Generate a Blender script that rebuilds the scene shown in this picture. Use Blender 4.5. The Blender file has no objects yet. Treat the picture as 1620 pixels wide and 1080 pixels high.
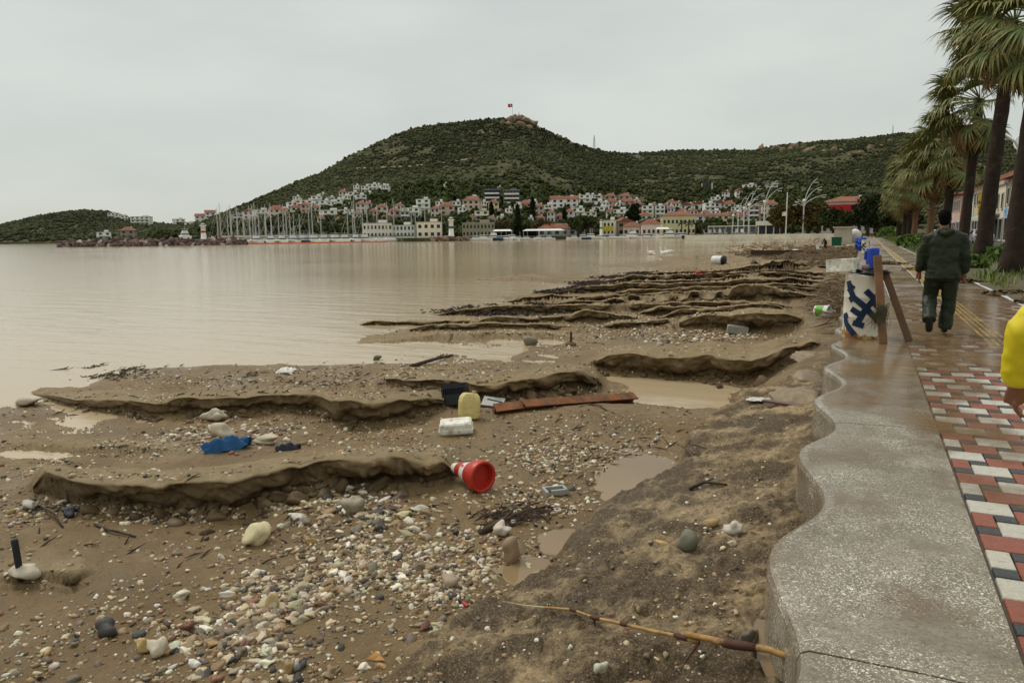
import bpy, bmesh, math, random
import numpy as np
from mathutils import Vector, Matrix, Euler
from math import radians as R, sin, cos, pi, atan2, hypot, sqrt, log, exp
random.seed(7); np.random.seed(7)
SC = bpy.context.scene
COL = SC.collection

# ------------------------------------------------------------------ camera
F = 1150.0; W0, H0 = 1620.0, 1080.0
PITCH = math.atan(169 / F); ROLL = math.atan(0.0125); YAW = -0.449
CAMZ = 1.5
_fw = np.array([sin(YAW) * cos(PITCH), cos(YAW) * cos(PITCH), -sin(PITCH)])
_rt = np.array([cos(YAW), -sin(YAW), 0.0]); _up = np.cross(_rt, _fw)
_r2 = cos(ROLL) * _rt - sin(ROLL) * _up; _u2 = sin(ROLL) * _rt + cos(ROLL) * _up
cam_d = bpy.data.cameras.new('camera'); cam = bpy.data.objects.new('camera', cam_d); COL.objects.link(cam)
cam_d.sensor_fit = 'HORIZONTAL'; cam_d.sensor_width = 36.0; cam_d.lens = 36.0 * F / W0
cam_d.clip_start = 0.05; cam_d.clip_end = 9000
cam.matrix_world = Matrix(((_r2[0], _u2[0], -_fw[0], 0), (_r2[1], _u2[1], -_fw[1], 0), (_r2[2], _u2[2], -_fw[2], CAMZ), (0, 0, 0, 1)))
SC.camera = cam

# ------------------------------------------------------------------ sky, sun, exposure
SUN_EL, SUN_AZ = R(52), R(-70)          # azimuth measured from +Y towards +X
world = bpy.data.worlds.new('World'); SC.world = world; world.use_nodes = True
wn = world.node_tree.nodes; wl = world.node_tree.links; wn.clear()
w_out = wn.new('ShaderNodeOutputWorld'); w_bg = wn.new('ShaderNodeBackground'); wl.new(w_bg.outputs[0], w_out.inputs[0])
w_sky = wn.new('ShaderNodeTexSky'); w_sky.sky_type = 'NISHITA'; w_sky.sun_disc = False
w_sky.sun_elevation = SUN_EL; w_sky.sun_rotation = SUN_AZ
w_tc = wn.new('ShaderNodeTexCoord'); w_mp = wn.new('ShaderNodeMapping'); w_mp.inputs['Scale'].default_value = (1.0, 1.0, 3.2)
wl.new(w_tc.outputs['Generated'], w_mp.inputs[0])
w_nz = wn.new('ShaderNodeTexNoise'); w_nz.inputs['Scale'].default_value = 2.0; w_nz.inputs['Detail'].default_value = 5; w_nz.inputs['Roughness'].default_value = 0.52
wl.new(w_mp.outputs[0], w_nz.inputs['Vector'])
w_rp = wn.new('ShaderNodeValToRGB'); wl.new(w_nz.outputs[0], w_rp.inputs[0])
w_rp.color_ramp.elements[0].position = 0.34; w_rp.color_ramp.elements[0].color = (4.45, 4.7, 4.4, 1)
w_rp.color_ramp.elements[1].position = 0.74; w_rp.color_ramp.elements[1].color = (5.5, 5.7, 5.25, 1)
w_sep = wn.new('ShaderNodeSeparateXYZ'); wl.new(w_tc.outputs['Generated'], w_sep.inputs[0])
w_mr = wn.new('ShaderNodeMapRange'); w_mr.inputs['From Min'].default_value = 0.0; w_mr.inputs['From Max'].default_value = 1.0
w_mr.inputs['To Min'].default_value = 0.98; w_mr.inputs['To Max'].default_value = 1.5; wl.new(w_sep.outputs[2], w_mr.inputs[0])
w_mul = wn.new('ShaderNodeVectorMath'); w_mul.operation = 'SCALE'; wl.new(w_rp.outputs[0], w_mul.inputs[0]); wl.new(w_mr.outputs[0], w_mul.inputs['Scale'])
w_mix = wn.new('ShaderNodeMix'); w_mix.data_type = 'RGBA'; w_mix.inputs[0].default_value = 0.93
wl.new(w_sky.outputs[0], w_mix.inputs[6]); wl.new(w_mul.outputs[0], w_mix.inputs[7]); wl.new(w_mix.outputs[2], w_bg.inputs[0])
w_bg.inputs[1].default_value = 0.098

sun_d = bpy.data.lights.new('sun', 'SUN'); sun_d.energy = 1.5; sun_d.angle = R(24); sun_d.color = (1.0, 0.95, 0.87)
sun = bpy.data.objects.new('sun', sun_d); COL.objects.link(sun)
_sd = Vector((sin(SUN_AZ) * cos(SUN_EL), cos(SUN_AZ) * cos(SUN_EL), sin(SUN_EL)))
sun.rotation_euler = _sd.to_track_quat('Z', 'Y').to_euler(); sun.location = (-20, 10, 40)
vs = SC.view_settings; vs.view_transform = 'Standard'; vs.look = 'None'; vs.exposure = 0.3; vs.gamma = 1.0; vs.use_curve_mapping = False
SC.cycles.use_denoising = True; SC.cycles.max_bounces = 5; SC.cycles.transparent_max_bounces = 8
SC.cycles.caustics_reflective = False; SC.cycles.caustics_refractive = False

# ------------------------------------------------------------------ pixel helpers
def ray(px, py):
    return _fw + _r2 * (px - 810) / F + _u2 * (540 - py) / F
def unp(px, py, z):
    d = ray(px, py); t = (z - CAMZ) / d[2]
    return np.array([0, 0, CAMZ]) + t * d
def px_az(px, py=370):
    d = ray(px, py); return atan2(d[0], d[1])
def px_tan(px, py):
    d = ray(px, py); return d[2] / hypot(d[0], d[1])

# ------------------------------------------------------------------ noise
def _hash(ix, iy, seed):
    h = (ix.astype(np.int64) * 374761393 + iy.astype(np.int64) * 668265263 + seed * 1274126177) & 0xffffffff
    h = ((h ^ (h >> 13)) * 1274126177) & 0xffffffff
    return ((h ^ (h >> 16)) & 0xffffff) / float(0xffffff)
def vnoise(x, y, seed=0):
    x = np.asarray(x, float); y = np.asarray(y, float)
    ix = np.floor(x); iy = np.floor(y); fx = x - ix; fy = y - iy
    fx = fx * fx * (3 - 2 * fx); fy = fy * fy * (3 - 2 * fy)
    a = _hash(ix, iy, seed); b = _hash(ix + 1, iy, seed); c = _hash(ix, iy + 1, seed); d = _hash(ix + 1, iy + 1, seed)
    return (a * (1 - fx) + b * fx) * (1 - fy) + (c * (1 - fx) + d * fx) * fy
def fbm(x, y, seed=0, octs=4, gain=0.5):
    t = 0; a = 1; n = 0
    for i in range(octs):
        t = t + a * vnoise(x * 2 ** i + i * 17.3, y * 2 ** i + i * 9.1, seed + i); n += a; a *= gain
    return t / n * 2 - 1
def sstep(a, b, x):
    t = np.clip((x - a) / (b - a), 0, 1); return t * t * (3 - 2 * t)

# ------------------------------------------------------------------ materials
MATS = {}
def nodes_of(name):
    m = bpy.data.materials.new(name); m.use_nodes = True; nt = m.node_tree
    return m, nt, nt.nodes, nt.links, nt.nodes['Principled BSDF']
def pm(name, color, rough=0.6, var=0.18, scale=6.0, bump=0.15, metallic=0.0, rough_var=0.0, color2=None, thresh=(0.4, 0.6), objcol=False, attr=None, detail=5, bscale=None, coat=0.0, spec=.28):
    """procedural material: noise tint, optional second colour in patches, noise bump"""
    if name in MATS: return MATS[name]
    m, nt, N, L, b = nodes_of(name)
    tc = N.new('ShaderNodeTexCoord')
    n1 = N.new('ShaderNodeTexNoise'); n1.inputs['Scale'].default_value = scale; n1.inputs['Detail'].default_value = detail; n1.inputs['Roughness'].default_value = 0.62
    L.new(tc.outputs['Object'], n1.inputs['Vector'])
    base = None
    if objcol:
        oi = N.new('ShaderNodeObjectInfo'); base = oi.outputs['Color']
    elif attr:
        at = N.new('ShaderNodeAttribute'); at.attribute_name = attr; base = at.outputs['Color']
    if color2 is not None:
        n2 = N.new('ShaderNodeTexNoise'); n2.inputs['Scale'].default_value = scale * 0.45; n2.inputs['Detail'].default_value = 7; n2.inputs['Roughness'].default_value = 0.7
        mp2 = N.new('ShaderNodeMapping'); mp2.inputs['Location'].default_value = (3.1, 1.7, 5.5); L.new(tc.outputs['Object'], mp2.inputs[0]); L.new(mp2.outputs[0], n2.inputs['Vector'])
        rp = N.new('ShaderNodeMapRange'); rp.inputs['From Min'].default_value = thresh[0]; rp.inputs['From Max'].default_value = thresh[1]; L.new(n2.outputs[0], rp.inputs[0])
        mx = N.new('ShaderNodeMix'); mx.data_type = 'RGBA'; L.new(rp.outputs[0], mx.inputs[0])
        if base is not None: L.new(base, mx.inputs[6])
        else: mx.inputs[6].default_value = (*color, 1)
        mx.inputs[7].default_value = (*color2, 1); base = mx.outputs[2]
    mr = N.new('ShaderNodeMapRange'); mr.inputs['From Min'].default_value = 0.25; mr.inputs['From Max'].default_value = 0.75
    mr.inputs['To Min'].default_value = 1 - var; mr.inputs['To Max'].default_value = 1 + var; L.new(n1.outputs[0], mr.inputs[0])
    sc = N.new('ShaderNodeVectorMath'); sc.operation = 'SCALE'; L.new(mr.outputs[0], sc.inputs['Scale'])
    if base is not None: L.new(base, sc.inputs[0])
    else: sc.inputs[0].default_value = color
    L.new(sc.outputs[0], b.inputs['Base Color'])
    b.inputs['Specular IOR Level'].default_value = spec; b.inputs['Metallic'].default_value = metallic; b.inputs['Roughness'].default_value = rough
    if coat: b.inputs['Coat Weight'].default_value = coat; b.inputs['Coat Roughness'].default_value = 0.15
    if rough_var:
        n3 = N.new('ShaderNodeTexNoise'); n3.inputs['Scale'].default_value = scale * 0.3; n3.inputs['Detail'].default_value = 4; L.new(tc.outputs['Object'], n3.inputs['Vector'])
        m3 = N.new('ShaderNodeMapRange'); m3.inputs['From Min'].default_value = 0.35; m3.inputs['From Max'].default_value = 0.65
        m3.inputs['To Min'].default_value = max(0.04, rough - rough_var); m3.inputs['To Max'].default_value = min(1, rough + rough_var)
        L.new(n3.outputs[0], m3.inputs[0]); L.new(m3.outputs[0], b.inputs['Roughness'])
    if bump:
        nb = n1
        if bscale:
            nb = N.new('ShaderNodeTexNoise'); nb.inputs['Scale'].default_value = bscale; nb.inputs['Detail'].default_value = 6; L.new(tc.outputs['Object'], nb.inputs['Vector'])
        bp = N.new('ShaderNodeBump'); bp.inputs['Strength'].default_value = bump; bp.inputs['Distance'].default_value = 0.02
        L.new(nb.outputs[0], bp.inputs['Height']); L.new(bp.outputs[0], b.inputs['Normal'])
    MATS[name] = m
    return m

# ------------------------------------------------------------------ mesh helpers
def make_mesh(name, V, Fc, mats, smooth=False, mi=None):
    me = bpy.data.meshes.new(name); me.from_pydata([tuple(map(float, v)) for v in V], [], Fc); 
    for m in (mats if isinstance(mats, (list, tuple)) else [mats]): me.materials.append(m)
    if mi is not None: me.polygons.foreach_set('material_index', mi)
    if smooth: me.polygons.foreach_set('use_smooth', [True] * len(me.polygons))
    me.update(); return me
def fast_mesh(name, V, Q, mats, smooth=False, col=None, colname='Col', mi=None):
    """V (n,3) array, Q (m,k) int array of equal-size faces, col per-vertex rgba"""
    me = bpy.data.meshes.new(name); V = np.ascontiguousarray(V, np.float32); Q = np.ascontiguousarray(Q, np.int32)
    me.vertices.add(len(V)); me.vertices.foreach_set('co', V.ravel())
    k = Q.shape[1]; me.loops.add(Q.size); me.loops.foreach_set('vertex_index', Q.ravel())
    me.polygons.add(len(Q)); me.polygons.foreach_set('loop_start', np.arange(0, Q.size, k, dtype=np.int32)); me.polygons.foreach_set('loop_total', np.full(len(Q), k, np.int32))
    for m in (mats if isinstance(mats, (list, tuple)) else [mats]): me.materials.append(m)
    if mi is not None: me.polygons.foreach_set('material_index', np.ascontiguousarray(mi, np.int32))
    if smooth: me.polygons.foreach_set('use_smooth', np.ones(len(Q), bool))
    me.update(calc_edges=True)
    if col is not None:
        ca = me.color_attributes.new(colname, 'FLOAT_COLOR', 'POINT'); ca.data.foreach_set('color', np.ascontiguousarray(col, np.float32).ravel())
    return me
def link(name, me, parent=None, loc=None, rot=None, scale=None):
    o = bpy.data.objects.new(name, me); COL.objects.link(o)
    if loc is not None: o.location = tuple(float(c) for c in loc)
    if rot is not None: o.rotation_euler = rot
    if scale is not None: o.scale = scale
    if parent is not None: o.parent = parent
    return o
def tag(o, label=None, cat=None, group=None, kind=None):
    if label: o['label'] = label
    if cat: o['category'] = cat
    if group: o['group'] = group
    if kind: o['kind'] = kind
    return o
def thing(name, label, cat, loc=(0, 0, 0), rz=0.0, group=None, rot=None):
    o = link(name, None, loc=loc, rot=rot if rot is not None else (0, 0, rz)); return tag(o, label, cat, group)
def copy_tree(o, parent=None):
    c = o.copy(); COL.objects.link(c); c.parent = parent
    for ch in list(o.children): copy_tree(ch, c)
    return c

class MB:
    def __init__(s): s.v = []; s.f = []; s.mi = []
    def add(s, V, Fc, mi=0):
        o = len(s.v); s.v += [tuple(map(float, p)) for p in V]; s.f += [tuple(i + o for i in f) for f in Fc]; s.mi += [mi] * len(Fc); return s
    def box(s, c, sz, M=None, mi=0, taper=1.0):
        x, y, z = [k / 2 for k in sz]; t = taper
        V = [(-x, -y, -z), (x, -y, -z), (x, y, -z), (-x, y, -z), (-x * t, -y * t, z), (x * t, -y * t, z), (x * t, y * t, z), (-x * t, y * t, z)]
        V = [Vector(p) for p in V]
        if M is not None: V = [M @ p for p in V]
        V = [p + Vector(c) for p in V]
        return s.add(V, [(0, 3, 2, 1), (4, 5, 6, 7), (0, 1, 5, 4), (1, 2, 6, 5), (2, 3, 7, 6), (3, 0, 4, 7)], mi)
    def loft(s, rings, mi=0, cap=True, closed=True):
        n = len(rings[0]); V = [p for r in rings for p in r]; Fc = []
        for i in range(len(rings) - 1):
            for j in range(n if closed else n - 1):
                k = (j + 1) % n; Fc.append((i * n + j, i * n + k, (i + 1) * n + k, (i + 1) * n + j))
        if cap and closed:
            Fc.append(tuple(range(n - 1, -1, -1))); b = (len(rings) - 1) * n; Fc.append(tuple(range(b, b + n)))
        return s.add(V, Fc, mi)
    def tube(s, pts, rad, n=8, mi=0, cap=True, flat=None):
        pts = [Vector(p) for p in pts]; rings = []
        if not isinstance(rad, (list, tuple)): rad = [rad] * len(pts)
        prev = None
        for i, p in enumerate(pts):
            t = (pts[min(i + 1, len(pts) - 1)] - pts[max(i - 1, 0)]).normalized()
            a = Vector((1, 0, 0)) if prev is None else prev
            if abs(a.dot(t)) > 0.95: a = Vector((0, 1, 0)) if abs(t.y) < 0.9 else Vector((0, 0, 1))
            u = (a - t * a.dot(t)).normalized(); w = t.cross(u); prev = u
            r = rad[i]; ru, rw = (r if isinstance(r, tuple) else (r, r))
            rings.append([p + u * (ru * cos(2 * pi * j / n)) + w * (rw * sin(2 * pi * j / n)) for j in range(n)])
        return s.loft(rings, mi, cap)
    def lathe(s, prof, n=20, mi=0, M=None, cap=False):
        rings = []
        for r, z in prof:
            ring = [Vector((r * cos(2 * pi * j / n), r * sin(2 * pi * j / n), z)) for j in range(n)]
            rings.append([M @ p for p in ring] if M is not None else ring)
        return s.loft(rings, mi, cap)
    def ell(s, c, r, n=10, m=7, M=None, mi=0):
        rings = []
        for i in range(m + 1):
            a = pi * i / m; rr = max(sin(a), 0.02)
            ring = [Vector((r[0] * rr * cos(2 * pi * j / n), r[1] * rr * sin(2 * pi * j / n), -r[2] * cos(a))) for j in range(n)]
            if M is not None: ring = [M @ p for p in ring]
            rings.append([p + Vector(c) for p in ring])
        return s.loft(rings, mi)
    def build(s, name, mats, parent=None, smooth=False, loc=None, rot=None, bevel=0.0):
        me = make_mesh(name, s.v, s.f, mats, smooth, s.mi)
        o = link(name, me, parent, loc, rot)
        if bevel:
            b = o.modifiers.new('bevel', 'BEVEL'); b.width = bevel; b.segments = 2; b.limit_method = 'ANGLE'
        return o
def rotM(rx=0, ry=0, rz=0): return Euler((rx, ry, rz)).to_matrix()
ORD = 'first second third fourth fifth sixth seventh eighth ninth tenth eleventh twelfth thirteenth fourteenth fifteenth sixteenth seventeenth eighteenth nineteenth twentieth'.split()
ICO = {}
def ico(sub):
    if sub not in ICO:
        bm = bmesh.new(); bmesh.ops.create_icosphere(bm, subdivisions=sub, radius=1.0); bm.verts.ensure_lookup_table()
        ICO[sub] = (np.array([v.co[:] for v in bm.verts]), np.array([[v.index for v in f.verts] for f in bm.faces])); bm.free()
    return ICO[sub]
def scatter_mesh(name, shapes, P, S, rot, colr, mat, kind='stuff', parent=None, smooth=False):
    """join many transformed copies: shapes list of (V,F); P (n,3); S (n,3); rot (n,3,3) ; colr (n,3)"""
    n = len(P); which = np.random.randint(0, len(shapes), n); VV = []; FF = []; CC = []; off = 0
    for k, (v, f) in enumerate(shapes):
        idx = np.where(which == k)[0]
        if not len(idx): continue
        vv = v[None] * S[idx][:, None, :]; vv = np.einsum('nij,nkj->nki', rot[idx], vv) + P[idx][:, None, :]
        VV.append(vv.reshape(-1, 3)); ff = f[None] + (np.arange(len(idx)) * len(v))[:, None, None] + off; FF.append(ff.reshape(-1, f.shape[1]))
        CC.append(np.repeat(np.c_[colr[idx], np.ones(len(idx))], len(v), axis=0)); off += len(idx) * len(v)
    me = fast_mesh(name, np.concatenate(VV), np.concatenate(FF), mat, smooth, np.concatenate(CC))
    o = link(name, me, parent)
    if kind: o['kind'] = kind
    return o
def rand_rot(n, tilt=pi):
    a = np.random.rand(n) * 2 * pi; b = (np.random.rand(n) - .5) * 2 * tilt; c = (np.random.rand(n) - .5) * 2 * tilt
    ca, sa, cb, sb, cc, sc_ = np.cos(a), np.sin(a), np.cos(b), np.sin(b), np.cos(c), np.sin(c)
    Rz = np.zeros((n, 3, 3)); Rz[:, 0, 0] = ca; Rz[:, 0, 1] = -sa; Rz[:, 1, 0] = sa; Rz[:, 1, 1] = ca; Rz[:, 2, 2] = 1
    Rx = np.zeros((n, 3, 3)); Rx[:, 0, 0] = 1; Rx[:, 1, 1] = cb; Rx[:, 1, 2] = -sb; Rx[:, 2, 1] = sb; Rx[:, 2, 2] = cb
    Ry = np.zeros((n, 3, 3)); Ry[:, 1, 1] = 1; Ry[:, 0, 0] = cc; Ry[:, 0, 2] = sc_; Ry[:, 2, 0] = -sc_; Ry[:, 2, 2] = cc
    return Rz @ Rx @ Ry
def rock_shape(sub, seed, rough=0.25, angular=False):
    v, f = ico(sub); rs = np.random.RandomState(seed); v = v.copy()
    if angular:
        for _ in range(7):
            d = rs.randn(3); d /= np.linalg.norm(d); lim = 0.55 + 0.3 * rs.rand(); h = v @ d
            v = v - np.where(h > lim, h - lim, 0)[:, None] * d
    for _ in range(3):
        d = rs.randn(3) * 1.6; ph = rs.rand() * 6; v = v * (1 + rough * 0.35 * np.sin(v @ d * 1.5 + ph))[:, None]
    v = v * (1 + rough * 0.25 * (rs.rand(len(v)) - .5))[:, None]
    return v, f
# ================================================================== BEACH TERRAIN
SEA_Z = -1.10
CTRL = [(0,1080,-.84),(300,1080,-.8),(600,1080,-.76),(-300,1000,-.95),(0,980,-.92),(200,960,-.88),(400,960,-.84),(600,960,-.82),(750,960,-.82),
 (0,880,-.97),(200,870,-.94),(400,860,-.9),(600,860,-.87),(800,900,-.88),(900,860,-.87),(-300,800,-1.05),(0,800,-1.02),(150,820,-.98),(300,840,-.95),(500,800,-.92),(700,790,-.9),(850,800,-.88),(950,760,-.88),
 (0,720,-1.06),(120,700,-1.06),(250,700,-1.03),(400,695,-.99),(550,690,-.96),(700,700,-.93),(850,690,-.91),(1000,690,-.9),(1060,660,-.93),(-300,700,-1.12),
 (0,655,-1.11),(100,655,-1.09),(0,620,-1.17),(60,600,-1.15),(180,602,-1.08),(300,605,-1.06),(420,600,-1.04),(540,595,-1.04),(650,605,-1.02),(780,600,-1.0),(900,600,-1.0),
 (980,612,-1.12),(1060,618,-1.14),(1130,625,-1.12),(1190,612,-1.02),(640,555,-1.11),(740,552,-1.10),(850,548,-1.098),(930,560,-1.108),(540,560,-1.14),
 (0,560,-1.45),(200,560,-1.35),(400,555,-1.25),(480,520,-1.25),(960,545,-1.04),(1050,540,-.98),(1150,545,-.93),(1260,545,-.8),(700,525,-1.06),(800,515,-1.04),(880,522,-1.06),(590,525,-1.13),(620,503,-1.13),
 (1000,510,-1.0),(1150,500,-.92),(1280,500,-.7),(900,495,-1.04),(760,490,-1.1),(690,488,-1.2),(1000,470,-.98),(1150,465,-.85),(1290,460,-.6),(880,468,-1.07),(830,462,-1.2),(960,440,-1.06),(1060,445,-.98),(1180,440,-.85),(1300,440,-.55),
 (1000,428,-1.13),(1080,420,-1.08),(1180,415,-.95),(1310,415,-.5),(1090,402,-1.2),(1150,402,-1.08),(1240,400,-.85),(1320,400,-.5),(1150,390,-1.13),(1200,386,-1.06),(1270,384,-.8),(1340,382,-.5),(1180,379,-1.12),(1230,377,-.9),(1300,376,-.6),(1360,376,-.45),
 (0,460,-3.),(300,460,-3.),(560,460,-2.2),(800,430,-2.2),(960,405,-2.2),(1080,390,-1.8),(1120,381,-1.8)]
_cw = np.array([[*unp(*c)] for c in CTRL]); _ca = np.arctan2(_cw[:, 0], _cw[:, 1]); _cr = np.log(np.hypot(_cw[:, 0], _cw[:, 1])); _cz = _cw[:, 2]
# ledges: foot line in the photo, face heights (m), depth of the wedge behind the face, how ragged
LEDGES = [
 ([(50,783,.10),(75,793,.22),(120,800,.25),(225,803,.25),(300,813,.27),(380,808,.28),(420,788,.24),(470,774,.22),(560,770,.25),(640,767,.26),(716,759,.17)], 1.7, .05),
 ([(28,622,.03),(100,640,.10),(190,652,.2),(270,662,.22),(330,657,.21),(420,652,.22),(500,652,.24),(535,670,.26),(590,667,.24),(650,657,.2),(705,646,.16)], 2.2, .07),
 ([(608,606,.08),(700,622,.14),(780,630,.22),(850,624,.22),(900,617,.26),(946,612,.34)], 2.6, .08),
 ([(940,588,.30),(1000,592,.34),(1100,600,.36),(1180,602,.36),(1240,596,.34),(1310,584,.3)], 3.6, .10),
 ([(1072,519,.2),(1110,523,.28),(1180,526,.30),(1240,526,.28),(1270,520,.2)], 3.5, .12),
 ([(1180,421,.15),(1230,421,.3),(1280,420,.25)], 4.0, .3),
 ([(1180,409,.1),(1250,405,.3),(1330,402,.2)], 6.0, .4),
 ([(1195,392,.1),(1260,390,.4),(1340,388,.3)], 9.0, .6),
 ([(1210,384,.1),(1280,382,.5),(1350,381,.3)], 12.0, .8),
 ([(560,548,.02),(700,536,.06),(860,532,.08),(930,536,.03)], 2.0, .15),
 ([(0,702,.02),(120,712,.05),(230,718,.05),(300,712,.02)], 1.0, .06),
 ([(-20,930,.02),(40,926,.06),(110,934,.08),(150,915,.03)], .7, .05),
]
_rt_ = random.Random(5)
for xl, yl, xr, yr, hh_ in [(1040,428,1310,424,.24),(990,436,1310,429,.24),(945,450,1305,434,.26),(950,457,1305,441,.22),(872,466,1305,449,.24),(945,472,1305,456,.22),(890,480,1310,464,.22),(950,486,1290,471,.2),(850,491,1250,479,.2),(690,499,1255,487,.2),(1010,500,1252,494,.2),(750,510,965,506,.13),(905,508,1010,503,.12),(560,517,770,512,.10),(640,526,905,519,.12),(955,519,1068,514,.14),(1040,507,1262,502,.18),(1100,418,1300,413,.26),(1130,409,1310,405,.3),(800,478,930,472,.14)]:
    pts = []
    for q in range(8):
        t = q / 7; pts.append((xl + (xr - xl) * t, yl + (yr - yl) * t + _rt_.uniform(-1.3, 1.3), hh_ * (.45 if q in (0, 7) else _rt_.uniform(.8, 1.1))))
    ry = 2.5 * 1150 / ((yl + yr) / 2 - 367); LEDGES.append((pts, .3 + .0021 * ry * ry, .09))
def base_field(az, lr):
    num = 0; den = 1e-9
    for a, r_, z in zip(_ca, _cr, _cz):
        w = np.exp(-((az - a) / .085) ** 2 - ((lr - r_) / .085) ** 2) + 1e-5 / (1e-3 + (az - a) ** 2 + (lr - r_) ** 2)
        num = num + w * z; den = den + w
    return num / den
_bA = np.linspace(R(-84), R(4), 260); _bL = np.linspace(log(1.0), log(310), 300)
_BA, _BL = np.meshgrid(_bA, _bL); _BF = base_field(_BA, _BL)
def bil(G, fi, fj):
    fi = np.clip(fi, 0, G.shape[0] - 1.001); fj = np.clip(fj, 0, G.shape[1] - 1.001); i = fi.astype(int); j = fj.astype(int); u = fi - i; v = fj - j
    return (G[i, j] * (1 - v) + G[i, j + 1] * v) * (1 - u) + (G[i + 1, j] * (1 - v) + G[i + 1, j + 1] * v) * u
def base_fast(az, lr): return bil(_BF, (lr - _bL[0]) / (_bL[1] - _bL[0]), (az - _bA[0]) / (_bA[1] - _bA[0]))
def foot_world(px, py):
    z = -.95
    for _ in range(6):
        p = unp(px, py, z); z = float(base_field(np.array([atan2(p[0], p[1])]), np.array([log(hypot(p[0], p[1]))]))[0])
    return unp(px, py, z)
LW = []
for k, (pts, L, rag) in enumerate(LEDGES):
    w = [(*foot_world(p[0], p[1])[:2], p[2]) for p in pts]
    a = np.array([atan2(x, y) for x, y, h in w]); r_ = np.array([hypot(x, y) for x, y, h in w]); h = np.array([q[2] for q in w])
    o = np.argsort(a); LW.append((a[o], r_[o], h[o], L, rag, k))
EMB = [(560,1180),(600,1080),(690,990),(780,935),(862,885),(885,850),(928,815),(955,792),(1010,772),(1072,727),(1085,700),(1140,652),(1200,622),(1235,600),(1262,580)]
_ew = np.array([unp(x, y, -.74 if y > 640 else -.85)[:2] for x, y in EMB]); _eo = np.argsort(_ew[:, 1]); _ew = _ew[_eo]
def emb_edge(Y): return np.interp(Y, _ew[:, 1], _ew[:, 0], left=-2.6, right=-0.9)
def beach_raw(X, Y, full=True):
    X = np.asarray(X, float); Y = np.asarray(Y, float); az = np.arctan2(X, Y); r = np.hypot(X, Y); lr = np.log(r)
    z = base_fast(az, lr)
    z = z + .04 * fbm(X * .7, Y * .7, 3, 3) + .028 * fbm(X * 2.6, Y * 3.4, 9, 5)
    face = np.zeros_like(z); top = np.zeros_like(z)
    X0_, Y0_, az0, r0 = X, Y, az, r
    for a, rr, h, L, rag, k in LW:
        wa = .010 + .0012 * rr.mean()
        sel_ = (az0 > a[0] - 3 * wa - .02) & (az0 < a[-1] + 3 * wa + .02) & (r0 > rr.min() - 1.5 - .1 * rr.mean()) & (r0 < rr.max() + L + 1.5)
        if not sel_.any(): continue
        X, Y, az, r = X0_[sel_], Y0_[sel_], az0[sel_], r0[sel_]
        re = np.interp(az, a, rr); hh = np.interp(az, a, h); mr_ = min(1.0, rr.mean() / 8); fine = max(1.0, 9 / rr.mean())
        ridge = 1 - np.abs(fbm(az * rr.mean() * 2.1, az * 0 + k * 3.1, 131 + k, 3))
        wob = (rag if rr.mean() < 14 else rag * .55) * (2.2 * fbm(az * rr.mean() * 1.1, az * 0 + k, 31 + k, 3) + 1.5 * ridge - 1.2) + .07 * mr_ * fbm(X * 2.3, Y * 2.3, 55, 3)
        end = sstep(a[0] - wa, a[0] + wa, az + wob * .05) * sstep(a[-1] + wa, a[-1] - wa, az + wob * .05)
        s = r - re + wob
        wd = .014 + .0022 * rr.mean()
        # steep upper lip, crumbling lower talus
        up = .86 * sstep(-wd * .5, wd * .5, s) + .14 * sstep(-.28 - .01 * rr.mean(), -.02, s + .10 * fbm(X * 4, Y * 4, 58, 3))
        back = 1 - sstep(.1, L, s)
        foot = np.exp(-(np.minimum(s + .1, 0) / (.3 + .02 * rr.mean())) ** 2) * (s < -.1)
        hh = hh * (1.15 if rr.mean() < 14 else 1.35 if rr.mean() < 40 else .9) * (1 + .2 * fbm(az * rr.mean() * 1.7, az * 0 + k, 171 + k, 3))
        z[sel_] += hh * end * up * back - .03 * end * foot + .02 * end * up * back * fbm(X * 7, Y * 7, 77, 4)
        face[sel_] = np.maximum(face[sel_], end * np.exp(-(s / (wd * .8)) ** 2) * np.clip(hh / .15, 0, 1)); top[sel_] = np.maximum(top[sel_], end * up * (1 - sstep(.0, L * 1.1, s)))
    X, Y, az, r = X0_, Y0_, az0, r0
    # embankment at the foot of the sea wall
    e = X - emb_edge(Y) + .10 * fbm(X * 2.2, Y * 2.2, 21, 4) + .03 * fbm(X * 9, Y * 9, 22, 2)
    m = sstep(-.04, .10, e)
    u = np.clip(-X - .25, 0, 6)
    ze = -.30 - .235 * u + .045 * fbm(X * 2.6, Y * 2.6, 41, 4) + .045 * fbm(X * 6., Y * 6., 43, 4) + .03 * (np.abs(fbm(X * 9, Y * 9, 48, 3)) - .3) + .018 * fbm(X * 26, Y * 26, 44, 3)
    far = sstep(11.5, 9.5, Y); m = m * far
    ze = np.maximum(ze, z + .05)
    z = z * (1 - m) + ze * m
    # ground near the wall further on: rises to a lumpy apron
    m2 = sstep(1.8, .4, -X) * (1 - far); z = z * (1 - m2) + (np.maximum(z, -.52) + .09 * fbm(X * 1.7, Y * 1.2, 47, 4)) * m2
    return z, face, top, np.maximum(m, .6 * m2)
PUDDLES = [(1010,752,72,34,'pale tan puddle between the gravel and the sandy bank'),(893,855,40,20,'small tan puddle beside the sloping stone on the mud'),(1000,1070,78,26,'puddle at the foot of the cane stalk'),
  (840,905,50,22,'dull brown puddle just below the sloping stone'),(1098,640,48,16,'wet pool under the dark pipe beside the sandy bank'),(1225,1010,26,44,'muddy puddle in the hollow against the sea wall'),
  (1335,905,2,2,None)]
PW = []
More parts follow.
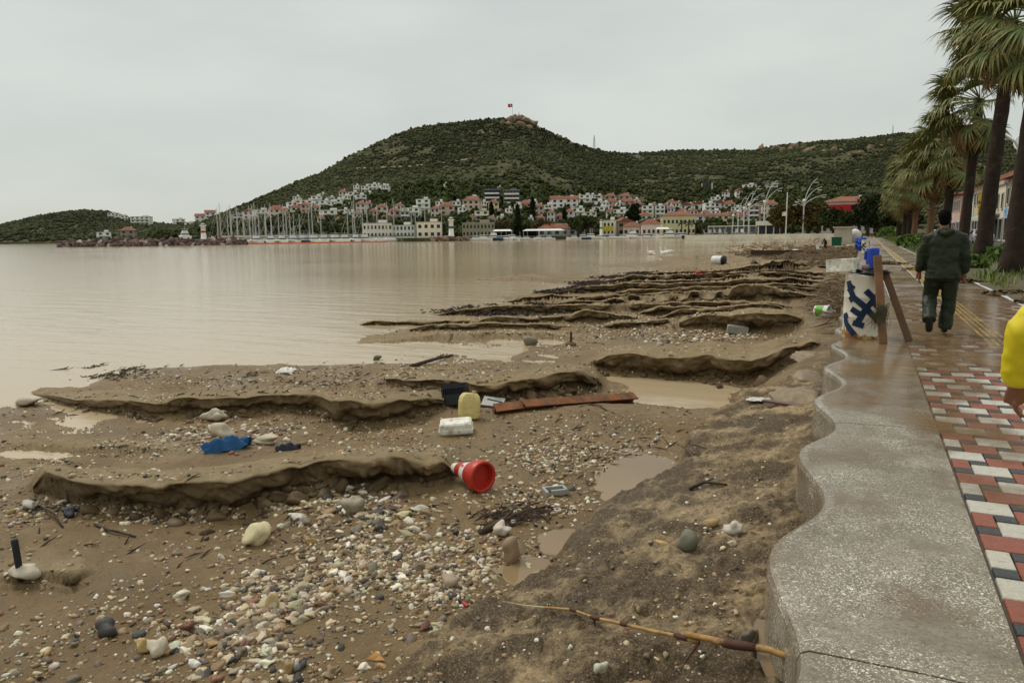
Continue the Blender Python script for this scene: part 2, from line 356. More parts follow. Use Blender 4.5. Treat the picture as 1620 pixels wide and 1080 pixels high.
for px, py, rx, ry, lab in PUDDLES:
    if not lab: continue
    z0 = -.85
    for _ in range(6):
        c = unp(px, py, z0); z0 = float(beach_raw(np.array([c[0]]), np.array([c[1]]))[0][0])
    c = unp(px, py, z0); ex = unp(px + rx, py, z0) - c; ey = unp(px, py - ry, z0) - c
    A = np.array([ex[:2], ey[:2]]).T; Ai = np.linalg.inv(A)
    th = np.linspace(0, 2 * pi, 24); rim = c[:2, None] + A @ np.array([np.cos(th), np.sin(th)]) * 1.15
    zr = beach_raw(rim[0], rim[1])[0]; zw = float(np.percentile(zr, 8)) - .004
    PW.append((c, A, Ai, zw, lab))
def beach_all(X, Y):
    z, face, top, emb = beach_raw(X, Y)
    wet = np.zeros_like(z)
    for c, A, Ai, zw, lab in PW:
        q = np.tensordot(Ai, np.array([X - c[0], Y - c[1]]), 1); d = np.hypot(q[0], q[1]) + .35 * fbm(X * 3.3, Y * 3.3, 61, 3) + .12 * fbm(X * 11, Y * 11, 62, 2)
        m = sstep(1.25, .75, d); z = z * (1 - m) + np.minimum(z, zw - .03) * m; wet = np.maximum(wet, sstep(1.7, 1.0, d))
    return z, face, top, emb, wet
_tt = np.concatenate([np.linspace(2.6 / 300, .75, 1500), np.linspace(.76, 2.3, 60)]); _aa = np.linspace(R(-80), R(2.2), 800)
_DA, _DT = np.meshgrid(_aa, _tt); _DR = 2.6 / _DT
DZ, DF, DTp, DE, DW = beach_all(_DR * np.sin(_DA), _DR * np.cos(_DA))
def samp(G, X, Y):
    az = np.arctan2(X, Y); t = 2.6 / np.maximum(np.hypot(X, Y), .05)
    return bil(G, np.interp(t, _tt, np.arange(len(_tt))), (az - _aa[0]) / (_aa[1] - _aa[0]))
def bz(x, y): return float(samp(DZ, np.array([x]), np.array([y]))[0])
def on_beach(px, py):
    """where the sight line through a photo point meets the beach"""
    z = -.9
    for _ in range(14):
        p = unp(px, py, z); z = .5 * z + .5 * bz(p[0], p[1])
    p = unp(px, py, z); p[2] = bz(p[0], p[1]); return p
# mesh rows follow the slope, so the cut faces get as many rows as the flats
def blur_cols(G, h):
    c = np.cumsum(np.pad(G, ((0, 0), (h + 1, h)), 'edge'), 1); return (c[:, 2 * h + 1:] - c[:, :-2 * h - 1]) / (2 * h + 1)
_dr = np.abs(np.diff(_DR, axis=0)); _dz = np.maximum(0, np.abs(np.diff(blur_cols(DZ, 2), axis=0)) - .9 * _dr) * (1 - DE[1:])
_cut = np.minimum(1, .75 / _tt[1:, None])
ds = np.abs(np.diff(_tt))[:, None] * _cut + 1.9 * (.7 * blur_cols(_dz, 2) + .3 * blur_cols(_dz, 14)) / _DR[1:] * _cut; ds[DZ[1:] < -1.4] *= .15
ss = np.vstack([np.zeros(len(_aa)), np.cumsum(ds[::-1], 0)]); NR = 680; s_max = np.percentile(ss[-1], 97)
TG = np.empty((NR, len(_aa))); _tr = _tt[::-1]
for j in range(len(_aa)): TG[:, j] = np.interp(np.linspace(0, s_max, NR), ss[:, j], _tr)
TG = TG[::-1]
GA = np.repeat(_aa[None], NR, 0); GR = 2.6 / TG; GX = GR * np.sin(GA); GY = GR * np.cos(GA)
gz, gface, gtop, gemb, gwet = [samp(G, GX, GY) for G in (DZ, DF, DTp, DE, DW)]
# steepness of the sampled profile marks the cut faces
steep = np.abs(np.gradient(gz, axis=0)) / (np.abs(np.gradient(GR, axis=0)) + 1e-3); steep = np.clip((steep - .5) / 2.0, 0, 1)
gz = gz + .004 * fbm(GX * 40, GY * 40, 91, 2) * np.clip(12 / GR, 0, 1)
# ragged strata: layers of the cut faces stand in and out
gsc = np.clip(GR / 8, 1, 5); ca_ = GA * GR / gsc
strata = fbm(ca_ * 2.6, gz * 5, 95, 2) + .7 * fbm(ca_ * 8, gz * 14, 97, 3) + .4 * fbm(ca_ * 22, gz * 34, 98, 2)
gsh = np.maximum(steep, np.clip(gface * 1.3, 0, 1) * .6) * .085 * gsc ** .7 * strata
GX = GX + gsh * np.sin(GA); GY = GY + gsh * np.cos(GA)
nr, nc = GX.shape; idx = np.arange(nr * nc).reshape(nr, nc)
Q = np.stack([idx[:-1, :-1], idx[:-1, 1:], idx[1:, 1:], idx[1:, :-1]], -1).reshape(-1, 4)
keep = (GR.ravel()[Q] < 298).all(1) & (gz.ravel()[Q] > -1.4).any(1) & (GY.ravel()[Q] < 217).all(1) & (GX.ravel()[Q] < .3).all(1)
Q = Q[keep]
used = np.unique(Q); remap = np.full(nr * nc, -1); remap[used] = np.arange(len(used)); Q = remap[Q]
V = np.c_[GX.ravel(), GY.ravel(), gz.ravel()][used]
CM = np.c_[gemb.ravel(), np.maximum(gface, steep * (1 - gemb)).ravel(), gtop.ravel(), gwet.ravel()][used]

def sand_material():
    m, nt, N, L, b = nodes_of('wet_sand')
    at = N.new('ShaderNodeAttribute'); at.attribute_name = 'Col'; sp = N.new('ShaderNodeSeparateColor'); L.new(at.outputs['Color'], sp.inputs[0])
    tc = N.new('ShaderNodeTexCoord')
    def noise(s, d=5, r=.6, loc=(0, 0, 0), sc3=None):
        mp = N.new('ShaderNodeMapping'); mp.inputs['Location'].default_value = loc
        if sc3: mp.inputs['Scale'].default_value = sc3
        L.new(tc.outputs['Object'], mp.inputs[0])
        n = N.new('ShaderNodeTexNoise'); n.inputs['Scale'].default_value = s; n.inputs['Detail'].default_value = d; n.inputs['Roughness'].default_value = r; L.new(mp.outputs[0], n.inputs['Vector']); return n.outputs[0]
    def ramp(x, a, b_, lo=0., hi=1.):
        r = N.new('ShaderNodeMapRange'); r.inputs['From Min'].default_value = a; r.inputs['From Max'].default_value = b_; r.inputs['To Min'].default_value = lo; r.inputs['To Max'].default_value = hi; L.new(x, r.inputs[0]); return r.outputs[0]
    def mix(f, c1, c2):
        x = N.new('ShaderNodeMix'); x.data_type = 'RGBA'
        if isinstance(f, float): x.inputs[0].default_value = f
        else: L.new(f, x.inputs[0])
        for i, c in ((6, c1), (7, c2)):
            if isinstance(c, tuple): x.inputs[i].default_value = (*c, 1)
            else: L.new(c, x.inputs[i])
        return x.outputs[2]
    def mul(a, b_):
        x = N.new('ShaderNodeMath'); x.operation = 'MULTIPLY'; L.new(a, x.inputs[0])
        if isinstance(b_, float): x.inputs[1].default_value = b_
        else: L.new(b_, x.inputs[1])
        return x.outputs[0]
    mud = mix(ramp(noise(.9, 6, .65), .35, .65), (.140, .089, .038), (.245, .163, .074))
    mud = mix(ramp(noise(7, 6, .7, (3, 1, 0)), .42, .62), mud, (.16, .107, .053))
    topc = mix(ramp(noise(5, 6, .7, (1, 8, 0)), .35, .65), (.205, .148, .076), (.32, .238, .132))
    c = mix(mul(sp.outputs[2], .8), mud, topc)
    c = mix(mul(sp.outputs[1], .75), c, mix(ramp(noise(11, 6, .7, (6, 1, 3)), .4, .62), (.062, .041, .019), (.14, .095, .046)))  # cut faces darker: damp silt, plus shade of the undercut put into the colour
    # crust of pale sand and dark mud on the bank under the wall
    cr = mix(ramp(noise(2.3, 9, .74, (5, 2, 1)), .47, .62), (.075, .05, .028), (.36, .262, .146))
    cr = mix(ramp(noise(16, 6, .75, (2, 2, 1)), .5, .66), cr, (.085, .06, .036)); cr = mix(mul(ramp(noise(75, 4, .8, (2, 8, 1)), .52, .64), .5), cr, (.44, .34, .21))
    c = mix(sp.outputs[0], c, cr)
    # tiny shell and gravel grains
    vo = N.new('ShaderNodeTexVoronoi'); vo.inputs['Scale'].default_value = 55; L.new(tc.outputs['Object'], vo.inputs['Vector'])
    g = ramp(vo.outputs['Distance'], .16, .10); sel = N.new('ShaderNodeSeparateColor'); L.new(vo.outputs['Color'], sel.inputs[0])
    g = mul(mul(g, ramp(sel.outputs[0], .72, .78)), ramp(noise(1.7, 4, .6, (9, 9, 0)), .42, .62))
    gc = mix(ramp(sel.outputs[1], .4, .6), (.55, .46, .33), (.16, .10, .06))
    c = mix(g, c, gc)
    vo2 = N.new('ShaderNodeTexVoronoi'); vo2.inputs['Scale'].default_value = 150; L.new(tc.outputs['Object'], vo2.inputs['Vector'])
    g2 = mul(ramp(vo2.outputs['Distance'], .3, .2), ramp(noise(60, 2, .5), .5, .6))
    sp2 = N.new('ShaderNodeSeparateColor'); L.new(vo2.outputs['Color'], sp2.inputs[0])
    c = mix(mul(g2, .55), c, mix(ramp(sp2.outputs[0], .45, .55), (.09, .06, .035), (.42, .33, .21)))
    L.new(c, b.inputs['Base Color']); b.inputs['Specular IOR Level'].default_value = .2
    ro = ramp(noise(.8, 5, .6, (7, 3, 2)), .38, .6, .38, .72)
    x = N.new('ShaderNodeMath'); x.operation = 'MULTIPLY_ADD'; L.new(sp.outputs[0], x.inputs[0]); x.inputs[1].default_value = .22; L.new(ro, x.inputs[2])
    x2 = N.new('ShaderNodeMath'); x2.operation = 'MULTIPLY_ADD'; L.new(sp.outputs[2], x2.inputs[0]); x2.inputs[1].default_value = .2; L.new(x.outputs[0], x2.inputs[2])
    x3 = N.new('ShaderNodeMath'); x3.operation = 'MULTIPLY_ADD'; L.new(at.outputs['Alpha'], x3.inputs[0]); x3.inputs[1].default_value = -.25; L.new(x2.outputs[0], x3.inputs[2]); x3.use_clamp = True
    L.new(x3.outputs[0], b.inputs['Roughness'])
    h = N.new('ShaderNodeMath'); h.operation = 'MULTIPLY_ADD'; L.new(noise(28, 8, .75, (0, 0, 4)), h.inputs[0]); h.inputs[1].default_value = 1.0; L.new(g2, h.inputs[2])
    bp = N.new('ShaderNodeBump'); bp.inputs['Strength'].default_value = .7; bp.inputs['Distance'].default_value = .02; L.new(h.outputs[0], bp.inputs['Height'])
    bq = N.new('ShaderNodeBump'); bq.inputs['Strength'].default_value = .6; bq.inputs['Distance'].default_value = .07; L.new(noise(7, 7, .7, (1, 3, 8)), bq.inputs['Height']); L.new(bp.outputs[0], bq.inputs['Normal']); L.new(bq.outputs[0], b.inputs['Normal'])
    return m
SAND = sand_material()
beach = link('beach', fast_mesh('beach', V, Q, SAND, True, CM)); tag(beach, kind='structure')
# overhanging crusts along the ledges: the tops jut out over the washed-out faces
for a, rr, h, L, rag, k in LW:
    mr_ = float(rr.mean())
    if h.max() < .1 or mr_ > 48: continue
    n = int(max(60, min(560, (a[-1] - a[0]) * mr_ / (.018 + .0018 * mr_)))); az = np.linspace(a[0] + .002, a[-1] - .002, n); re = np.interp(az, a, rr)
    off = np.linspace(-.35 - .02 * mr_, .35 + .02 * mr_, 161); Rg = re[:, None] + off[None]; zz = samp(DZ, Rg * np.sin(az)[:, None], Rg * np.cos(az)[:, None])
    w_ = 5; sl = zz[:, w_:] - zz[:, :-w_]; kf = np.argmax(sl, 1) + w_ // 2; rf = Rg[np.arange(n), kf]; rf = np.convolve(np.pad(rf, 2, 'edge'), np.ones(5) / 5, 'valid')
    P_ = lambda d: samp(DZ, (rf + d) * np.sin(az), (rf + d) * np.cos(az))
    dd = .05 + .004 * mr_; zt = np.maximum(P_(dd), P_(2 * dd)); zb = np.minimum(P_(-dd * 1.5), P_(-dd * 3)); hgt = np.clip(zt - zb, 0, .6); fade = np.clip((hgt - .05) / .06, 0, 1)
    u = az * mr_; ov = fade * np.minimum(.16 + .004 * mr_, .55 * hgt + .003 * mr_) * (.55 + .5 * (fbm(u * 1.7, u * 0 + k, 601 + k, 3) + 1) * .9); th = .5 + .25 * fbm(u * 3, u * 0, 640 + k, 3)
    j1 = .02 * fbm(u * 9, u * 0, 650 + k, 2) * (1 + mr_ / 15); j2 = .02 * fbm(u * 14, u * 0 + 3, 660 + k, 2) * (1 + mr_ / 15)
    g_ = 1 + mr_ / 14; nz = lambda fr, sd: fbm(u * fr / g_ ** .6, u * 0 + sd * 1.7, 650 + k * 7 + sd, 3) * g_
    crk = np.clip(fbm(u * 2.3 / g_ ** .5, u * 0 + 5.5, 690 + k, 2) * 3.2 - 1.0, 0, 1); ov = ov * (1 - .75 * crk)
    j1, j2, j3 = .03 * nz(7, 1), .03 * nz(9, 2), .03 * nz(11, 3)
    ov = ov * (.55 + .45 * np.round(1.5 + 1.5 * fbm(u * 3.1 / g_ ** .5, u * 0 + 2.2, 710 + k, 2)) / 3); NF = 15 if mr_ < 20 else 9
    prof = [(.5 + .02 * mr_, None, -.012), (.25, np.maximum(P_(.25), zt - .025), .002 * fade), (.08, np.maximum(P_(.08), zt - .006), .004 * fade + .08 * j3 * fade), (-ov * .5, zt, .004 * fade - .02 * (1 - fade) + .06 * j1), (-ov + .3 * j1, zt, .003 * fade - .02 * (1 - fade) + .05 * j2)]
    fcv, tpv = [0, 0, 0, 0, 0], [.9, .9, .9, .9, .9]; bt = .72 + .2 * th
    for q in range(NF):
        v = q / (NF - 1); w2 = v * hgt * bt; fu = u / g_ ** .6; fv = w2 / g_ ** .6
        rg = .055 * (1 - 2.2 * np.abs(fbm(fu * 3.1, fv * 5 + k, 720 + k, 2))) + .05 * fbm(fu * 8, fv * 11, 730 + k, 3) + .035 * fbm(fu * 24, fv * 30, 740 + k, 2)
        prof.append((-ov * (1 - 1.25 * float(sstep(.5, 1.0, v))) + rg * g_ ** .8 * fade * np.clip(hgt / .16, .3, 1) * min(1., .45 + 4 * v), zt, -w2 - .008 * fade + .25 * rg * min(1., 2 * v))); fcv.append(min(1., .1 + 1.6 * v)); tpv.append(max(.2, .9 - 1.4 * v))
    VV = np.empty((len(prof), n, 3))
    for q, (d, zz_, dz) in enumerate(prof):
        r_ = rf + d; VV[q, :, 0] = r_ * np.sin(az); VV[q, :, 1] = r_ * np.cos(az); VV[q, :, 2] = (P_(d) if zz_ is None else zz_) + dz - .03 * (fade < .02)
    ii = np.arange(len(prof) * n).reshape(len(prof), n); Qc = np.stack([ii[:-1, :-1], ii[:-1, 1:], ii[1:, 1:], ii[1:, :-1]], -1).reshape(-1, 4); Qc = Qc[np.tile(fade[:-1] > .02, len(prof) - 1)]
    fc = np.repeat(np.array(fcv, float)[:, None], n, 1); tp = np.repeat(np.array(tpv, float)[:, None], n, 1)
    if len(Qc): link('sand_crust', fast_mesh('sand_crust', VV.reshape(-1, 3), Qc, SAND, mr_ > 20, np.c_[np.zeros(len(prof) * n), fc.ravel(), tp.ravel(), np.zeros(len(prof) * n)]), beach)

def water_material(name, c1, c2, bump=.12, rough=.05, scale=1.0):
    m, nt, N, L, b = nodes_of(name)
    tc = N.new('ShaderNodeTexCoord')
    n = N.new('ShaderNodeTexNoise'); n.inputs['Scale'].default_value = .035 * scale; n.inputs['Detail'].default_value = 5; L.new(tc.outputs['Object'], n.inputs['Vector'])
    mr = N.new('ShaderNodeMapRange'); mr.inputs['From Min'].default_value = .38; mr.inputs['From Max'].default_value = .62; L.new(n.outputs[0], mr.inputs[0])
    mx = N.new('ShaderNodeMix'); mx.data_type = 'RGBA'; mx.inputs[6].default_value = (*c1, 1); mx.inputs[7].default_value = (*c2, 1); L.new(mr.outputs[0], mx.inputs[0]); L.new(mx.outputs[2], b.inputs['Base Color'])
    b.inputs['Roughness'].default_value = rough; b.inputs['IOR'].default_value = 1.33
    mp = N.new('ShaderNodeMapping'); mp.inputs['Rotation'].default_value = (0, 0, R(-22)); mp.inputs['Scale'].default_value = (.35 * scale, 1.5 * scale, 1); L.new(tc.outputs['Object'], mp.inputs[0])
    w = N.new('ShaderNodeTexNoise'); w.inputs['Scale'].default_value = 1.1; w.inputs['Detail'].default_value = 6; w.inputs['Roughness'].default_value = .6; L.new(mp.outputs[0], w.inputs['Vector'])
    mr2 = N.new('ShaderNodeMapRange'); mr2.inputs['From Min'].default_value = .35; mr2.inputs['From Max'].default_value = .65; mr2.inputs['To Min'].default_value = bump * .35; mr2.inputs['To Max'].default_value = bump; L.new(n.outputs[0], mr2.inputs[0])
    bp = N.new('ShaderNodeBump'); bp.inputs['Distance'].default_value = .06; L.new(mr2.outputs[0], bp.inputs['Strength']); L.new(w.outputs[0], bp.inputs['Height']); L.new(bp.outputs[0], b.inputs['Normal'])
    return m
SEA = water_material('muddy_sea', (.41, .315, .195), (.47, .36, .225), .75, .1)
# sea sheet with low swell lines running in to the shore
sa = np.linspace(R(-88), R(1), 170); sr = np.concatenate([np.geomspace(7, 60, 200), np.geomspace(62, 4000, 40)])
A2, R2 = np.meshgrid(sa, sr); SX = R2 * np.sin(A2); SY = R2 * np.cos(A2)
ph = (SX * .42 + SY * .9) ; ph2 = ph * 1.0 + 1.6 * fbm(SX * .06, SY * .06, 5, 3) * 3
amp = .012 * np.exp(-((R2 - 17) / 10) ** 2)
SZ = SEA_Z + amp * (np.maximum(0, np.sin(ph2 * 1.5)) ** 3 - .2) + .003 * fbm(SX * .8, SY * .8, 8, 2) * (R2 < 60)
n1, n2 = SX.shape; ii = np.arange(n1 * n2).reshape(n1, n2); Q2 = np.stack([ii[:-1, :-1], ii[:-1, 1:], ii[1:, 1:], ii[1:, :-1]], -1).reshape(-1, 4)
k2 = (SX.ravel()[Q2] < -.6).all(1)
tag(link('sea', fast_mesh('sea', np.c_[SX.ravel(), SY.ravel(), SZ.ravel()], Q2[k2], SEA, True)), kind='structure')

PUD = water_material('puddle_water', (.185, .124, .064), (.26, .178, .095), .03, .03, 8)
for c, A, Ai, zw, lab in PW:
    th = np.linspace(0, 2 * pi, 40, endpoint=False); rim = c[:2, None] + A @ np.array([np.cos(th), np.sin(th)]) * 1.45
    mb = MB(); mb.add([(x - c[0], y - c[1], 0) for x, y in rim.T], [tuple(range(40))])
    tag(mb.build('puddle', PUD, loc=(c[0], c[1], zw)), lab, 'puddle', 'puddles left on the beach', 'structure')

# ================================================================== PROMENADE
CON = None
def concrete_material():
    m, nt, N, L, b = nodes_of('aggregate_concrete')
    tc = N.new('ShaderNodeTexCoord')
    def noise(s, d=5, r=.6, loc=(0, 0, 0)):
        mp = N.new('ShaderNodeMapping'); mp.inputs['Location'].default_value = loc; L.new(tc.outputs['Object'], mp.inputs[0])
        n = N.new('ShaderNodeTexNoise'); n.inputs['Scale'].default_value = s; n.inputs['Detail'].default_value = d; n.inputs['Roughness'].default_value = r; L.new(mp.outputs[0], n.inputs['Vector']); return n.outputs[0]
    def ramp(x, a, b_, lo=0., hi=1.):
        r = N.new('ShaderNodeMapRange'); r.inputs['From Min'].default_value = a; r.inputs['From Max'].default_value = b_; r.inputs['To Min'].default_value = lo; r.inputs['To Max'].default_value = hi; L.new(x, r.inputs[0]); return r.outputs[0]
    def mix(f, c1, c2):
        x = N.new('ShaderNodeMix'); x.data_type = 'RGBA'; L.new(f, x.inputs[0])
        for i, c in ((6, c1), (7, c2)):
            if isinstance(c, tuple): x.inputs[i].default_value = (*c, 1)
            else: L.new(c, x.inputs[i])
        return x.outputs[2]
    def mul(a, b_):
        x = N.new('ShaderNodeMath'); x.operation = 'MULTIPLY'; L.new(a, x.inputs[0])
        if isinstance(b_, float): x.inputs[1].default_value = b_
        else: L.new(b_, x.inputs[1])
        return x.outputs[0]
    c = mix(ramp(noise(2.2, 6, .65), .35, .65), (.165, .132, .09), (.26, .222, .165))
    c = mix(mul(ramp(noise(45, 4, .7), .5, .62), .7), c, (.1, .085, .06))
    # pale chips of aggregate, worn free in patches, mostly near the outer edge
    worn = ramp(noise(1.7, 6, .62, (4, 4, 0)), .38, .6, .06, 1.0)
    for sc, lo, hi in ((70, .36, .28), (36, .26, .2), (120, .42, .34)):
        v = N.new('ShaderNodeTexVoronoi'); v.inputs['Scale'].default_value = sc; v.inputs['Randomness'].default_value = 1.0
        mp = N.new('ShaderNodeMapping'); mp.inputs['Scale'].default_value = (1, 1.35, 1); mp.inputs['Rotation'].default_value = (.3, .2, sc * .1)
        dn = N.new('ShaderNodeTexNoise'); dn.inputs['Scale'].default_value = 9; dn.inputs['Detail'].default_value = 3; L.new(tc.outputs['Object'], dn.inputs['Vector']); dv = N.new('ShaderNodeVectorMath'); dv.operation = 'MULTIPLY_ADD'; L.new(dn.outputs['Color'], dv.inputs[0]); dv.inputs[1].default_value = (.09, .09, .09); L.new(tc.outputs['Object'], dv.inputs[2])
        L.new(dv.outputs[0], mp.inputs[0]); L.new(mp.outputs[0], v.inputs['Vector'])
        s = N.new('ShaderNodeSeparateColor'); L.new(v.outputs['Color'], s.inputs[0])
        g = mul(mul(ramp(v.outputs['Distance'], lo, hi), ramp(s.outputs[0], .42, .5)), worn)
        c = mix(g, c, mix(ramp(s.outputs[1], .25, .8), (.45, .39, .29), (.82, .78, .68)))
    c = mix(mul(ramp(noise(1.4, 6, .68, (8, 1, 2)), .5, .68), .65), c, (.15, .105, .06))
    # rust blots
    v = N.new('ShaderNodeTexVoronoi'); v.inputs['Scale'].default_value = 1.3; L.new(tc.outputs['Object'], v.inputs['Vector'])
    x = N.new('ShaderNodeMath'); x.operation = 'ADD'; L.new(v.outputs['Distance'], x.inputs[0]); L.new(mul(noise(22, 4, .7), .08), x.inputs[1])
    c = mix(ramp(x.outputs[0], .105, .075), c, (.20, .075, .03))
    L.new(c, b.inputs['Base Color'])
    L.new(ramp(noise(.9, 4, .55, (2, 7, 0)), .44, .62, .07, .42), b.inputs['Roughness'])
    bp = N.new('ShaderNodeBump'); bp.inputs['Strength'].default_value = .35; bp.inputs['Distance'].default_value = .01; L.new(noise(70, 6, .7), bp.inputs['Height']); L.new(bp.outputs[0], b.inputs['Normal'])
    return m
CON = concrete_material()
def cap_edge(y):
    c = cos(2 * pi * (y - 3.45) / 1.755)
    return -.235 - .1 * (c if c > 0 else c * 1.0) - .006 * sin(y * 7.3)
seawall = tag(link('seawall', None), 'low wavy-edged concrete sea wall running along the tiled promenade', 'sea wall')
joints = [-0.85 + 3.505 * k for k in range(-1, 13)]
for a, b_ in zip(joints[:-1], joints[1:]):
    n = 56; mb = MB(); g = .006
    ys = [a + g + (b_ - a - 2 * g) * i / n for i in range(n + 1)]
    prof = []
    for y in ys:
        x = cap_edge(y)
        prof.append([Vector((x, y, -1.9)), Vector((x, y, -.05)), Vector((x + .012, y, -.016)), Vector((x + .04, y, -.002)), Vector((x + .10, y, 0)), Vector((.26, y, .006)), Vector((.575, y, 0)), Vector((.58, y, -1.9))])
    mb.loft(prof, closed=True)
    mb.build('slab', CON, seawall, smooth=False)
# far run of the wall, straight
mb = MB(); mb.box((.13, 128, -.95), (.88, 177.6, 1.9)); mb.build('far_wall', pm('muddy_concrete', (.2, .16, .11), .55, .3, 1.2, .2, color2=(.12, .085, .05), thresh=(.45, .6)), seawall)

TILE_U, TILE_H = .1027, .2054
def tile_mesh(name, w, h, mat):
    mb = MB(); j = .003; c = .006; w -= 2 * j; h -= 2 * j
    mb.loft([[Vector((sx * (w / 2 - k), sy * (h / 2 - k), z)) for sx, sy in ((-1, -1), (1, -1), (1, 1), (-1, 1))] for k, z in ((0, -.05), (0, -.007), (c * .5, -.0015), (c, 0))])
    return make_mesh(name, mb.v, mb.f, mat)
TM = {'white': pm('tile_white', (.47, .445, .38), .42, .2, 60, .3, rough_var=.2, color2=(.36, .33, .27), thresh=(.52, .7)),
      'red': pm('tile_red', (.25, .078, .048), .40, .2, 50, .3, rough_var=.2, color2=(.19, .07, .05), thresh=(.5, .7)),
      'black': pm('tile_black', (.045, .048, .05), .34, .25, 50, .3, rough_var=.15)}
tm = {k: tile_mesh(k + '_tile', 2 * TILE_U, TILE_H, TM[k]) for k in ('white', 'red')}; tm['black'] = tile_mesh('black_tile', TILE_U, TILE_U, TM['black'])
paving = tag(link('promenade_paving', None), kind='structure')
tiles = []
X0, Y0 = .693, 6.375; PP = 2 * TILE_H + TILE_U
for c in range(-2, 30):
    for j in range(-40, 60):
        x0 = X0 + c * TILE_U; y0 = Y0 - j * PP - c * (TILE_H + TILE_U)     # top-left corner, y running towards the camera
        col = 'white' if j % 2 == 0 else 'red'
        tiles.append((x0, x0 + 2 * TILE_U, y0 - TILE_H, y0, col))
        tiles.append((x0 + TILE_U, x0 + 2 * TILE_U, y0 - TILE_H - TILE_U, y0 - TILE_H, 'black'))
XL, XR = X0 - TILE_U, X0 - TILE_U + 22 * TILE_U
sel = []
for x0, x1, y0, y1, col in tiles:
    if y1 < 1.2 or y0 > 17 or x1 < XL + .02 or x0 > XR - .02: continue
    x0 = max(x0, XL); x1 = min(x1, XR)
    sel.append((hypot((x0 + x1) / 2, (y0 + y1) / 2), x0, x1, y0, y1, col))
def tile_seen(x, y):
    d = np.array([x, y, -CAMZ]); zc = d @ _fw; return zc > 0 and abs(d @ _r2 / zc) < .72 and -d @ _u2 / zc < .48
sel.sort(key=lambda t: (not tile_seen((t[1] + t[2]) / 2, (t[3] + t[4]) / 2), t[0]))
rest = []
for k, (d, x0, x1, y0, y1, col) in enumerate(sel):
    cx, cy = (x0 + x1) / 2, (y0 + y1) / 2; wobz = random.uniform(-.0012, .0012)
    full = abs((x1 - x0) - (TILE_U if col == 'black' else 2 * TILE_U)) < 1e-4
    if k < 300:
        me = tm[col]
        if not full:
            key = col + '_half'
            if key not in tm: tm[key] = tile_mesh(key + '_tile', TILE_U, TILE_H, TM[col])
            me = tm[key]
        link(col + '_tile', me, paving, (cx, cy, wobz), (random.uniform(-.004, .004), random.uniform(-.004, .004), 0))
    else: rest.append((cx, cy, wobz, x1 - x0, y1 - y0, ('white', 'red', 'black').index(col)))
mb = MB()
for cx, cy, z, w, h, mi in rest:
    j = .003; c = .006
    mb.loft([[Vector((cx + sx * (w / 2 - j - k), cy + sy * (h / 2 - j - k), z + zz)) for sx, sy in ((-1, -1), (1, -1), (1, 1), (-1, 1))] for k, zz in ((0, -.03), (0, -.007), (c, 0))], mi)
o = mb.build('further_tiles', [TM['white'], TM['red'], TM['black']], paving); o['kind'] = 'stuff'
# bedding under the tiles and the pavement further on
BED = pm('paving_bed', (.12, .10, .08), .6, .2, 20, .2)
mb = MB(); mb.box(((XL + XR) / 2, 9.0, -.06), (XR - XL + .02, 19, .08)); mb.build('paving_bed', BED, paving)
def paver_material():
    m, nt, N, L, b = nodes_of('wet_pavers')
    tc = N.new('ShaderNodeTexCoord'); br = N.new('ShaderNodeTexBrick'); br.inputs['Scale'].default_value = 1.0
    br.inputs['Brick Width'].default_value = .21; br.inputs['Row Height'].default_value = .21; br.inputs['Mortar Size'].default_value = .012
    br.inputs['Color1'].default_value = (.27, .22, .17, 1); br.inputs['Color2'].default_value = (.21, .155, .12, 1); br.inputs['Mortar'].default_value = (.09, .07, .05, 1)
    L.new(tc.outputs['Object'], br.inputs['Vector'])
    n = N.new('ShaderNodeTexNoise'); n.inputs['Scale'].default_value = .55; n.inputs['Detail'].default_value = 7; n.inputs['Roughness'].default_value = .65; L.new(tc.outputs['Object'], n.inputs['Vector'])
    mr = N.new('ShaderNodeMapRange'); mr.inputs['From Min'].default_value = .42; mr.inputs['From Max'].default_value = .58; L.new(n.outputs[0], mr.inputs[0])
    mx = N.new('ShaderNodeMix'); mx.data_type = 'RGBA'; L.new(mr.outputs[0], mx.inputs[0]); L.new(br.outputs[0], mx.inputs[6]); mx.inputs[7].default_value = (.24, .165, .095, 1); L.new(mx.outputs[2], b.inputs['Base Color'])
    m2 = N.new('ShaderNodeMapRange'); m2.inputs['From Min'].default_value = .42; m2.inputs['From Max'].default_value = .58; m2.inputs['To Min'].default_value = .36; m2.inputs['To Max'].default_value = .12; L.new(n.outputs[0], m2.inputs[0]); L.new(m2.outputs[0], b.inputs['Roughness'])
    bp = N.new('ShaderNodeBump'); bp.inputs['Strength'].default_value = .3; bp.inputs['Distance'].default_value = .01; L.new(br.outputs[1], bp.inputs['Height']); bp.invert = True; L.new(bp.outputs[0], b.inputs['Normal'])
    return m
PAV = paver_material()
mb = MB()
def flat(mb, x0, x1, y0, y1, z, nx=1, ny=1, mi=0):
    for i in range(nx):
        for j in range(ny):
            a, b_, c, d = x0 + (x1 - x0) * i / nx, x0 + (x1 - x0) * (i + 1) / nx, y0 + (y1 - y0) * j / ny, y0 + (y1 - y0) * (j + 1) / ny
            mb.add([(a, c, z), (b_, c, z), (b_, d, z), (a, d, z)], [(0, 1, 2, 3)], mi)
flat(mb, XL, 1.5, 17.05, 216, 0); flat(mb, 1.86, 2.85, 17.05, 216, 0); mb.build('distant_paving', PAV, paving)
YEL = pm('yellow_tactile', (.36, .235, .06), .4, .3, 4, .2, color2=(.2, .14, .07), thresh=(.42, .6))
tact = tag(link('tactile_strip', None), kind='structure')
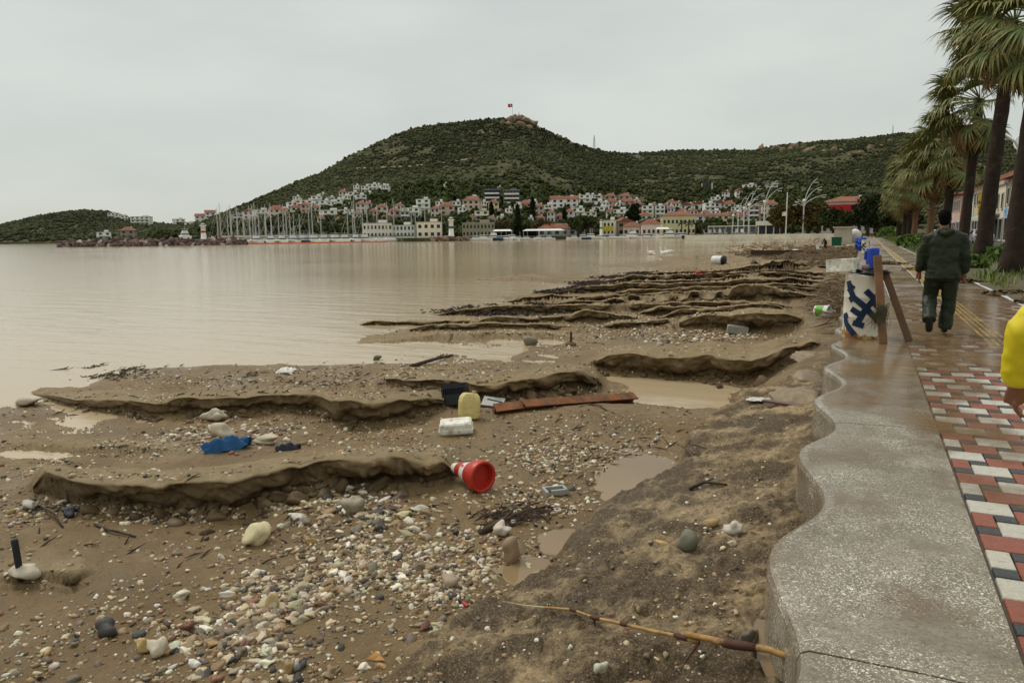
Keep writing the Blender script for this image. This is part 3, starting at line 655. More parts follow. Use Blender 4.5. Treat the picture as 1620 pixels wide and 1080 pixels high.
for k in range(70):
    y = 11.0 + k * .41 if k < 40 else 27.4 + (k - 40) * 5.0
    ln = .40 if k < 40 else 4.97
    mb = MB(); flat(mb, 1.52, 1.84, y, y + ln, .004)
    if k < 40:
        for q in range(4): mb.box((1.56 + q * .08, y + ln / 2, .006), (.03, ln * .86, .008))
    mb.build('tactile_tile', YEL, tact)
# thin film of muddy flood water on the paving
def film_material():
    m, nt, N, L, b = nodes_of('muddy_film')
    out = N['Material Output']; tc = N.new('ShaderNodeTexCoord')
    n = N.new('ShaderNodeTexNoise'); n.inputs['Scale'].default_value = 1.5; n.inputs['Detail'].default_value = 7; n.inputs['Roughness'].default_value = .62
    mp = N.new('ShaderNodeMapping'); mp.inputs['Scale'].default_value = (.8, .6, 1); L.new(tc.outputs['Object'], mp.inputs[0]); L.new(mp.outputs[0], n.inputs['Vector'])
    sp = N.new('ShaderNodeSeparateXYZ'); L.new(tc.outputs['Object'], sp.inputs[0])
    g = N.new('ShaderNodeMapRange'); g.inputs['From Min'].default_value = 3.0; g.inputs['From Max'].default_value = 11.5; g.inputs['To Min'].default_value = -.13; g.inputs['To Max'].default_value = .12; L.new(sp.outputs[1], g.inputs[0])
    g2 = N.new('ShaderNodeMapRange'); g2.inputs['From Min'].default_value = 13; g2.inputs['From Max'].default_value = 22; g2.inputs['To Min'].default_value = 0; g2.inputs['To Max'].default_value = -.18; L.new(sp.outputs[1], g2.inputs[0])
    a = N.new('ShaderNodeMath'); a.operation = 'ADD'; L.new(n.outputs[0], a.inputs[0]); L.new(g.outputs[0], a.inputs[1])
    a2 = N.new('ShaderNodeMath'); a2.operation = 'ADD'; L.new(a.outputs[0], a2.inputs[0]); L.new(g2.outputs[0], a2.inputs[1])
    f = N.new('ShaderNodeMapRange'); f.inputs['From Min'].default_value = .40; f.inputs['From Max'].default_value = .64; f.inputs['To Max'].default_value = .86; L.new(a2.outputs[0], f.inputs[0])
    b.inputs['Base Color'].default_value = (.215, .135, .065, 1); b.inputs['Roughness'].default_value = .16; b.inputs['IOR'].default_value = 1.33
    w = N.new('ShaderNodeTexNoise'); w.inputs['Scale'].default_value = 5; w.inputs['Detail'].default_value = 4; mp2 = N.new('ShaderNodeMapping'); mp2.inputs['Scale'].default_value = (.5, 2.4, 1); L.new(tc.outputs['Object'], mp2.inputs[0]); L.new(mp2.outputs[0], w.inputs['Vector'])
    bp = N.new('ShaderNodeBump'); bp.inputs['Strength'].default_value = .18; bp.inputs['Distance'].default_value = .02; L.new(w.outputs[0], bp.inputs['Height']); L.new(bp.outputs[0], b.inputs['Normal'])
    t = N.new('ShaderNodeBsdfTransparent'); mx = N.new('ShaderNodeMixShader'); L.new(f.outputs[0], mx.inputs[0]); L.new(t.outputs[0], mx.inputs[1]); L.new(b.outputs[0], mx.inputs[2]); L.new(mx.outputs[0], out.inputs[0])
    return m
mb = MB(); ys = [1.6 + 22.4 * i / 224 for i in range(225)]
mb.loft([[Vector((cap_edge(y) + .06, y, .0085)), Vector((.3, y, .0095)), Vector((2.84, y, .0085))] for y in ys], closed=False)
tag(mb.build('flood_water', film_material()), kind='structure')
# verge, street and land on the far side of the promenade
SOIL = pm('wet_soil', (.10, .07, .04), .6, .3, 1.2, .5, color2=(.05, .07, .02), thresh=(.42, .6), bscale=20)
ASPH = pm('wet_asphalt', (.055, .053, .05), .35, .3, 3, .2, rough_var=.2)
vx = np.linspace(2.85, 8.2, 22); vy = np.linspace(1, 222, 500); VX, VY = np.meshgrid(vx, vy)
VZ = .03 + .05 * sstep(2.9, 3.6, VX) + .05 * fbm(VX * .9, VY * .9, 12, 4)
n1, n2 = VX.shape; ii = np.arange(n1 * n2).reshape(n1, n2); Q3 = np.stack([ii[:-1, :-1], ii[:-1, 1:], ii[1:, 1:], ii[1:, :-1]], -1).reshape(-1, 4)
tag(link('verge', fast_mesh('verge', np.c_[VX.ravel(), VY.ravel(), VZ.ravel()], Q3, SOIL, True)), kind='structure')
mb = MB(); mb.box((8.3, 111, .02), (.2, 222, .26)); tag(mb.build('kerb', pm('kerb_stone', (.3, .28, .25), .6, .2, 5, .2)), kind='structure')
mb = MB(); flat(mb, 8.4, 700, -60, 238, .0); flat(mb, 2.0, 700, 238, 700, -.01); tag(mb.build('road', ASPH), kind='structure')
mb = MB(); flat(mb, .6, 8.5, -60, 1.2, -.01); tag(mb.build('near_pavement', PAV), kind='structure')
# ================================================================== HILLS
SKY = [(-1600,374,900),(-600,372,900),(-200,366,950),(0,358,1000),(30,350,1000),(80,338,1000),(130,333,1000),(170,336,980),(200,345,950),(235,353,900),(275,357,850),(320,351,820),(345,341,810),(400,319,830),(450,298,850),(500,276,880),(550,249,920),(600,225,950),(650,206,980),(700,196,1010),(750,191,1030),(795,187,1050),(815,184,1050),(835,187,1060),(852,200,1070),(880,213,1080),(920,230,1100),(960,240,1130),(1000,243,1200),(1060,238,1300),(1120,238,1350),(1190,238,1400),(1220,231,1400),(1290,223,1400),(1350,220,1400),(1400,215,1400),(1430,211,1400),(1500,214,1350),(1620,226,1300),(1900,270,1200),(2600,340,1200),(5000,350,1200)]
COAST = [(-1600,800),(-200,750),(0,720),(95,660),(200,500),(340,410),(375,385),(450,362),(600,350),(640,335),(780,338),(870,345),(1050,346),(1150,320),(1190,262),(1235,232),(1380,226),(5000,226)]
HB = [(-1600,860),(0,760),(200,600),(340,470),(450,410),(600,405),(800,405),(1050,420),(1250,440),(1400,470),(1700,500),(5000,500)]
_sa = np.array([px_az(min(p[0], 2600), p[1]) + (0 if p[0] <= 2600 else .6) for p in SKY]); _st = np.array([px_tan(min(p[0], 2600), p[1]) for p in SKY]); _sR = np.array([p[2] for p in SKY], float)
_coA = np.array([px_az(min(p[0], 2600)) + (0 if p[0] <= 2600 else .6) for p in COAST]); _coR = np.array([p[1] for p in COAST], float)
_hbA = np.array([px_az(min(p[0], 2600)) + (0 if p[0] <= 2600 else .6) for p in HB]); _hbR = np.array([p[1] for p in HB], float)
def hill_z(az, r):
    az = np.asarray(az, float); r = np.asarray(r, float)
    RR = np.interp(az, _sa, _sR); H = CAMZ + RR * np.interp(az, _sa, _st); B = np.interp(az, _hbA, _hbR); Co = np.interp(az, _coA, _coR)
    s = np.clip((r - B) / (RR - B), 0, 3); x, y = r * np.sin(az), r * np.cos(az)
    S = np.where(s < 1, s * (.62 + .38 * s), 1 - 1.1 * (s - 1))
    z = .5 + (H - .5) * S
    am = np.clip(s, 0, 1) * np.clip(1.02 - s, 0, 1)
    z = z + am * H * (.30 * fbm(x / 260, y / 260, 201, 3)) + np.clip(s, 0, 1) * 2.2 * fbm(x / 45, y / 45, 203, 3) * np.clip(H / 60, .15, 1)
    return np.where(r < Co, -3.0, z)
ha = np.concatenate([np.linspace(R(-85), R(-63), 40)[:-1], np.linspace(R(-63), R(12), 440), np.linspace(R(12), R(60), 80)[1:]])
hs = np.concatenate([[-.0001, .0001], np.linspace(.1, .9, 6), 1 + np.linspace(0, 1, 120) ** 1.15, 2 + np.linspace(.02, .6, 14)])
HA, HS = np.meshgrid(ha, hs)
RRg = np.interp(HA, _sa, _sR); Bg = np.interp(HA, _hbA, _hbR); Cg = np.interp(HA, _coA, _coR)
HR = np.where(HS < 1, Cg + (Bg - Cg) * HS, Bg + (RRg - Bg) * (HS - 1))
HZ = hill_z(HA, HR); HZ[0] = -3
n1, n2 = HA.shape; ii = np.arange(n1 * n2).reshape(n1, n2); QH = np.stack([ii[:-1, :-1], ii[:-1, 1:], ii[1:, 1:], ii[1:, :-1]], -1).reshape(-1, 4)
def hill_material():
    m, nt, N, L, b = nodes_of('hillside')
    tc = N.new('ShaderNodeTexCoord')
    def noise(s, d=5, r=.6, loc=(0, 0, 0)):
        mp = N.new('ShaderNodeMapping'); mp.inputs['Location'].default_value = loc; L.new(tc.outputs['Object'], mp.inputs[0])
        n = N.new('ShaderNodeTexNoise'); n.inputs['Scale'].default_value = s; n.inputs['Detail'].default_value = d; n.inputs['Roughness'].default_value = r; L.new(mp.outputs[0], n.inputs['Vector']); return n.outputs[0]
    def ramp(x, a, b_):
        r = N.new('ShaderNodeMapRange'); r.inputs['From Min'].default_value = a; r.inputs['From Max'].default_value = b_; L.new(x, r.inputs[0]); return r.outputs[0]
    def mix(f, c1, c2):
        x = N.new('ShaderNodeMix'); x.data_type = 'RGBA'; L.new(f, x.inputs[0])
        for i, c in ((6, c1), (7, c2)):
            if isinstance(c, tuple): x.inputs[i].default_value = (*c, 1)
            else: L.new(c, x.inputs[i])
        return x.outputs[2]
    c = mix(ramp(noise(.02, 6, .6), .4, .62), (.046, .047, .022), (.082, .078, .037))
    c = mix(ramp(noise(.05, 6, .7, (40, 9, 0)), .56, .68), c, (.15, .125, .06))
    c = mix(ramp(noise(.09, 5, .7, (4, 90, 0)), .64, .72), c, (.2, .14, .085))
    L.new(c, b.inputs['Base Color']); b.inputs['Roughness'].default_value = .9; b.inputs['Specular IOR Level'].default_value = .06
    return m
hills = link('hills', fast_mesh('hills', np.c_[(HR * np.sin(HA)).ravel(), (HR * np.cos(HA)).ravel(), HZ.ravel()], QH, hill_material(), True)); tag(hills, kind='structure')
def hit_hill(px, py, rmin=0):
    az = px_az(px, py); t = px_tan(px, py); rr = np.linspace(max(rmin, float(np.interp(az, _coA, _coR)) + .5), float(np.interp(az, _sa, _sR)), 1500)
    z = hill_z(np.full_like(rr, az), rr); k = np.where(z >= CAMZ + rr * t)[0]
    r_ = rr[k[0]] if len(k) else rr[-1]
    return np.array([r_ * sin(az), r_ * cos(az), float(hill_z(np.array([az]), np.array([r_]))[0])])
def at_dist(px, r_, z):
    az = px_az(px); return np.array([r_ * sin(az), r_ * cos(az), z])
# scrub over the slopes
def blob_shape(seed):
    v, f = ico(1); rs = np.random.RandomState(seed); v = v * (1 + .55 * (rs.rand(len(v)) - .5))[:, None]; v[:, 2] = np.where(v[:, 2] < 0, v[:, 2] * .5, v[:, 2]); return v, f
BL = [blob_shape(300 + k) for k in range(8)]
LEAF = pm('scrub_leaves', (.05, .06, .02), .85, .35, .8, 0, attr='Col', spec=.06)
n = 130000
az = np.random.uniform(R(-63), R(11), n); s = np.random.rand(n) ** .85 * 1.04
RRn = np.interp(az, _sa, _sR); Bn = np.interp(az, _hbA, _hbR); r_ = Bn + (RRn - Bn) * s
x, y = r_ * np.sin(az), r_ * np.cos(az)
dens = fbm(x / 80, y / 80, 221, 4) * 1.1 + fbm(x / 18, y / 18, 225, 2) * .5 + .40 + .35 * sstep(.35, .8, s)
keep = np.random.rand(n) < np.clip(dens, .06, 1)
az, s, r_, x, y = az[keep], s[keep], r_[keep], x[keep], y[keep]; n = len(az)
z = hill_z(az, r_); sz = (.7 + 1.5 * np.random.rand(n) ** 3) * (r_ / 700) ** .6 * (1 + .5 * (1 - s)); sz = np.minimum(sz, 4.2)
g = np.random.rand(n); tone = .75 + .4 * np.random.rand(n) + .55 * fbm(x / 110, y / 110, 231, 3)
cA = np.array([.032, .037, .016]); cB = np.array([.074, .077, .034]); colr = (cA + (cB - cA) * (g ** 1.6)[:, None]) * tone[:, None]
OC = []
for k in range(10):
    rs = np.random.RandomState(350 + k); v = np.array([[1, 0, 0], [0, 1, 0], [-1, 0, 0], [0, -1, 0], [.2, .2, 1], [0, 0, -.6]]) * (1 + .7 * (rs.rand(6, 1) - .5)) + .25 * (rs.rand(6, 3) - .5); OC.append((v, np.array([[0, 1, 4], [1, 2, 4], [2, 3, 4], [3, 0, 4], [1, 0, 5], [2, 1, 5], [3, 2, 5], [0, 3, 5]])))
an = np.random.uniform(.75, 1.7, n); scrub = link('hillside_scrub', None); scrub['kind'] = 'stuff'; SS = np.c_[sz * an, sz * 1.25 / np.sqrt(an), sz * np.random.uniform(.6, 1.1, n)]; PP_ = np.c_[x, y, z + sz * .2]
for msk, shp in ((r_ < 560, BL), (r_ >= 560, OC)): scatter_mesh('scrub_mass', shp, PP_[msk], SS[msk], rand_rot(int(msk.sum()), .3), colr[msk], LEAF, parent=scrub, smooth=True)
# bigger trees between the houses, a continuous wood on the lower slopes
n = 5200; az = np.random.uniform(px_az(240), px_az(1440), n); s = np.random.rand(n) ** 1.1 * .42 - .02
RRn = np.interp(az, _sa, _sR); Bn = np.interp(az, _hbA, _hbR); r_ = Bn + (RRn - Bn) * s; x, y = r_ * np.sin(az), r_ * np.cos(az); z = hill_z(az, r_)
kk = fbm(x / 45, y / 45, 241, 3) > -.15; x, y, z, r_ = x[kk], y[kk], z[kk], r_[kk]; n = len(x)
P = []; S = []; C = []
for i in range(n):
    h = random.uniform(2.2, 4.4); base = np.array([.028, .037, .012]) * random.uniform(.6, 1.8) + np.array([.02, .012, 0]) * (random.random() < .2)
    for k in range(4):
        P.append((x[i] + random.uniform(-1, 1) * h * .5, y[i] + random.uniform(-1, 1) * h * .5, z[i] + h * (.45 + .28 * k * random.random()))); q = h * random.uniform(.3, .55); S.append((q, q, q * .85)); C.append(base * random.uniform(.75, 1.25))
scatter_mesh('hillside_wood', BL, np.array(P), np.array(S), rand_rot(len(P)), np.array(C), LEAF)
# rock outcrop on the summit and on the far ridge
ROCKM = pm('outcrop_rock', (.25, .165, .10), .9, .4, .35, 0, color2=(.13, .095, .065), thresh=(.42, .6))
RS = [rock_shape(2, 400 + k, .5, True) for k in range(6)]
def outcrop(label, spots):
    o = thing('rock_outcrop', label, 'rock outcrop', hit_hill(*spots[0][:2]))
    for px, py, sz in spots:
        p = hit_hill(px, py); v, f = RS[random.randrange(6)]; me = fast_mesh('rock', v * np.array([sz, sz, sz * random.uniform(.7, 1.1)]), f, ROCKM)
        l = link('rock', me, o, Vector(p) - o.location, (random.uniform(-.4, .4), random.uniform(-.4, .4), random.uniform(0, 6)))
    return o
outcrop('pale tan rock crag crowning the big hill under the flag', [(822, 190, 9), (812, 192, 8), (832, 192, 9), (842, 197, 7), (806, 197, 6), (822, 199, 8), (838, 203, 6), (852, 205, 5), (814, 184, 5), (828, 185, 6), (795, 196, 4)])
outcrop('broad tan rock outcrop on the skyline of the right-hand ridge', [(1262 + 13 * k + random.uniform(-5, 5), 233 + 8 * random.random(), random.uniform(5, 9)) for k in range(-4, 6)])
outcrop('small pale rocks on the slope left of the ridge outcrop', [(1120 + 9 * k, 258 - 2 * k + 5 * random.random(), random.uniform(3, 5)) for k in range(5)])
outcrop('scattered pale rocks near the palms end of the ridge', [(1345 + 16 * k, 236 - 3 * k + 12 * random.random(), random.uniform(3, 6)) for k in range(5)])
outcrop('single tan rock high on the left flank of the big hill', [(760, 210, 5), (764, 212, 4), (757, 213, 3.5)])
outcrop('rock ribs on the descending shoulder of the big hill', [(884, 217, 4), (893, 221, 4), (905, 228, 4), (918, 233, 3.5)])
# tracks cut across the slope
DIRT = pm('dirt_track', (.26, .19, .115), .9, .2, .3, 0)
def track(name, pts, w):
    P3 = []
    for (x0, y0), (x1, y1) in zip(pts[:-1], pts[1:]):
        for k in range(8):
            t = k / 8; P3.append(hit_hill(x0 + (x1 - x0) * t, y0 + (y1 - y0) * t))
    P3 = np.array(P3); mb = MB(); V = []; Fc = []
    for i, p in enumerate(P3):
        u = Vector((p[0], p[1], 0)).normalized(); V += [Vector(p) - u * w + Vector((0, 0, .6 - w * .28)), Vector(p) + u * w * 1.0 + Vector((0, 0, .9 + w * .3))]
    mb.add(V, [(2 * i, 2 * i + 1, 2 * i + 3, 2 * i + 2) for i in range(len(P3) - 1)])
    tag(mb.build(name, DIRT), kind='structure')
track('hill_track', [(555, 268), (600, 266), (650, 264), (700, 259), (725, 255), (760, 250), (800, 247)], 2.2)
track('hill_path', [(965, 262), (985, 264), (1000, 272), (1008, 280)], 1.8)
track('ridge_path', [(1045, 281), (1075, 272), (1110, 268), (1140, 262)], 1.5)

# ================================================================== TOWN
WH = (.78, .76, .70); CR = (.66, .59, .46); YL = (.66, .56, .34); PK = (.54, .38, .32); GR = (.36, .35, .33); ST = (.33, .27, .2); DK = (.03, .035, .045)
WALLM = pm('house_wall', (1, 1, 1), .85, .10, .35, 0, objcol=True, detail=6)
ROOFM = pm('roof_tiles', (.27, .095, .055), .85, .3, .5, 0, color2=(.17, .08, .055), thresh=(.42, .62))
FLATM = pm('flat_roof', (.42, .40, .36), .9, .15, .4, 0)
GLASS = pm('window_glass', (.022, .026, .032), .12, .4, .6, 0)
FRAME = pm('window_frame', (.5, .48, .44), .6, .1, 1, 0)
SHUT = pm('brown_door', (.12, .06, .03), .6, .2, 1, 0)
_wm = make_mesh('window', *(lambda m: (m.v, m.f))(MB().box((0, 0, 0), (1, .12, 1))), GLASS)
_fm_mb = MB()
for c, sz in (((-.54, 0, 0), (.08, .2, 1.16)), ((.54, 0, 0), (.08, .2, 1.16)), ((0, 0, .54), (1, .2, .08)), ((0, 0, -.54), (1.2, .26, .08))): _fm_mb.box(c, sz)
_wf = make_mesh('window_frame', _fm_mb.v, _fm_mb.f, FRAME)
_dm = make_mesh('door', *(lambda m: (m.v, m.f))(MB().box((0, 0, .5), (1, .14, 1))), SHUT)
HOUSES = []
def house(px, py, wpx, st, col, roof, row, look, big=False, yaw=None, dist=None, zb=None, cat='house', name='house', depth=.8, sh=3.0, frames=False, rpitch=.3, win=None, label=None):
    p = hit_hill(px, py) if dist is None else at_dist(px, dist, .5 if zb is None else zb)
    d = hypot(p[0], p[1]); w = wpx * d / F; H = st * sh; dp = max(6.0, w * depth) if not big else w * depth
    face = atan2(-p[0], -p[1]); y = yaw if yaw is not None else random.uniform(-.35, .35)
    o = thing(name, 'x', cat, p, -face + y + pi)      # local -Y faces the viewer
    lo = 4.0 if dist is None else .6
    mb = MB(); mb.box((0, 0, (H - lo) / 2), (w, dp, H + lo)); q = mb.build('wall', WALLM, o); q.color = (*[c * random.uniform(.92, 1.06) for c in col], 1)
    mb = MB()
    if roof == 'flat':
        mb.box((0, 0, H + .12), (w + .5, dp + .5, .24)); mb.box((w * .2, dp * .1, H + .9), (w * .3, dp * .35, 1.4), mi=1); rf = mb.build('roof', [FLATM, WALLM], o); rf.color = (*col, 1)
    else:
        e = .6; hw, hd = w / 2 + e, dp / 2 + e; rh = max(1.6, min(hw, hd) * 2 * rpitch)
        if roof == 'hip':
            rl = max(.3, hw - hd * .9) if hw >= hd else .3
            mb.add([(-hw, -hd, H + .02), (hw, -hd, H + .02), (hw, hd, H + .02), (-hw, hd, H + .02), (-rl, 0, H + rh), (rl, 0, H + rh)], [(0, 1, 5, 4), (1, 2, 5), (2, 3, 4, 5), (3, 0, 4), (3, 2, 1, 0)])
        elif roof == 'gable':
            mb.add([(-hw, -hd, H + .02), (hw, -hd, H + .02), (hw, hd, H + .02), (-hw, hd, H + .02), (-hw, 0, H + rh), (hw, 0, H + rh)], [(0, 1, 5, 4), (1, 2, 5), (2, 3, 4, 5), (3, 0, 4), (3, 2, 1, 0)])
        else:  # gable end to the front
            mb.add([(-hw, -hd, H + .02), (hw, -hd, H + .02), (hw, hd, H + .02), (-hw, hd, H + .02), (0, -hd, H + rh), (0, hd, H + rh)], [(0, 1, 4), (1, 2, 5, 4), (2, 3, 5), (3, 0, 4, 5), (3, 2, 1, 0)])
        rf = mb.build('roof', ROOFM, o)
        m2 = MB(); m2.box((w * .22, dp * .12, H + rh * .8), (.8, .8, 1.6)); c = m2.build('chimney', WALLM, rf); c.color = (*WH, 1)
    nw = win or max(2, int(w / 3.6)); ww = min(1.9, w / nw * .5)
    for f in range(st):
        for i in range(nw):
            if f == 0 and i == nw // 2 and not big:
                link('door', _dm, o, (-w / 2 + w * (i + .5) / nw, -dp / 2, 0.02), scale=(1.3, 1, 2.2)); continue
            wi = link('window', _wm, o, (-w / 2 + w * (i + .5) / nw, -dp / 2 - .01, f * sh + 1.65), scale=(ww, 1, 1.55))
            if frames: link('window_frame', _wf, wi)
        if dp > 7:
            for sx in (-1, 1): link('window', _wm, o, (sx * (w / 2 + .01), -dp * .18, f * sh + 1.65), (0, 0, pi / 2), (1.3, 1, 1.5))
    if st >= 2 and roof == 'flat' and row != 'quay':
        for f in range(1, st):
            mb = MB(); mb.box((0, -dp / 2 - .75, f * sh), (w * .9, 1.5, .2)); mb.box((0, -dp / 2 - 1.47, f * sh + .55), (w * .9, .08, .9)); b = mb.build('balcony', WALLM, o); b.color = (*WH, 1)
    HOUSES.append((row, px, o, look, label)); return o
def hs(row, look, col, roof, items, **k):
    for px, py, w, st in items: house(px, py, w, st, col, roof, row, look, **k)
W_ = 'white flat-roofed house'; Rr = 'red-roofed house'
hs('headland', W_, WH, 'flat', [(178, 346, 9, 2), (188, 348, 8, 2), (197, 350, 9, 2)])
hs('headland', 'large white two-storey block', WH, 'flat', [(225, 357, 24, 3)])
hs('headland', W_, WH, 'flat', [(283, 352, 14, 2), (300, 357, 12, 1)])
hs('headland', 'white house with tiled gable roof', WH, 'gable', [(318, 347, 14, 2), (333, 344, 14, 2)])
hs('breakwater', 'white stepped two-storey building', WH, 'flat', [(165, 380, 17, 2)])
hs('breakwater', 'open shed with brown hipped roof', ST, 'hip', [(204, 377, 18, 2)])
hs('spur', W_, WH, 'flat', [(462, 332, 14, 2), (488, 329, 19, 2), (501, 322, 16, 2), (514, 330, 17, 2), (523, 318, 13, 1), (534, 328, 16, 2), (559, 316, 15, 2), (570, 321, 17, 2), (579, 306, 12, 2), (590, 303, 14, 2), (607, 305, 12, 2), (604, 313, 9, 1)])
hs('spur', 'yellow flat-roofed house', YL, 'flat', [(474, 329, 13, 2)])
hs('spur', 'small tan house with tiled hip roof', CR, 'hip', [(543, 315, 11, 2)])
hs('masts', 'grey flat-roofed house', GR, 'flat', [(376, 351, 17, 2), (640, 350, 14, 2)])
hs('masts', 'white house with gable end to the sea', WH, 'gablef', [(393, 347, 15, 2)])
hs('masts', 'wide white house', WH, 'flat', [(414, 344, 22, 2), (523, 347, 29, 2), (652, 344, 26, 2)])
hs('masts', 'cream house with red roof', CR, 'hip', [(438, 344, 24, 2), (468, 341, 14, 2), (572, 344, 14, 3), (605, 342, 18, 2)])
hs('masts', 'reddish house with tiled roof', PK, 'hip', [(484, 344, 13, 3), (592, 349, 13, 2), (624, 349, 16, 2)])
hs('masts', W_, WH, 'flat', [(545, 346, 14, 2), (556, 350, 12, 2), (670, 337, 21, 3)])
hs('upper', 'cream villa with red roof', (.6, .46, .34), 'hip', [(707, 341, 23, 2), (748, 339, 26, 3)])
hs('upper', 'white villa', WH, 'flat', [(722, 333, 14, 2), (748, 325, 16, 2)])
house(778, 328, 25, 4, DK, 'flat', 'upper', 'black glass-fronted modern block', yaw=.05, win=6)
house(809, 329, 25, 4, (.12, .12, .12), 'flat', 'upper', 'dark grey modern block with white frame', yaw=.05, win=5)
hs('upper', 'yellow house with red tiled roof', YL, 'hip', [(781, 335, 16, 2)])
hs('upper', 'pink house with tiled roof', PK, 'hip', [(833, 336, 20, 2), (853, 341, 15, 2)])
hs('upper', 'white terraced house with red roof', WH, 'gable', [(881, 336, 20, 3), (905, 335, 18, 3)])
hs('upper', W_, WH, 'flat', [(902, 324, 15, 2), (926, 327, 18, 3), (946, 321, 12, 2), (945, 331, 19, 2)])
hs('upper', 'pinkish house with red roof', PK, 'hip', [(966, 322, 17, 2), (989, 322, 18, 2), (970, 331, 16, 2), (995, 331, 17, 2)])
hs('lower', 'cream flat-roofed villa', CR, 'flat', [(762, 349, 22, 2), (933, 350, 18, 2)])
hs('lower', W_, WH, 'flat', [(805, 345, 10, 2), (792, 350, 14, 1), (838, 352, 12, 1), (915, 343, 18, 2), (950, 341, 24, 2), (981, 345, 22, 2), (997, 351, 14, 2)])
hs('lower', 'pale pink house', PK, 'hip', [(820, 349, 13, 1), (887, 349, 16, 1), (1008, 336, 18, 2)])
hs('right', 'white panel-roofed house', WH, 'flat', [(1025, 346, 17, 3), (1042, 346, 15, 3)])
hs('right', Rr, WH, 'hip', [(1061, 332, 12, 2), (1071, 334, 10, 2), (1020, 356, 18, 2), (1105, 357, 18, 2)])
hs('right', 'white house with tiled roof', WH, 'gablef', [(1088, 338, 18, 2), (1107, 336, 20, 2), (1140, 334, 16, 2)])
hs('right', W_, WH, 'flat', [(1121, 341, 16, 3), (1131, 347, 14, 2), (1164, 341, 12, 2), (1176, 345, 12, 2)])
hs('right', 'cream tiled house', CR, 'hip', [(1153, 335, 17, 2), (1122, 357, 18, 2), (1146, 356, 18, 2)])
hs('scattered', W_, WH, 'flat', [(1185, 302, 18, 2), (1132, 323, 14, 2), (705, 297, 5, 1), (790, 302, 4, 1)])
hs('scattered', 'white house with gable end', WH, 'gablef', [(1148, 315, 9, 2), (1168, 313, 9, 2)])
hs('scattered', 'pale stone house', GR, 'flat', [(1220, 302, 16, 2), (1006, 250, 10, 1)])
hs('lane', Rr, CR, 'hip', [(1217, 344, 24, 3), (1227, 353, 24, 2), (1172, 357, 18, 2)])
hs('lane', 'brown stone house with shuttered window', ST, 'flat', [(1193, 357, 16, 4), (1213, 360, 20, 2)])
# the smaller houses filling the gaps
for row, look, col, roof, lst in (('spur', 'small white cottage', WH, 'flat', [(448, 336, 10, 1), (470, 322, 9, 2), (495, 334, 10, 2), (510, 312, 8, 1), (526, 332, 11, 2), (548, 322, 10, 2), (551, 330, 9, 1), (564, 305, 9, 2), (584, 311, 10, 1), (598, 298, 8, 1), (612, 306, 9, 2)]),
   ('masts', 'small cream cottage', CR, 'hip', [(404, 352, 11, 1), (425, 352, 12, 1), (452, 349, 10, 2), (460, 352, 10, 1), (500, 341, 12, 2), (508, 352, 11, 1), (536, 354, 10, 1), (565, 353, 11, 2), (583, 336, 12, 2), (612, 351, 11, 1), (632, 340, 12, 2), (690, 345, 13, 2)]),
   ('upper', 'small pale house', WH, 'flat', [(696, 333, 11, 2), (731, 343, 12, 2), (765, 333, 9, 2), (795, 338, 9, 1), (820, 338, 10, 2), (845, 332, 10, 2), (866, 338, 11, 2), (893, 329, 9, 2), (915, 322, 10, 2), (936, 320, 9, 2), (957, 333, 11, 2), (979, 333, 10, 2), (1005, 327, 11, 2)]),
   ('lower', 'small grey-white house', (.66, .64, .6), 'hip', [(745, 352, 12, 1), (778, 353, 12, 1), (855, 352, 11, 1), (872, 351, 11, 2), (902, 349, 12, 2), (924, 353, 10, 1), (965, 348, 12, 2), (972, 353, 10, 1)]),
   ('right', 'small pale cottage', WH, 'hip', [(1033, 330, 10, 1), (1052, 338, 10, 2), (1062, 343, 10, 2), (1080, 347, 12, 2), (1096, 347, 11, 2), (1115, 350, 11, 2), (1135, 355, 11, 2), (1098, 329, 9, 1), (1128, 331, 9, 1), (1160, 350, 11, 2), (1170, 336, 9, 1), (1184, 349, 10, 2), (1046, 354, 11, 1)])):
    hs(row, look, col, roof, lst)
# waterfront
house(597, 0, 44, 2, (.74, .70, .62), 'flat', 'quay', '', dist=356, big=True, yaw=.05, cat='building', name='marina_building', sh=3.5, depth=.4, win=8, frames=True, label='cream glass-fronted two-storey marina building with white frame')
house(638, 0, 34, 2, WH, 'flat', 'quay', '', dist=360, big=True, yaw=.05, cat='building', name='marina_building', sh=3.0, depth=.4, win=6, label='low white marina building with terrace beside the glass-fronted one')
house(679, 0, 38, 2, (.74, .69, .58), 'flat', 'quay', '', dist=341, big=True, yaw=.03, cat='building', name='harbour_building', sh=3.5, depth=.4, win=4, label='cream box-shaped harbour building left of the white watch tower')
house(757, 0, 50, 2, ST, 'flat', 'quay', '', dist=352, big=True, yaw=.0, cat='building', name='harbour_building', sh=3.3, depth=.25, win=9, label='old stone harbour building with crumbling pale walls right of watch tower')
house(893, 0, 82, 1, GR, 'hip', 'quay', '', dist=356, big=True, yaw=.02, cat='building', name='warehouse', sh=3.4, depth=.3, win=7, label='long low warehouse with a red tiled hip roof on the quay')
house(1072, 0, 49, 2, YL, 'hip', 'quay', '', dist=372, big=True, yaw=.12, cat='building', name='mansion', sh=4.6, depth=.6, win=8, frames=True, rpitch=.18, label='grand yellow two-storey mansion with red hip roof and tall windows')
house(965, 0, 18, 2, WH, 'flat', 'quay', '', dist=362, big=True, cat='building', name='shop_building', sh=3.6, win=3, label='narrow white building with a yellow sign on the quay')
house(986, 0, 24, 2, ST, 'gablef', 'quay', '', dist=366, big=True, cat='building', name='stone_barn', sh=3.2, win=2, label='stone barn with a red gable roof near the quay')
house(1001, 0, 26, 1, CR, 'hip', 'quay', '', dist=358, big=True, cat='building', name='quay_house', sh=4.0, win=3, label='low tan house with hip roof beside the stone barn')
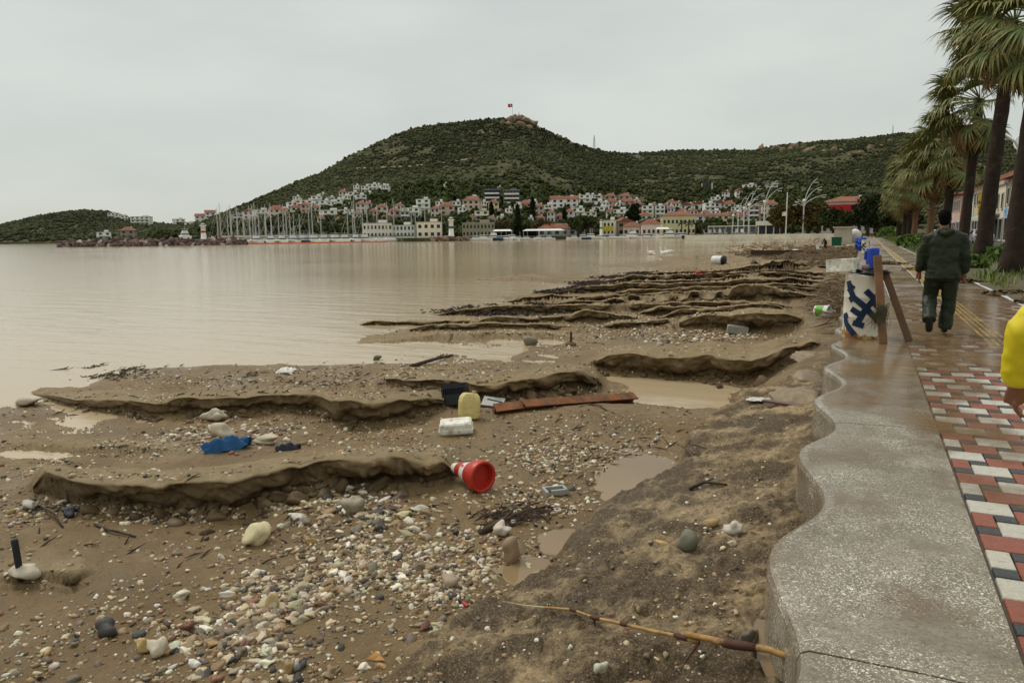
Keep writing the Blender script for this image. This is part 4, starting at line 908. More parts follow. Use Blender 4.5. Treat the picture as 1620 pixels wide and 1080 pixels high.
house(1029, 0, 28, 1, CR, 'hip', 'quay', '', dist=352, big=True, cat='building', name='arched_house', sh=5.0, win=4, frames=True, label='cream single-storey house with tall arched windows on the quay')
house(1340, 0, 62, 3, (.55, .45, .40), 'hip', 'quay', '', dist=285, big=True, yaw=-.12, cat='building', name='banner_building', sh=3.6, depth=.7, win=7, rpitch=.16, label='large building with red hip roof hung with two red banners')
PHR = {'headland': 'on the low headland', 'breakwater': 'behind the rock breakwater', 'spur': 'climbing the spur above the masts', 'masts': 'in the row behind the masts', 'upper': 'in the upper row under the big hill', 'lower': 'among the trees above the quay', 'right': 'behind the yellow mansion', 'scattered': 'alone on the wooded slope', 'lane': 'beside the far street lamps'}
rows = {}
for row, px, o, look, label in HOUSES: rows.setdefault((row, look), []).append((px, o, label))
for (row, look), lst in rows.items():
    if row == 'upper' and 'terraced' in look: look = 'white terrace'
    lst.sort(key=lambda t: t[0])
    for k, (px, o, label) in enumerate(lst):
        if label: o['label'] = label; continue
        k = min(k, 19)
        o['label'] = (f'{look} {PHR[row]}' if len(lst) == 1 else f'{look} {PHR[row]}, {ORD[k]} from left'); o['group'] = 'houses ' + PHR[row]
# banners on the red-roofed building
bb = [t for t in HOUSES if t[4] and 'banners' in t[4]][0][2]
RED = pm('banner_red', (.42, .015, .02), .7, .12, 1.5, 0)
w = 62 * 285 / F; dp = w * .7
ba = thing('banner', 'long red banner hung along the upper wall of the red-roofed building', 'banner', bb.location, bb.rotation_euler.z)
mb = MB(); mb.box((-w * .12, -dp / 2 - .35, 7.2), (w * .48, .12, 5.2)); mb.build('cloth', RED, ba)
ba = thing('portrait_banner', 'tall red banner printed with a grey figure and crescent', 'banner', bb.location, bb.rotation_euler.z)
mb = MB(); mb.box((w * .3, -dp / 2 - .35, 6.4), (w * .24, .12, 7.0)); mb.build('cloth', RED, ba)
GREY = pm('print_grey', (.42, .38, .34), .8, .3, 2, 0); BLK = pm('print_black', (.02, .02, .022), .8, .2, 2, 0); WHT = pm('print_white', (.7, .68, .64), .8, .1, 2, 0)
def disc(mb, c, rx, rz, y, n=20, cut=None):
    V = []
    for k in range(n): V.append((c[0] + rx * cos(2 * pi * k / n), y, c[1] + rz * sin(2 * pi * k / n)))
    mb.add(V, [tuple(range(n - 1, -1, -1))])
mb = MB(); disc(mb, (w * .29, 5.8), .85, 1.1, -dp / 2 - .43); mb.build('printed_face', GREY, ba)
mb = MB(); mb.add([(w * .22, -dp / 2 - .43, 2.95), (w * .39, -dp / 2 - .43, 2.95), (w * .385, -dp / 2 - .43, 4.2), (w * .32, -dp / 2 - .43, 4.7), (w * .26, -dp / 2 - .43, 4.7), (w * .215, -dp / 2 - .43, 4.0)], [(0, 1, 2, 3, 4, 5)]); mb.build('printed_coat', BLK, ba)
mb = MB(); mb.add([(w * .265, -dp / 2 - .44, 4.65), (w * .315, -dp / 2 - .44, 4.65), (w * .29, -dp / 2 - .44, 3.5)], [(0, 2, 1)]); disc(mb, (w * .34, 8.8), .7, .7, -dp / 2 - .43); mb.build('printed_shirt', WHT, ba)
mb = MB(); disc(mb, (w * .353, 8.85), .56, .56, -dp / 2 - .45); mb.build('crescent_cutout', RED, ba)
# yellow sign and arches
sg = thing('shop_sign', 'yellow sign board fixed to the narrow white quay building', 'sign', at_dist(962, 355, .5)); MB().box((0, 0, 3.2), (5.2, .2, 2.2), rotM(0, 0, .25)).build('board', pm('sign_yellow', (.55, .42, .03), .5, .1, 1, 0), sg)
# breakwater of dark boulders with a beacon
def pt(px, r_, z=0): return Vector(at_dist(px, r_, z))
BKM = pm('breakwater_rock', (.105, .065, .052), .85, .5, .6, 0, objcol=True)
bw = thing('breakwater', 'long breakwater of dark reddish boulders in front of the marina', 'breakwater', pt(240, 300))
VB = [rock_shape(2, 500 + k, .35, True) for k in range(6)]; bmes = [fast_mesh('boulder', v, f, BKM) for v, f in VB]
mb = MB(); core = []
for px in range(88, 392, 6):
    r_ = 308 + .12 * (240 - px) * (px < 240); c = pt(px, r_) - bw.location; u = Vector((c.x + bw.location.x, c.y + bw.location.y, 0)).normalized()
    hgt = 1.5 * min(1, (px - 80) / 40) * min(1, (398 - px) / 30)
    core.append([c - u * 6 + Vector((0, 0, -1.6)), c - u * 2.2 + Vector((0, 0, hgt - .5)), c + u * 3 + Vector((0, 0, hgt - .3)), c + u * 8 + Vector((0, 0, -1.6))])
mb.loft(core); q = mb.build('core', BKM, bw); q.color = (.09, .06, .05, 1)
for k in range(290):
    px = random.uniform(92, 388); r_ = 308 + .12 * (240 - px) * (px < 240); hgt = 1.5 * min(1, (px - 80) / 40) * min(1, (398 - px) / 30); t = random.random()
    c = pt(px, r_) - bw.location; u = Vector((c.x + bw.location.x, c.y + bw.location.y, 0)).normalized(); q = random.uniform(.8, 1.5)
    o = link('boulder', bmes[k % 6], bw, c - u * (6 * (1 - t) + 1) + Vector((0, 0, -1.4 + (hgt + .9) * t)), (random.random() * 6, random.random() * 6, random.random() * 6), (q * 1.2, q, q * .8))
    g = random.random(); o.color = (*(np.array([.10, .06, .05]) * random.uniform(.6, 1.5) if g < .88 else np.array([.36, .31, .26]) * random.uniform(.7, 1.1)), 1)
WPAINT = pm('white_paint', (.72, .71, .67), .55, .08, 1.5, .05, color2=(.6, .57, .5), thresh=(.55, .75)); REDP = pm('red_paint', (.4, .03, .03), .5, .1, 2, 0)
def beacon(px, r_, zb, h, w, label, band):
    o = thing('beacon_tower', label, 'lighthouse', pt(px, r_, zb))
    mb = MB(); mb.lathe([(w * .62, 0), (w * .62, h * .08), (w * .5, h * .09), (w * .42, h * .8), (w * .62, h * .84), (w * .62, h * .88), (w * .4, h * .89), (w * .4, h * .97), (.05, h)], 16, cap=True); mb.build('tower', WPAINT, o, True)
    mb = MB(); mb.lathe([(w * .475, h * .42), (w * .485, h * .42), (w * .46, h * .54), (w * .445, h * .54)], 16); mb.build('painted_band', band, o)
    mb = MB(); mb.lathe([(w * .3, h * .9), (w * .42, h * .9), (w * .42, h * .95), (w * .3, h * .95)], 16); mb.build('lantern', GLASS, o)
    return o
beacon(322, 305, 1.0, 6.2, 2.0, 'white beacon tower with a dark red band on the breakwater', REDP)
beacon(714, 333, .8, 8.8, 2.4, 'white harbour watch tower with flared top behind a rock heap', pm('teal_paint', (.04, .12, .12), .5, .1, 2, 0))
beacon(951, 338, .5, 7.2, 1.3, 'slim white clock pillar with green bands on the town quay', pm('green_paint', (.05, .3, .06), .5, .1, 2, 0))
rk = thing('rock_heap', 'heap of brown boulders below the white watch tower', 'rock heap', pt(710, 330, -.6))
for k in range(60):
    q = random.uniform(.6, 1.3); c = pt(682 + 58 * random.random(), 329 + 4 * random.random(), -1.1 + 1.6 * random.random()) - rk.location
    o = link('boulder', bmes[k % 6], rk, c, (random.random() * 6, random.random() * 6, 0), (q * 1.2, q, q * .8)); o.color = (*(np.array([.2, .14, .1]) * random.uniform(.5, 1.3)), 1)
# low pale retaining wall behind the moored yachts
def wallrun(name, label, pts, z0, z1, th, mat, kind=None, cat='wall'):
    o = thing(name, label, cat, pts[0][:2] + (z0,) if isinstance(pts[0], tuple) else (*pts[0][:2], z0)); mb = MB()
    for a, b_ in zip(pts[:-1], pts[1:]):
        a = Vector((*a[:2], 0)); b_ = Vector((*b_[:2], 0)); c = (a + b_) / 2 - Vector((*o.location[:2], 0)); L_ = (b_ - a).length; ang = atan2(b_.y - a.y, b_.x - a.x)
        mb.box((c.x, c.y, (z1 - z0) / 2), (L_, th, z1 - z0), rotM(0, 0, ang))
    mb.build('wall_face', mat, o); return o
PALE = pm('pale_stone', (.5, .46, .37), .85, .2, .5, 0, color2=(.36, .3, .2), thresh=(.5, .65))
wallrun('quay_wall', 'long pale retaining wall behind the moored yachts', [tuple(pt(350, 372)), tuple(pt(450, 366)), tuple(pt(575, 360))], .3, 2.6, .6, PALE)
wallrun('bay_wall', 'long low whitewashed wall closing the far end of the beach', [(-47., 214.), (-30., 216.5), (-1.2, 217.5)], -1.5, .72, .5, pm('whitewash', (.66, .63, .54), .8, .12, .6, 0, color2=(.5, .45, .36), thresh=(.5, .7)))
mbp = MB(); 
# oil boom
boom = thing('floating_boom', 'orange floating boom line along the marina entrance', 'boom', pt(500, 326, SEA_Z))
pts = [pt(372 + 4 * k, 315 + .8 * sin(k * .4), SEA_Z + .12) - boom.location for k in range(62)]
for k in range(0, 60, 2):
    MB().tube(pts[k:k + 3], .42, 6).build('float', pm('boom_orange', (.55, .12, .04), .5, .2, 1, 0), boom)
# statue and flag on the summit
fl = thing('flag_pole', 'tall flagpole with a red flag on the hill summit', 'flag', hit_hill(811, 187)); fl.location.z += 3
MB().tube([(0, 0, -3), (0, 0, 16)], .28, 6).build('pole', WPAINT, fl); 
mb = MB(); ax = Vector((cos(YAW), -sin(YAW), 0)); rows_ = []
for k in range(7):
    c = ax * (-k * 1.05) + Vector((0, 0, .25 * sin(k * 1.2))); rows_.append([c + Vector((0, 0, 11.5)), c + Vector((0, 0, 16))])
mb.loft(rows_, closed=False); q = mb.build('flag_cloth', RED, fl, True)
m2 = MB(); nrm = Vector((-ax.y, ax.x, 0)) * -.35
m2.add([Vector((0, 0, 13.8)) + nrm - ax * 2.6 + (ax * cos(a) + Vector((0, 0, sin(a)))) * 1.1 for a in [k * pi / 8 for k in range(16)]], [tuple(range(16))]); m2.build('flag_emblem', WHT, q)
stt = thing('hill_statue', 'small white statue standing on the summit crag', 'statue', hit_hill(821, 184)); stt.location.z += 2
mb = MB(); mb.box((0, 0, -1), (2.4, 2.4, 3.5)); mb.build('plinth', WPAINT, stt); mb = MB(); mb.tube([(0, 0, .7), (0, 0, 2.5), (.1, 0, 4.2), (.1, 0, 5.2)], [.9, .8, .9, .4], 8); mb.ell((.1, 0, 5.8), (.45, .45, .6)); mb.build('figure', WPAINT, stt, True)
def lattice(px, py, h, label):
    o = thing('lattice_mast', label, 'mast', hit_hill(px, py)); mb = MB()
    for sx, sy in ((-1, -1), (1, -1), (1, 1), (-1, 1)): mb.tube([(sx * h * .09, sy * h * .09, -2), (sx * .15, sy * .15, h)], .16, 4)
    for k in range(6):
        z0, z1 = h * k / 6, h * (k + 1) / 6; a, b_ = h * .09 * (1 - k / 6), h * .09 * (1 - (k + 1) / 6)
        for sx in (-1, 1): mb.tube([(sx * a, -a, z0), (-sx * b_, -b_, z1)], .1, 4); mb.tube([(sx * a, a, z0), (-sx * b_, b_, z1)], .1, 4)
    mb.build('lattice', pm('steel_grey', (.3, .3, .3), .5, .1, 1, 0), o)
lattice(940, 236, 20, 'lattice radio mast on the right shoulder of the big hill'); lattice(1412, 214, 16, 'thin mast on the ridge just left of the palms')
tw = thing('ruined_tower', 'dark ruined windmill tower with two white posts among the trees', 'ruin', hit_hill(1118, 303)); MB().lathe([(3.4, -3), (3.2, 9), (2.6, 9), (2.6, 8)], 12).build('tower', pm('dark_stone', (.06, .06, .055), .9, .2, .5, 0), tw)
for sx in (-4.5, 5.2): MB().box((sx, -1, 3), (.9, .9, 10)).build('post', WPAINT, tw)
# ================================================================== BOATS
HULLW = pm('boat_white', (.68, .68, .66), .35, .06, .8, 0); HULLB = pm('boat_blue', (.03, .06, .13), .35, .1, .8, 0); MAST = pm('mast_alloy', (.5, .49, .46), .4, .1, .5, 0); CANV = pm('boat_canvas', (.04, .05, .07), .8, .1, 1, 0); WOOD = pm('boat_wood', (.2, .1, .04), .6, .2, 1, 0)
def hull_rings(L, B, H, sheer=.3):
    rings = []
    for k in range(9):
        t = k / 8; w = B / 2 * (1 - max(0, t - .45) ** 2 * 3.2) * (.8 + .2 * min(1, t * 3)); w = max(w, .05); y = -L / 2 + L * t; zt = H * (1 + sheer * t * t); zb = -.4 + .5 * max(0, t - .7)
        rings.append([Vector((-w, y, zt)), Vector((-w * .86, y, zt * .4)), Vector((-w * .4, y, zb)), Vector((w * .4, y, zb)), Vector((w * .86, y, zt * .4)), Vector((w, y, zt))])
    return rings
def sailboat_parts(L, hm, hullm, o):
    B = L * .3; mb = MB(); mb.loft(hull_rings(L, B, 1.1)); mb.build('hull', hullm, o)
    mb = MB(); mb.box((0, -L * .02, 1.42), (B * .55, L * .42, .6), taper=.85); mb.build('cabin', HULLW, o)
    MB().tube([(0, L * .08, 1.1), (0, L * .08, hm)], [.15, .1], 6).build('mast', MAST, o)
    MB().tube([(0, L * .07, 2.4), (0, -L * .36, 2.5)], .14, 6).build('boom', MAST, o); MB().tube([(0, L * .05, 2.65), (0, -L * .34, 2.7)], [.22, .14], 6).build('furled_sail', CANV, o)
    mb = MB(); 
    for p in ((0, L * .5, 1.5), (0, -L * .5, 1.3), (B * .45, L * .06, 1.2), (-B * .45, L * .06, 1.2)): mb.tube([p, (0, L * .08, hm * .97)], .035, 3)
    mb.box((0, L * .08, hm * .6), (2.0, .08, .08)); mb.build('rigging', MAST, o)
def motorboat_parts(L, hullm, o, tall=False):
    B = L * .34; mb = MB(); mb.loft(hull_rings(L, B, 1.2 if L > 8 else .8, .45)); mb.build('hull', hullm, o)
    h = .9 if L < 8 else 1.3; z = 1.2 if L > 8 else .8
    mb = MB(); mb.box((0, -L * .02, z + h / 2), (B * .66, L * .4, h), taper=.8); mb.build('cabin', HULLW, o)
    mb = MB(); mb.box((0, -L * .02, z + h * .62), (B * .62, L * .385, h * .3)); mb.build('window_band', GLASS, o)
    if tall: mb = MB(); mb.box((0, -L * .06, z + h + .5), (B * .5, L * .25, .9), taper=.75); mb.box((0, -L * .08, z + h + 1.5), (B * .55, L * .3, .08)); mb.build('flybridge', HULLW, o)
    mb = MB(); mb.tube([(0, L * .44, z + .2), (0, L * .44, z + .9)], .04, 4); mb.tube([(0, -L * .1, z + h), (0, -L * .1, z + h + (2.2 if not tall else 2.6))], .05, 4); mb.build('mast', MAST, o)
sail = []
mx = [348, 353, 358, 364, 369, 373, 379, 384, 388, 393, 399, 404, 408, 413, 418, 423, 427, 433, 439, 446, 451, 457, 463, 477, 486, 491, 512, 553, 558, 562, 577, 585, 600, 616]
for k, px in enumerate(mx):
    sail.append((px, 338 + (k * 37 % 20), random.uniform(13, 18) if px < 480 else random.uniform(15, 21)))
for px, hm in ((627, 20), (649, 17), (660, 14), (676, 18), (697, 14)): sail.append((px, 352 if px < 640 else 349, hm))
sail.sort()
for k, (px, r_, hm) in enumerate(sail):
    o = thing('sailboat', (f'moored sailboat with bare mast in the dense marina row, {ORD[k]} mast from left' if k < 20 else f'moored sailboat with bare mast in the marina, {ORD[len(sail) - 1 - k]} mast from right'), 'sailboat', pt(px, r_, SEA_Z), random.choice([0, pi]) + random.uniform(-.2, .2) - .5, 'sailboats moored in the marina')
    sailboat_parts(hm * .68, hm, HULLW if random.random() < .8 else HULLB, o)
mot = [(389, 330, 9), (404, 332, 10), (428, 331, 13), (445, 330, 12), (462, 331, 11), (478, 331, 13), (494, 329, 15), (512, 331, 14), (528, 330, 15), (545, 331, 14), (562, 330, 11), (575, 331, 10),
       (752, 331, 8), (764, 330, 9), (779, 331, 10), (790, 331, 8), (799, 330, 8), (809, 331, 9), (820, 331, 7), (832, 332, 7), (852, 334, 6), (868, 334, 6), (908, 335, 7), (922, 336, 8), (934, 336, 9), (948, 336, 7), (968, 337, 8), (984, 337, 7), (1000, 337, 10), (1022, 336, 8), (1037, 335, 6), (1058, 330, 11), (1077, 333, 9)]
for k, (px, r_, L) in enumerate(mot):
    grp = 'motor yachts behind the orange boom' if px < 600 else 'small boats along the town quay'
    if px < 600: lab = f'white motor yacht behind the orange boom, {ORD[k]} from left'
    elif px == 1058: lab = 'white cabin cruiser moored apart in front of the yellow mansion'
    else: lab = f'small white boat along the town quay, {ORD[k - 12]} from left' if k - 12 < 20 else f'small white boat along the town quay, last on the right'
    o = thing('motorboat', lab, 'motorboat', pt(px, r_, SEA_Z + .05), random.uniform(1.2, 2.0) if px > 600 else random.uniform(.6, 1.6), grp)
    motorboat_parts(L, HULLB if k % 9 == 5 else HULLW, o, L > 9)
ov = thing('sea_plane_hull', 'white winged craft on the breakwater left of the beacon', 'boat', pt(292, 312, 1.2), 1.0); motorboat_parts(13, HULLW, ov, True)
for k, (px, r_, w, lab) in enumerate([(795, 341, 9, 'white canopy over tables left of the warehouse'), (860, 345, 20, 'long pale awning along the quay before the warehouse'), (1048, 340, 6, 'small white parasol by the arched house')]):
    o = thing('awning', lab, 'awning', pt(px, r_, .5), .4); MB().add([(-w / 2, -2, 2.6), (w / 2, -2, 2.6), (w / 2, 2, 2.6), (-w / 2, 2, 2.6), (-w / 2 * .8, 0, 3.4), (w / 2 * .8, 0, 3.4)], [(0, 1, 5, 4), (1, 2, 5), (2, 3, 4, 5), (3, 0, 4)]).build('canopy', WPAINT, o)
    for sx in (-1, 1):
        for sy in (-1, 1): MB().tube([(sx * w * .47, sy * 1.9, 0), (sx * w * .47, sy * 1.9, 2.62)], .07, 5).build('post', MAST, o)

# ================================================================== TREES
BARK = pm('tree_bark', (.06, .042, .028), .9, .3, 2, .3)
LV = [blob_shape(700 + k) for k in range(5)]
def leaf_cloud(P, S, C, name, parent):
    """crown of many small tilted leaf sprays"""
    n = len(P); q = np.array([[-.5, -.5, 0], [.5, -.4, .12], [.42, .5, 0], [-.4, .45, -.1]]); f = np.array([[0, 1, 2, 3]])
    return scatter_mesh(name, [(q, f)], P, np.c_[S, S, S], rand_rot(n), C, LEAF, kind=None, parent=parent)
def tree(px, r_, zb, h, w, base, label, cypress=False, nleaf=1500, leaf=.5, cat='tree', group=None, name='tree', lobes=9):
    o = thing(name, label, cat, pt(px, r_, zb), group=group); mb = MB()
    th = h * (.4 if not cypress else .2); mb.tube([(0, 0, -.4), (.1, 0, th * .6), (0, .1, th)], [w * .05 + .1, w * .04 + .08, w * .03 + .05], 7)
    for k in range(5 if not cypress else 1):
        a = k * 1.3 + px; mb.tube([(0, 0, th * .75), (w * .2 * cos(a), w * .2 * sin(a), h * .6), (w * .32 * cos(a), w * .32 * sin(a), h * .78)], [w * .025 + .04, .06, .03], 5)
    mb.build('trunk', BARK, o); P = []; C = []
    if cypress:
        for _ in range(nleaf):
            t = random.random(); rad = w / 2 * (sin(pi * min(1, t * .9 + .1)) ** .7) * random.random() ** .4; a = random.random() * 2 * pi; P.append((rad * cos(a), rad * sin(a), h * (.08 + .92 * t))); C.append(np.array(base) * random.uniform(.6, 1.5))
    else:
        L = []
        for k in range(lobes):
            a = random.random() * 2 * pi; rr = random.random() ** .6 * w * .36; L.append((rr * cos(a), rr * sin(a), h * random.uniform(.42, .84), w * random.uniform(.16, .3), random.uniform(.7, 1.4)))
        for _ in range(nleaf):
            l = random.choice(L); v = np.random.randn(3); v /= np.linalg.norm(v); q = l[3] * random.random() ** .35; P.append((l[0] + v[0] * q, l[1] + v[1] * q, l[2] + v[2] * q * .8)); C.append(np.array(base) * l[4] * random.uniform(.6, 1.4))
    leaf_cloud(np.array(P), np.random.uniform(.6, 1.3, len(P)) * leaf, np.array(C), 'crown', o); return o
GRN = (.035, .047, .016); BRN = (.075, .06, .022); DGR = (.016, .024, .009)
for k, (px, py, h, w) in enumerate([(843, 352, 16, 3.6), (778, 350, 12, 3.2), (893, 352, 9, 3), (819, 366, 15, 3)]):
    p = hit_hill(px, py) if py < 365 else at_dist(px, 352, .5); r_ = hypot(p[0], p[1])
    tree(px, r_, p[2], h, w, DGR, ['tall dark cypress between the pink houses', 'dark cypress beside the cream villa', 'small cypress below the stepped red roofs', 'tall cypress left of the warehouse'][k], True, 700, .8, name='cypress_tree')
tree(1003, 372, .5, 17, 9, DGR, 'big dark conifer behind the stone barn', nleaf=1600, leaf=.9)
tree(915, 350, .5, 9, 12, GRN, 'round green tree at the right end of the warehouse', nleaf=900, leaf=.8); tree(930, 352, .5, 10, 10, GRN, 'dark green tree between warehouse and clock pillar', nleaf=900, leaf=.8)
for k, (px, w) in enumerate([(672, 6), (700, 7), (800, 12), (820, 14), (858, 12)]): tree(px, 354 + k, .5, 6.5 + k % 3, w, GRN if k % 2 else BRN, f'bushy green tree along the harbour front, {ORD[k]} from left', nleaf=700, leaf=.8, group='trees along the harbour front')
lamp_trees = [(1236, 226, 9.5, 9, BRN, 'brownish tree left of the flagpole'), (1253, 232, 10.5, 9, BRN, 'tall brownish tree between flagpole and branching lamp'), (1278, 228, 9.5, 10, BRN, 'rusty green tree right of the branching lamp'), (1293, 226, 10, 9, BRN, 'rusty green tree second right of the branching lamp'), (1318, 222, 7.0, 10, GRN, 'low round bush-like tree in front of the red banner'), (1334, 222, 6.6, 8, GRN, 'low round tree under the portrait banner'), (1372, 214, 9.0, 9, DGR, 'dark broad tree nearest the end of the promenade'), (1386, 205, 11.0, 11, DGR, 'tallest dark tree left of the palms'), (1404, 200, 9.5, 11, DGR, 'dark spreading tree half behind the palms'), (1420, 190, 8.5, 10, DGR, 'dark tree behind the farthest palm trunks')]
for px, r_, h, w, c, lab in lamp_trees: tree(px, r_, 0, h, w, c, lab, nleaf=2600, leaf=.5, lobes=14, group='trees at the end of the promenade')
for k in range(5):
    o = thing('quay_palm', f'small dark palm in front of the yellow mansion, {ORD[k]} from left', 'palm tree', pt(1078 + 11 * k, 335 - 4 * k, .4), group='small palms on the town quay')
    MB().tube([(0, 0, 0), (.1, 0, 5)], [.35, .28], 6).build('trunk', BARK, o); P = []
    mb = MB()
    for q in range(18):
        a = q * 2.4; e = random.uniform(-.6, .9); d = Vector((cos(a) * cos(e), sin(a) * cos(e), sin(e))); mb.add([Vector((.1, 0, 5)), Vector((.1, 0, 5)) + d * 1.4 + Vector((-sin(a), cos(a), 0)) * .35, Vector((.1, 0, 4.6)) + d * 2.5, Vector((.1, 0, 5)) + d * 1.4 - Vector((-sin(a), cos(a), 0)) * .35], [(0, 1, 2, 3)])
    mb.build('crown', pm('palm_far', (.03, .04, .015), .8, .2, 1, 0), o)

# ================================================================== FAR END OF THE BEACH: LAMPS, SHELTER, MONUMENT
STEEL = pm('lamp_steel', (.55, .55, .53), .4, .1, .5, 0); LITE = pm('lamp_head', (.75, .75, .72), .4, .05, 1, 0)
def spray_lamp(px, r_, h, n, label):
    o = thing('street_lamp', label, 'street lamp', pt(px, r_, .3), 0, 'branching lamps at the far end of the beach'); ax = Vector((cos(YAW), -sin(YAW), 0))
    MB().tube([(0, 0, 0), (0, 0, h * .62)], [.24, .16], 8).build('pole', STEEL, o); MB().ell((0, 0, h * .62), (.5, .5, .45)).build('hub', LITE, o, True)
    for k in range(n):
        s = 1 if k < 3 else -1; reach = h * (.24 + .1 * (k % 3)); top = h * (1.0 - .14 * (k % 3)) if s > 0 else h * (.82 - .06 * k); start = Vector((0, 0, h * .5))
        pts = [start + ax * s * reach * t ** 1.7 * (.9 if s > 0 else .5) + Vector((0, 0, (top - h * .5) * (1 - (1 - t) ** 1.4))) for t in [i / 8 for i in range(9)]]
        a = MB().tube(pts, [.12] * 5 + [.08] * 4, 5).build('arm', STEEL, o); e = pts[-2]; MB().box(e + ax * s * .5 - Vector((0, 0, .5)), (1.1, .5, .16)).build('lamp_head', LITE, a)
for k, (px, r_, h, n) in enumerate([(1159, 300, 12, 1), (1167, 285, 14, 2), (1176, 270, 15, 3), (1184, 258, 16, 3), (1208, 240, 16.5, 2), (1270, 224, 15.5, 5)]):
    spray_lamp(px, r_, h, n, f'curved steel lamp behind the bay wall, {ORD[k]} from left' if k < 5 else 'tall branching lamp with five arms before the brown trees')
o = thing('flag_mast', 'bare white mast with a small box beside the branching lamp', 'mast', pt(1243, 222, .3)); MB().tube([(0, 0, 0), (0, 0, 12)], [.2, .12], 6).build('pole', WPAINT, o); MB().box((-.6, 0, 6), (1.1, .6, 1.1)).build('box', WPAINT, o)
o = thing('promenade_shelter', 'long open glass shelter behind rows of white chairs', 'shelter', pt(1158, 262, .3), .1)
mb = MB(); mb.box((0, 0, 3.1), (16, 3.2, .25)); mb.build('roof', WPAINT, o)
for k in range(9): MB().box((-7.8 + k * 1.95, -1.5, 1.5), (.18, .18, 3.0)).build('post', STEEL, o)
for k in range(8): MB().box((-6.8 + k * 1.95, 1.4, 1.5), (1.8, .05, 2.9)).build('pane', pm('shelter_glass', (.12, .16, .17), .1, .2, .5, 0), o)
o = thing('marquee', 'white marquee with dark doorway behind the bay wall', 'marquee', pt(1216, 236, .3), .1); MB().box((0, 0, 3.6), (7.6, 4, 1.3)).build('canopy', WPAINT, o); MB().box((0, .6, 1.5), (7, 2.6, 2.9)).build('front', CANV, o)
for k, x in enumerate((-3, -.8, 1.4, 3.2)): MB().box((x, -.9, 1.45), (.35, .2, 2.9)).build('post', WPAINT, o)
CHW = pm('plastic_white', (.7, .69, .66), .45, .06, 3, 0)
def chair(px, r_, z, rz, label):
    o = thing('plastic_chair', label, 'chair', (*pt(px, r_)[:2], z), rz, 'white plastic chairs at the far beach'); MB().box((0, 0, .44), (.46, .46, .05)).build('seat', CHW, o); MB().box((0, .23, .7), (.46, .05, .5), rotM(-.15)).build('backrest', CHW, o)
    for sx in (-1, 1):
        for sy in (-1, 1): MB().tube([(sx * .2, sy * .2, 0), (sx * .19, sy * .19, .44)], .025, 5).build('leg', CHW, o)
    return o
cdef = [(1116, 262, .3), (1124, 262, .3), (1132, 261, .3), (1140, 260, .3), (1148, 259, .3), (1164, 256, .3), (1175, 255, .3)]
for k, (px, r_, z) in enumerate(cdef):
    c = chair(px, r_, z, random.random() * 6, f'white plastic chair before the glass shelter, {ORD[k]} from left'); c.scale = (2.2, 2.2, 2.2)
RBM = pm('bank_rock', (.17, .14, .11), .9, .4, .6, 0)
rk = thing('rock_bank', 'low bank of brown rocks at the corner of the bay', 'rock bank', pt(1150, 245, -1))
for k in range(70):
    px = random.uniform(1085, 1195); q = random.uniform(.5, 1.2); c = pt(px, 262 - (px - 1085) * .2 + random.uniform(-3, 6), -1.1 + random.uniform(0, 1.3) * min(1, (px - 1080) / 40)) - rk.location
    v, f = VB[k % 6]; link('boulder', bmes[k % 6], rk, c, (random.random() * 6, random.random() * 6, 0), (q * 1.3, q, q * .7)).color = (*(np.array([.17, .14, .11]) * random.uniform(.5, 1.3)), 1)

# ================================================================== PALMS
FR_G = pm('palm_frond', (.155, .19, .065), .55, .4, 2.5, 0, color2=(.31, .235, .085), thresh=(.42, .62), spec=.2); FR_D = pm('palm_dead', (.19, .115, .05), .85, .4, 3, 0)
PTR = pm('palm_trunk', (.030, .019, .013), .95, .5, 3.0, .9, bscale=14, color2=(.075, .05, .034), thresh=(.56, .72)); PTY = pm('palm_boots', (.15, .08, .04), .9, .4, 5, .6, bscale=14)
def frond_mesh(name, mat, seed, dead=False):
    rs = random.Random(seed); mb = MB(); Lp = 1.25 if not dead else .75; nb = 34
    mb.tube([(0, 0, 0), (0, Lp * .55, .03 if not dead else -.02), (0, Lp, -.02)], [(.035, .02), (.025, .015), (.018, .012)], 4)
    for i in range(nb):
        a = (i / (nb - 1) - .5) * R(215 if not dead else 150) + rs.uniform(-.05, .05); ln = (1.02 - .25 * abs(a) / R(108)) * rs.uniform(.8, 1.1)
        d = Vector((sin(a), cos(a), 0)); p = Vector((cos(a), -sin(a), 0)); dr = rs.uniform(.5, 1.25) * (1.0 if not dead else 1.6)
        b = Vector((0, Lp, -.02)); V = []
        for t, w in ((0, .010), (.3, .034), (.6, .026), (.82, .014)):
            c = b + d * ln * t * (1 - .18 * t * dr) + Vector((0, 0, .10 * sin(t * 3) * (1 - abs(a) / 3) - dr * ln * .62 * max(0, t - .3) ** 1.7)); fold = .022 if i % 2 else -.022
            V += [c - p * w + Vector((0, 0, fold * (1 - t))), c + p * w - Vector((0, 0, fold * (1 - t)))]
        V.append(b + d * ln * (1 - .18 * dr) + Vector((0, 0, -dr * ln * .62 * .7 ** 1.5)))
        mb.add(V, [(0, 1, 3, 2), (2, 3, 5, 4), (4, 5, 7, 6), (6, 7, 8)])
    return make_mesh(name, mb.v, mb.f, mat)
FG = [frond_mesh('frond', FR_G, k) for k in range(6)]; FD = [frond_mesh('dead_frond', FR_D, 50 + k, True) for k in range(3)]
WIND = Vector((-.85, -.28, -.22))
def frond_matrix(C, d, sc, twist):
    d = d.normalized(); up = Vector((0, 0, 1)); x = d.cross(up)
    if x.length < .05: x = Vector((1, 0, 0))
    x.normalize(); z = x.cross(d)
    return Matrix.Translation(C) @ Matrix((x, d, z)).transposed().to_4x4() @ Matrix.Rotation(twist, 4, 'Y') @ Matrix.Scale(sc, 4)
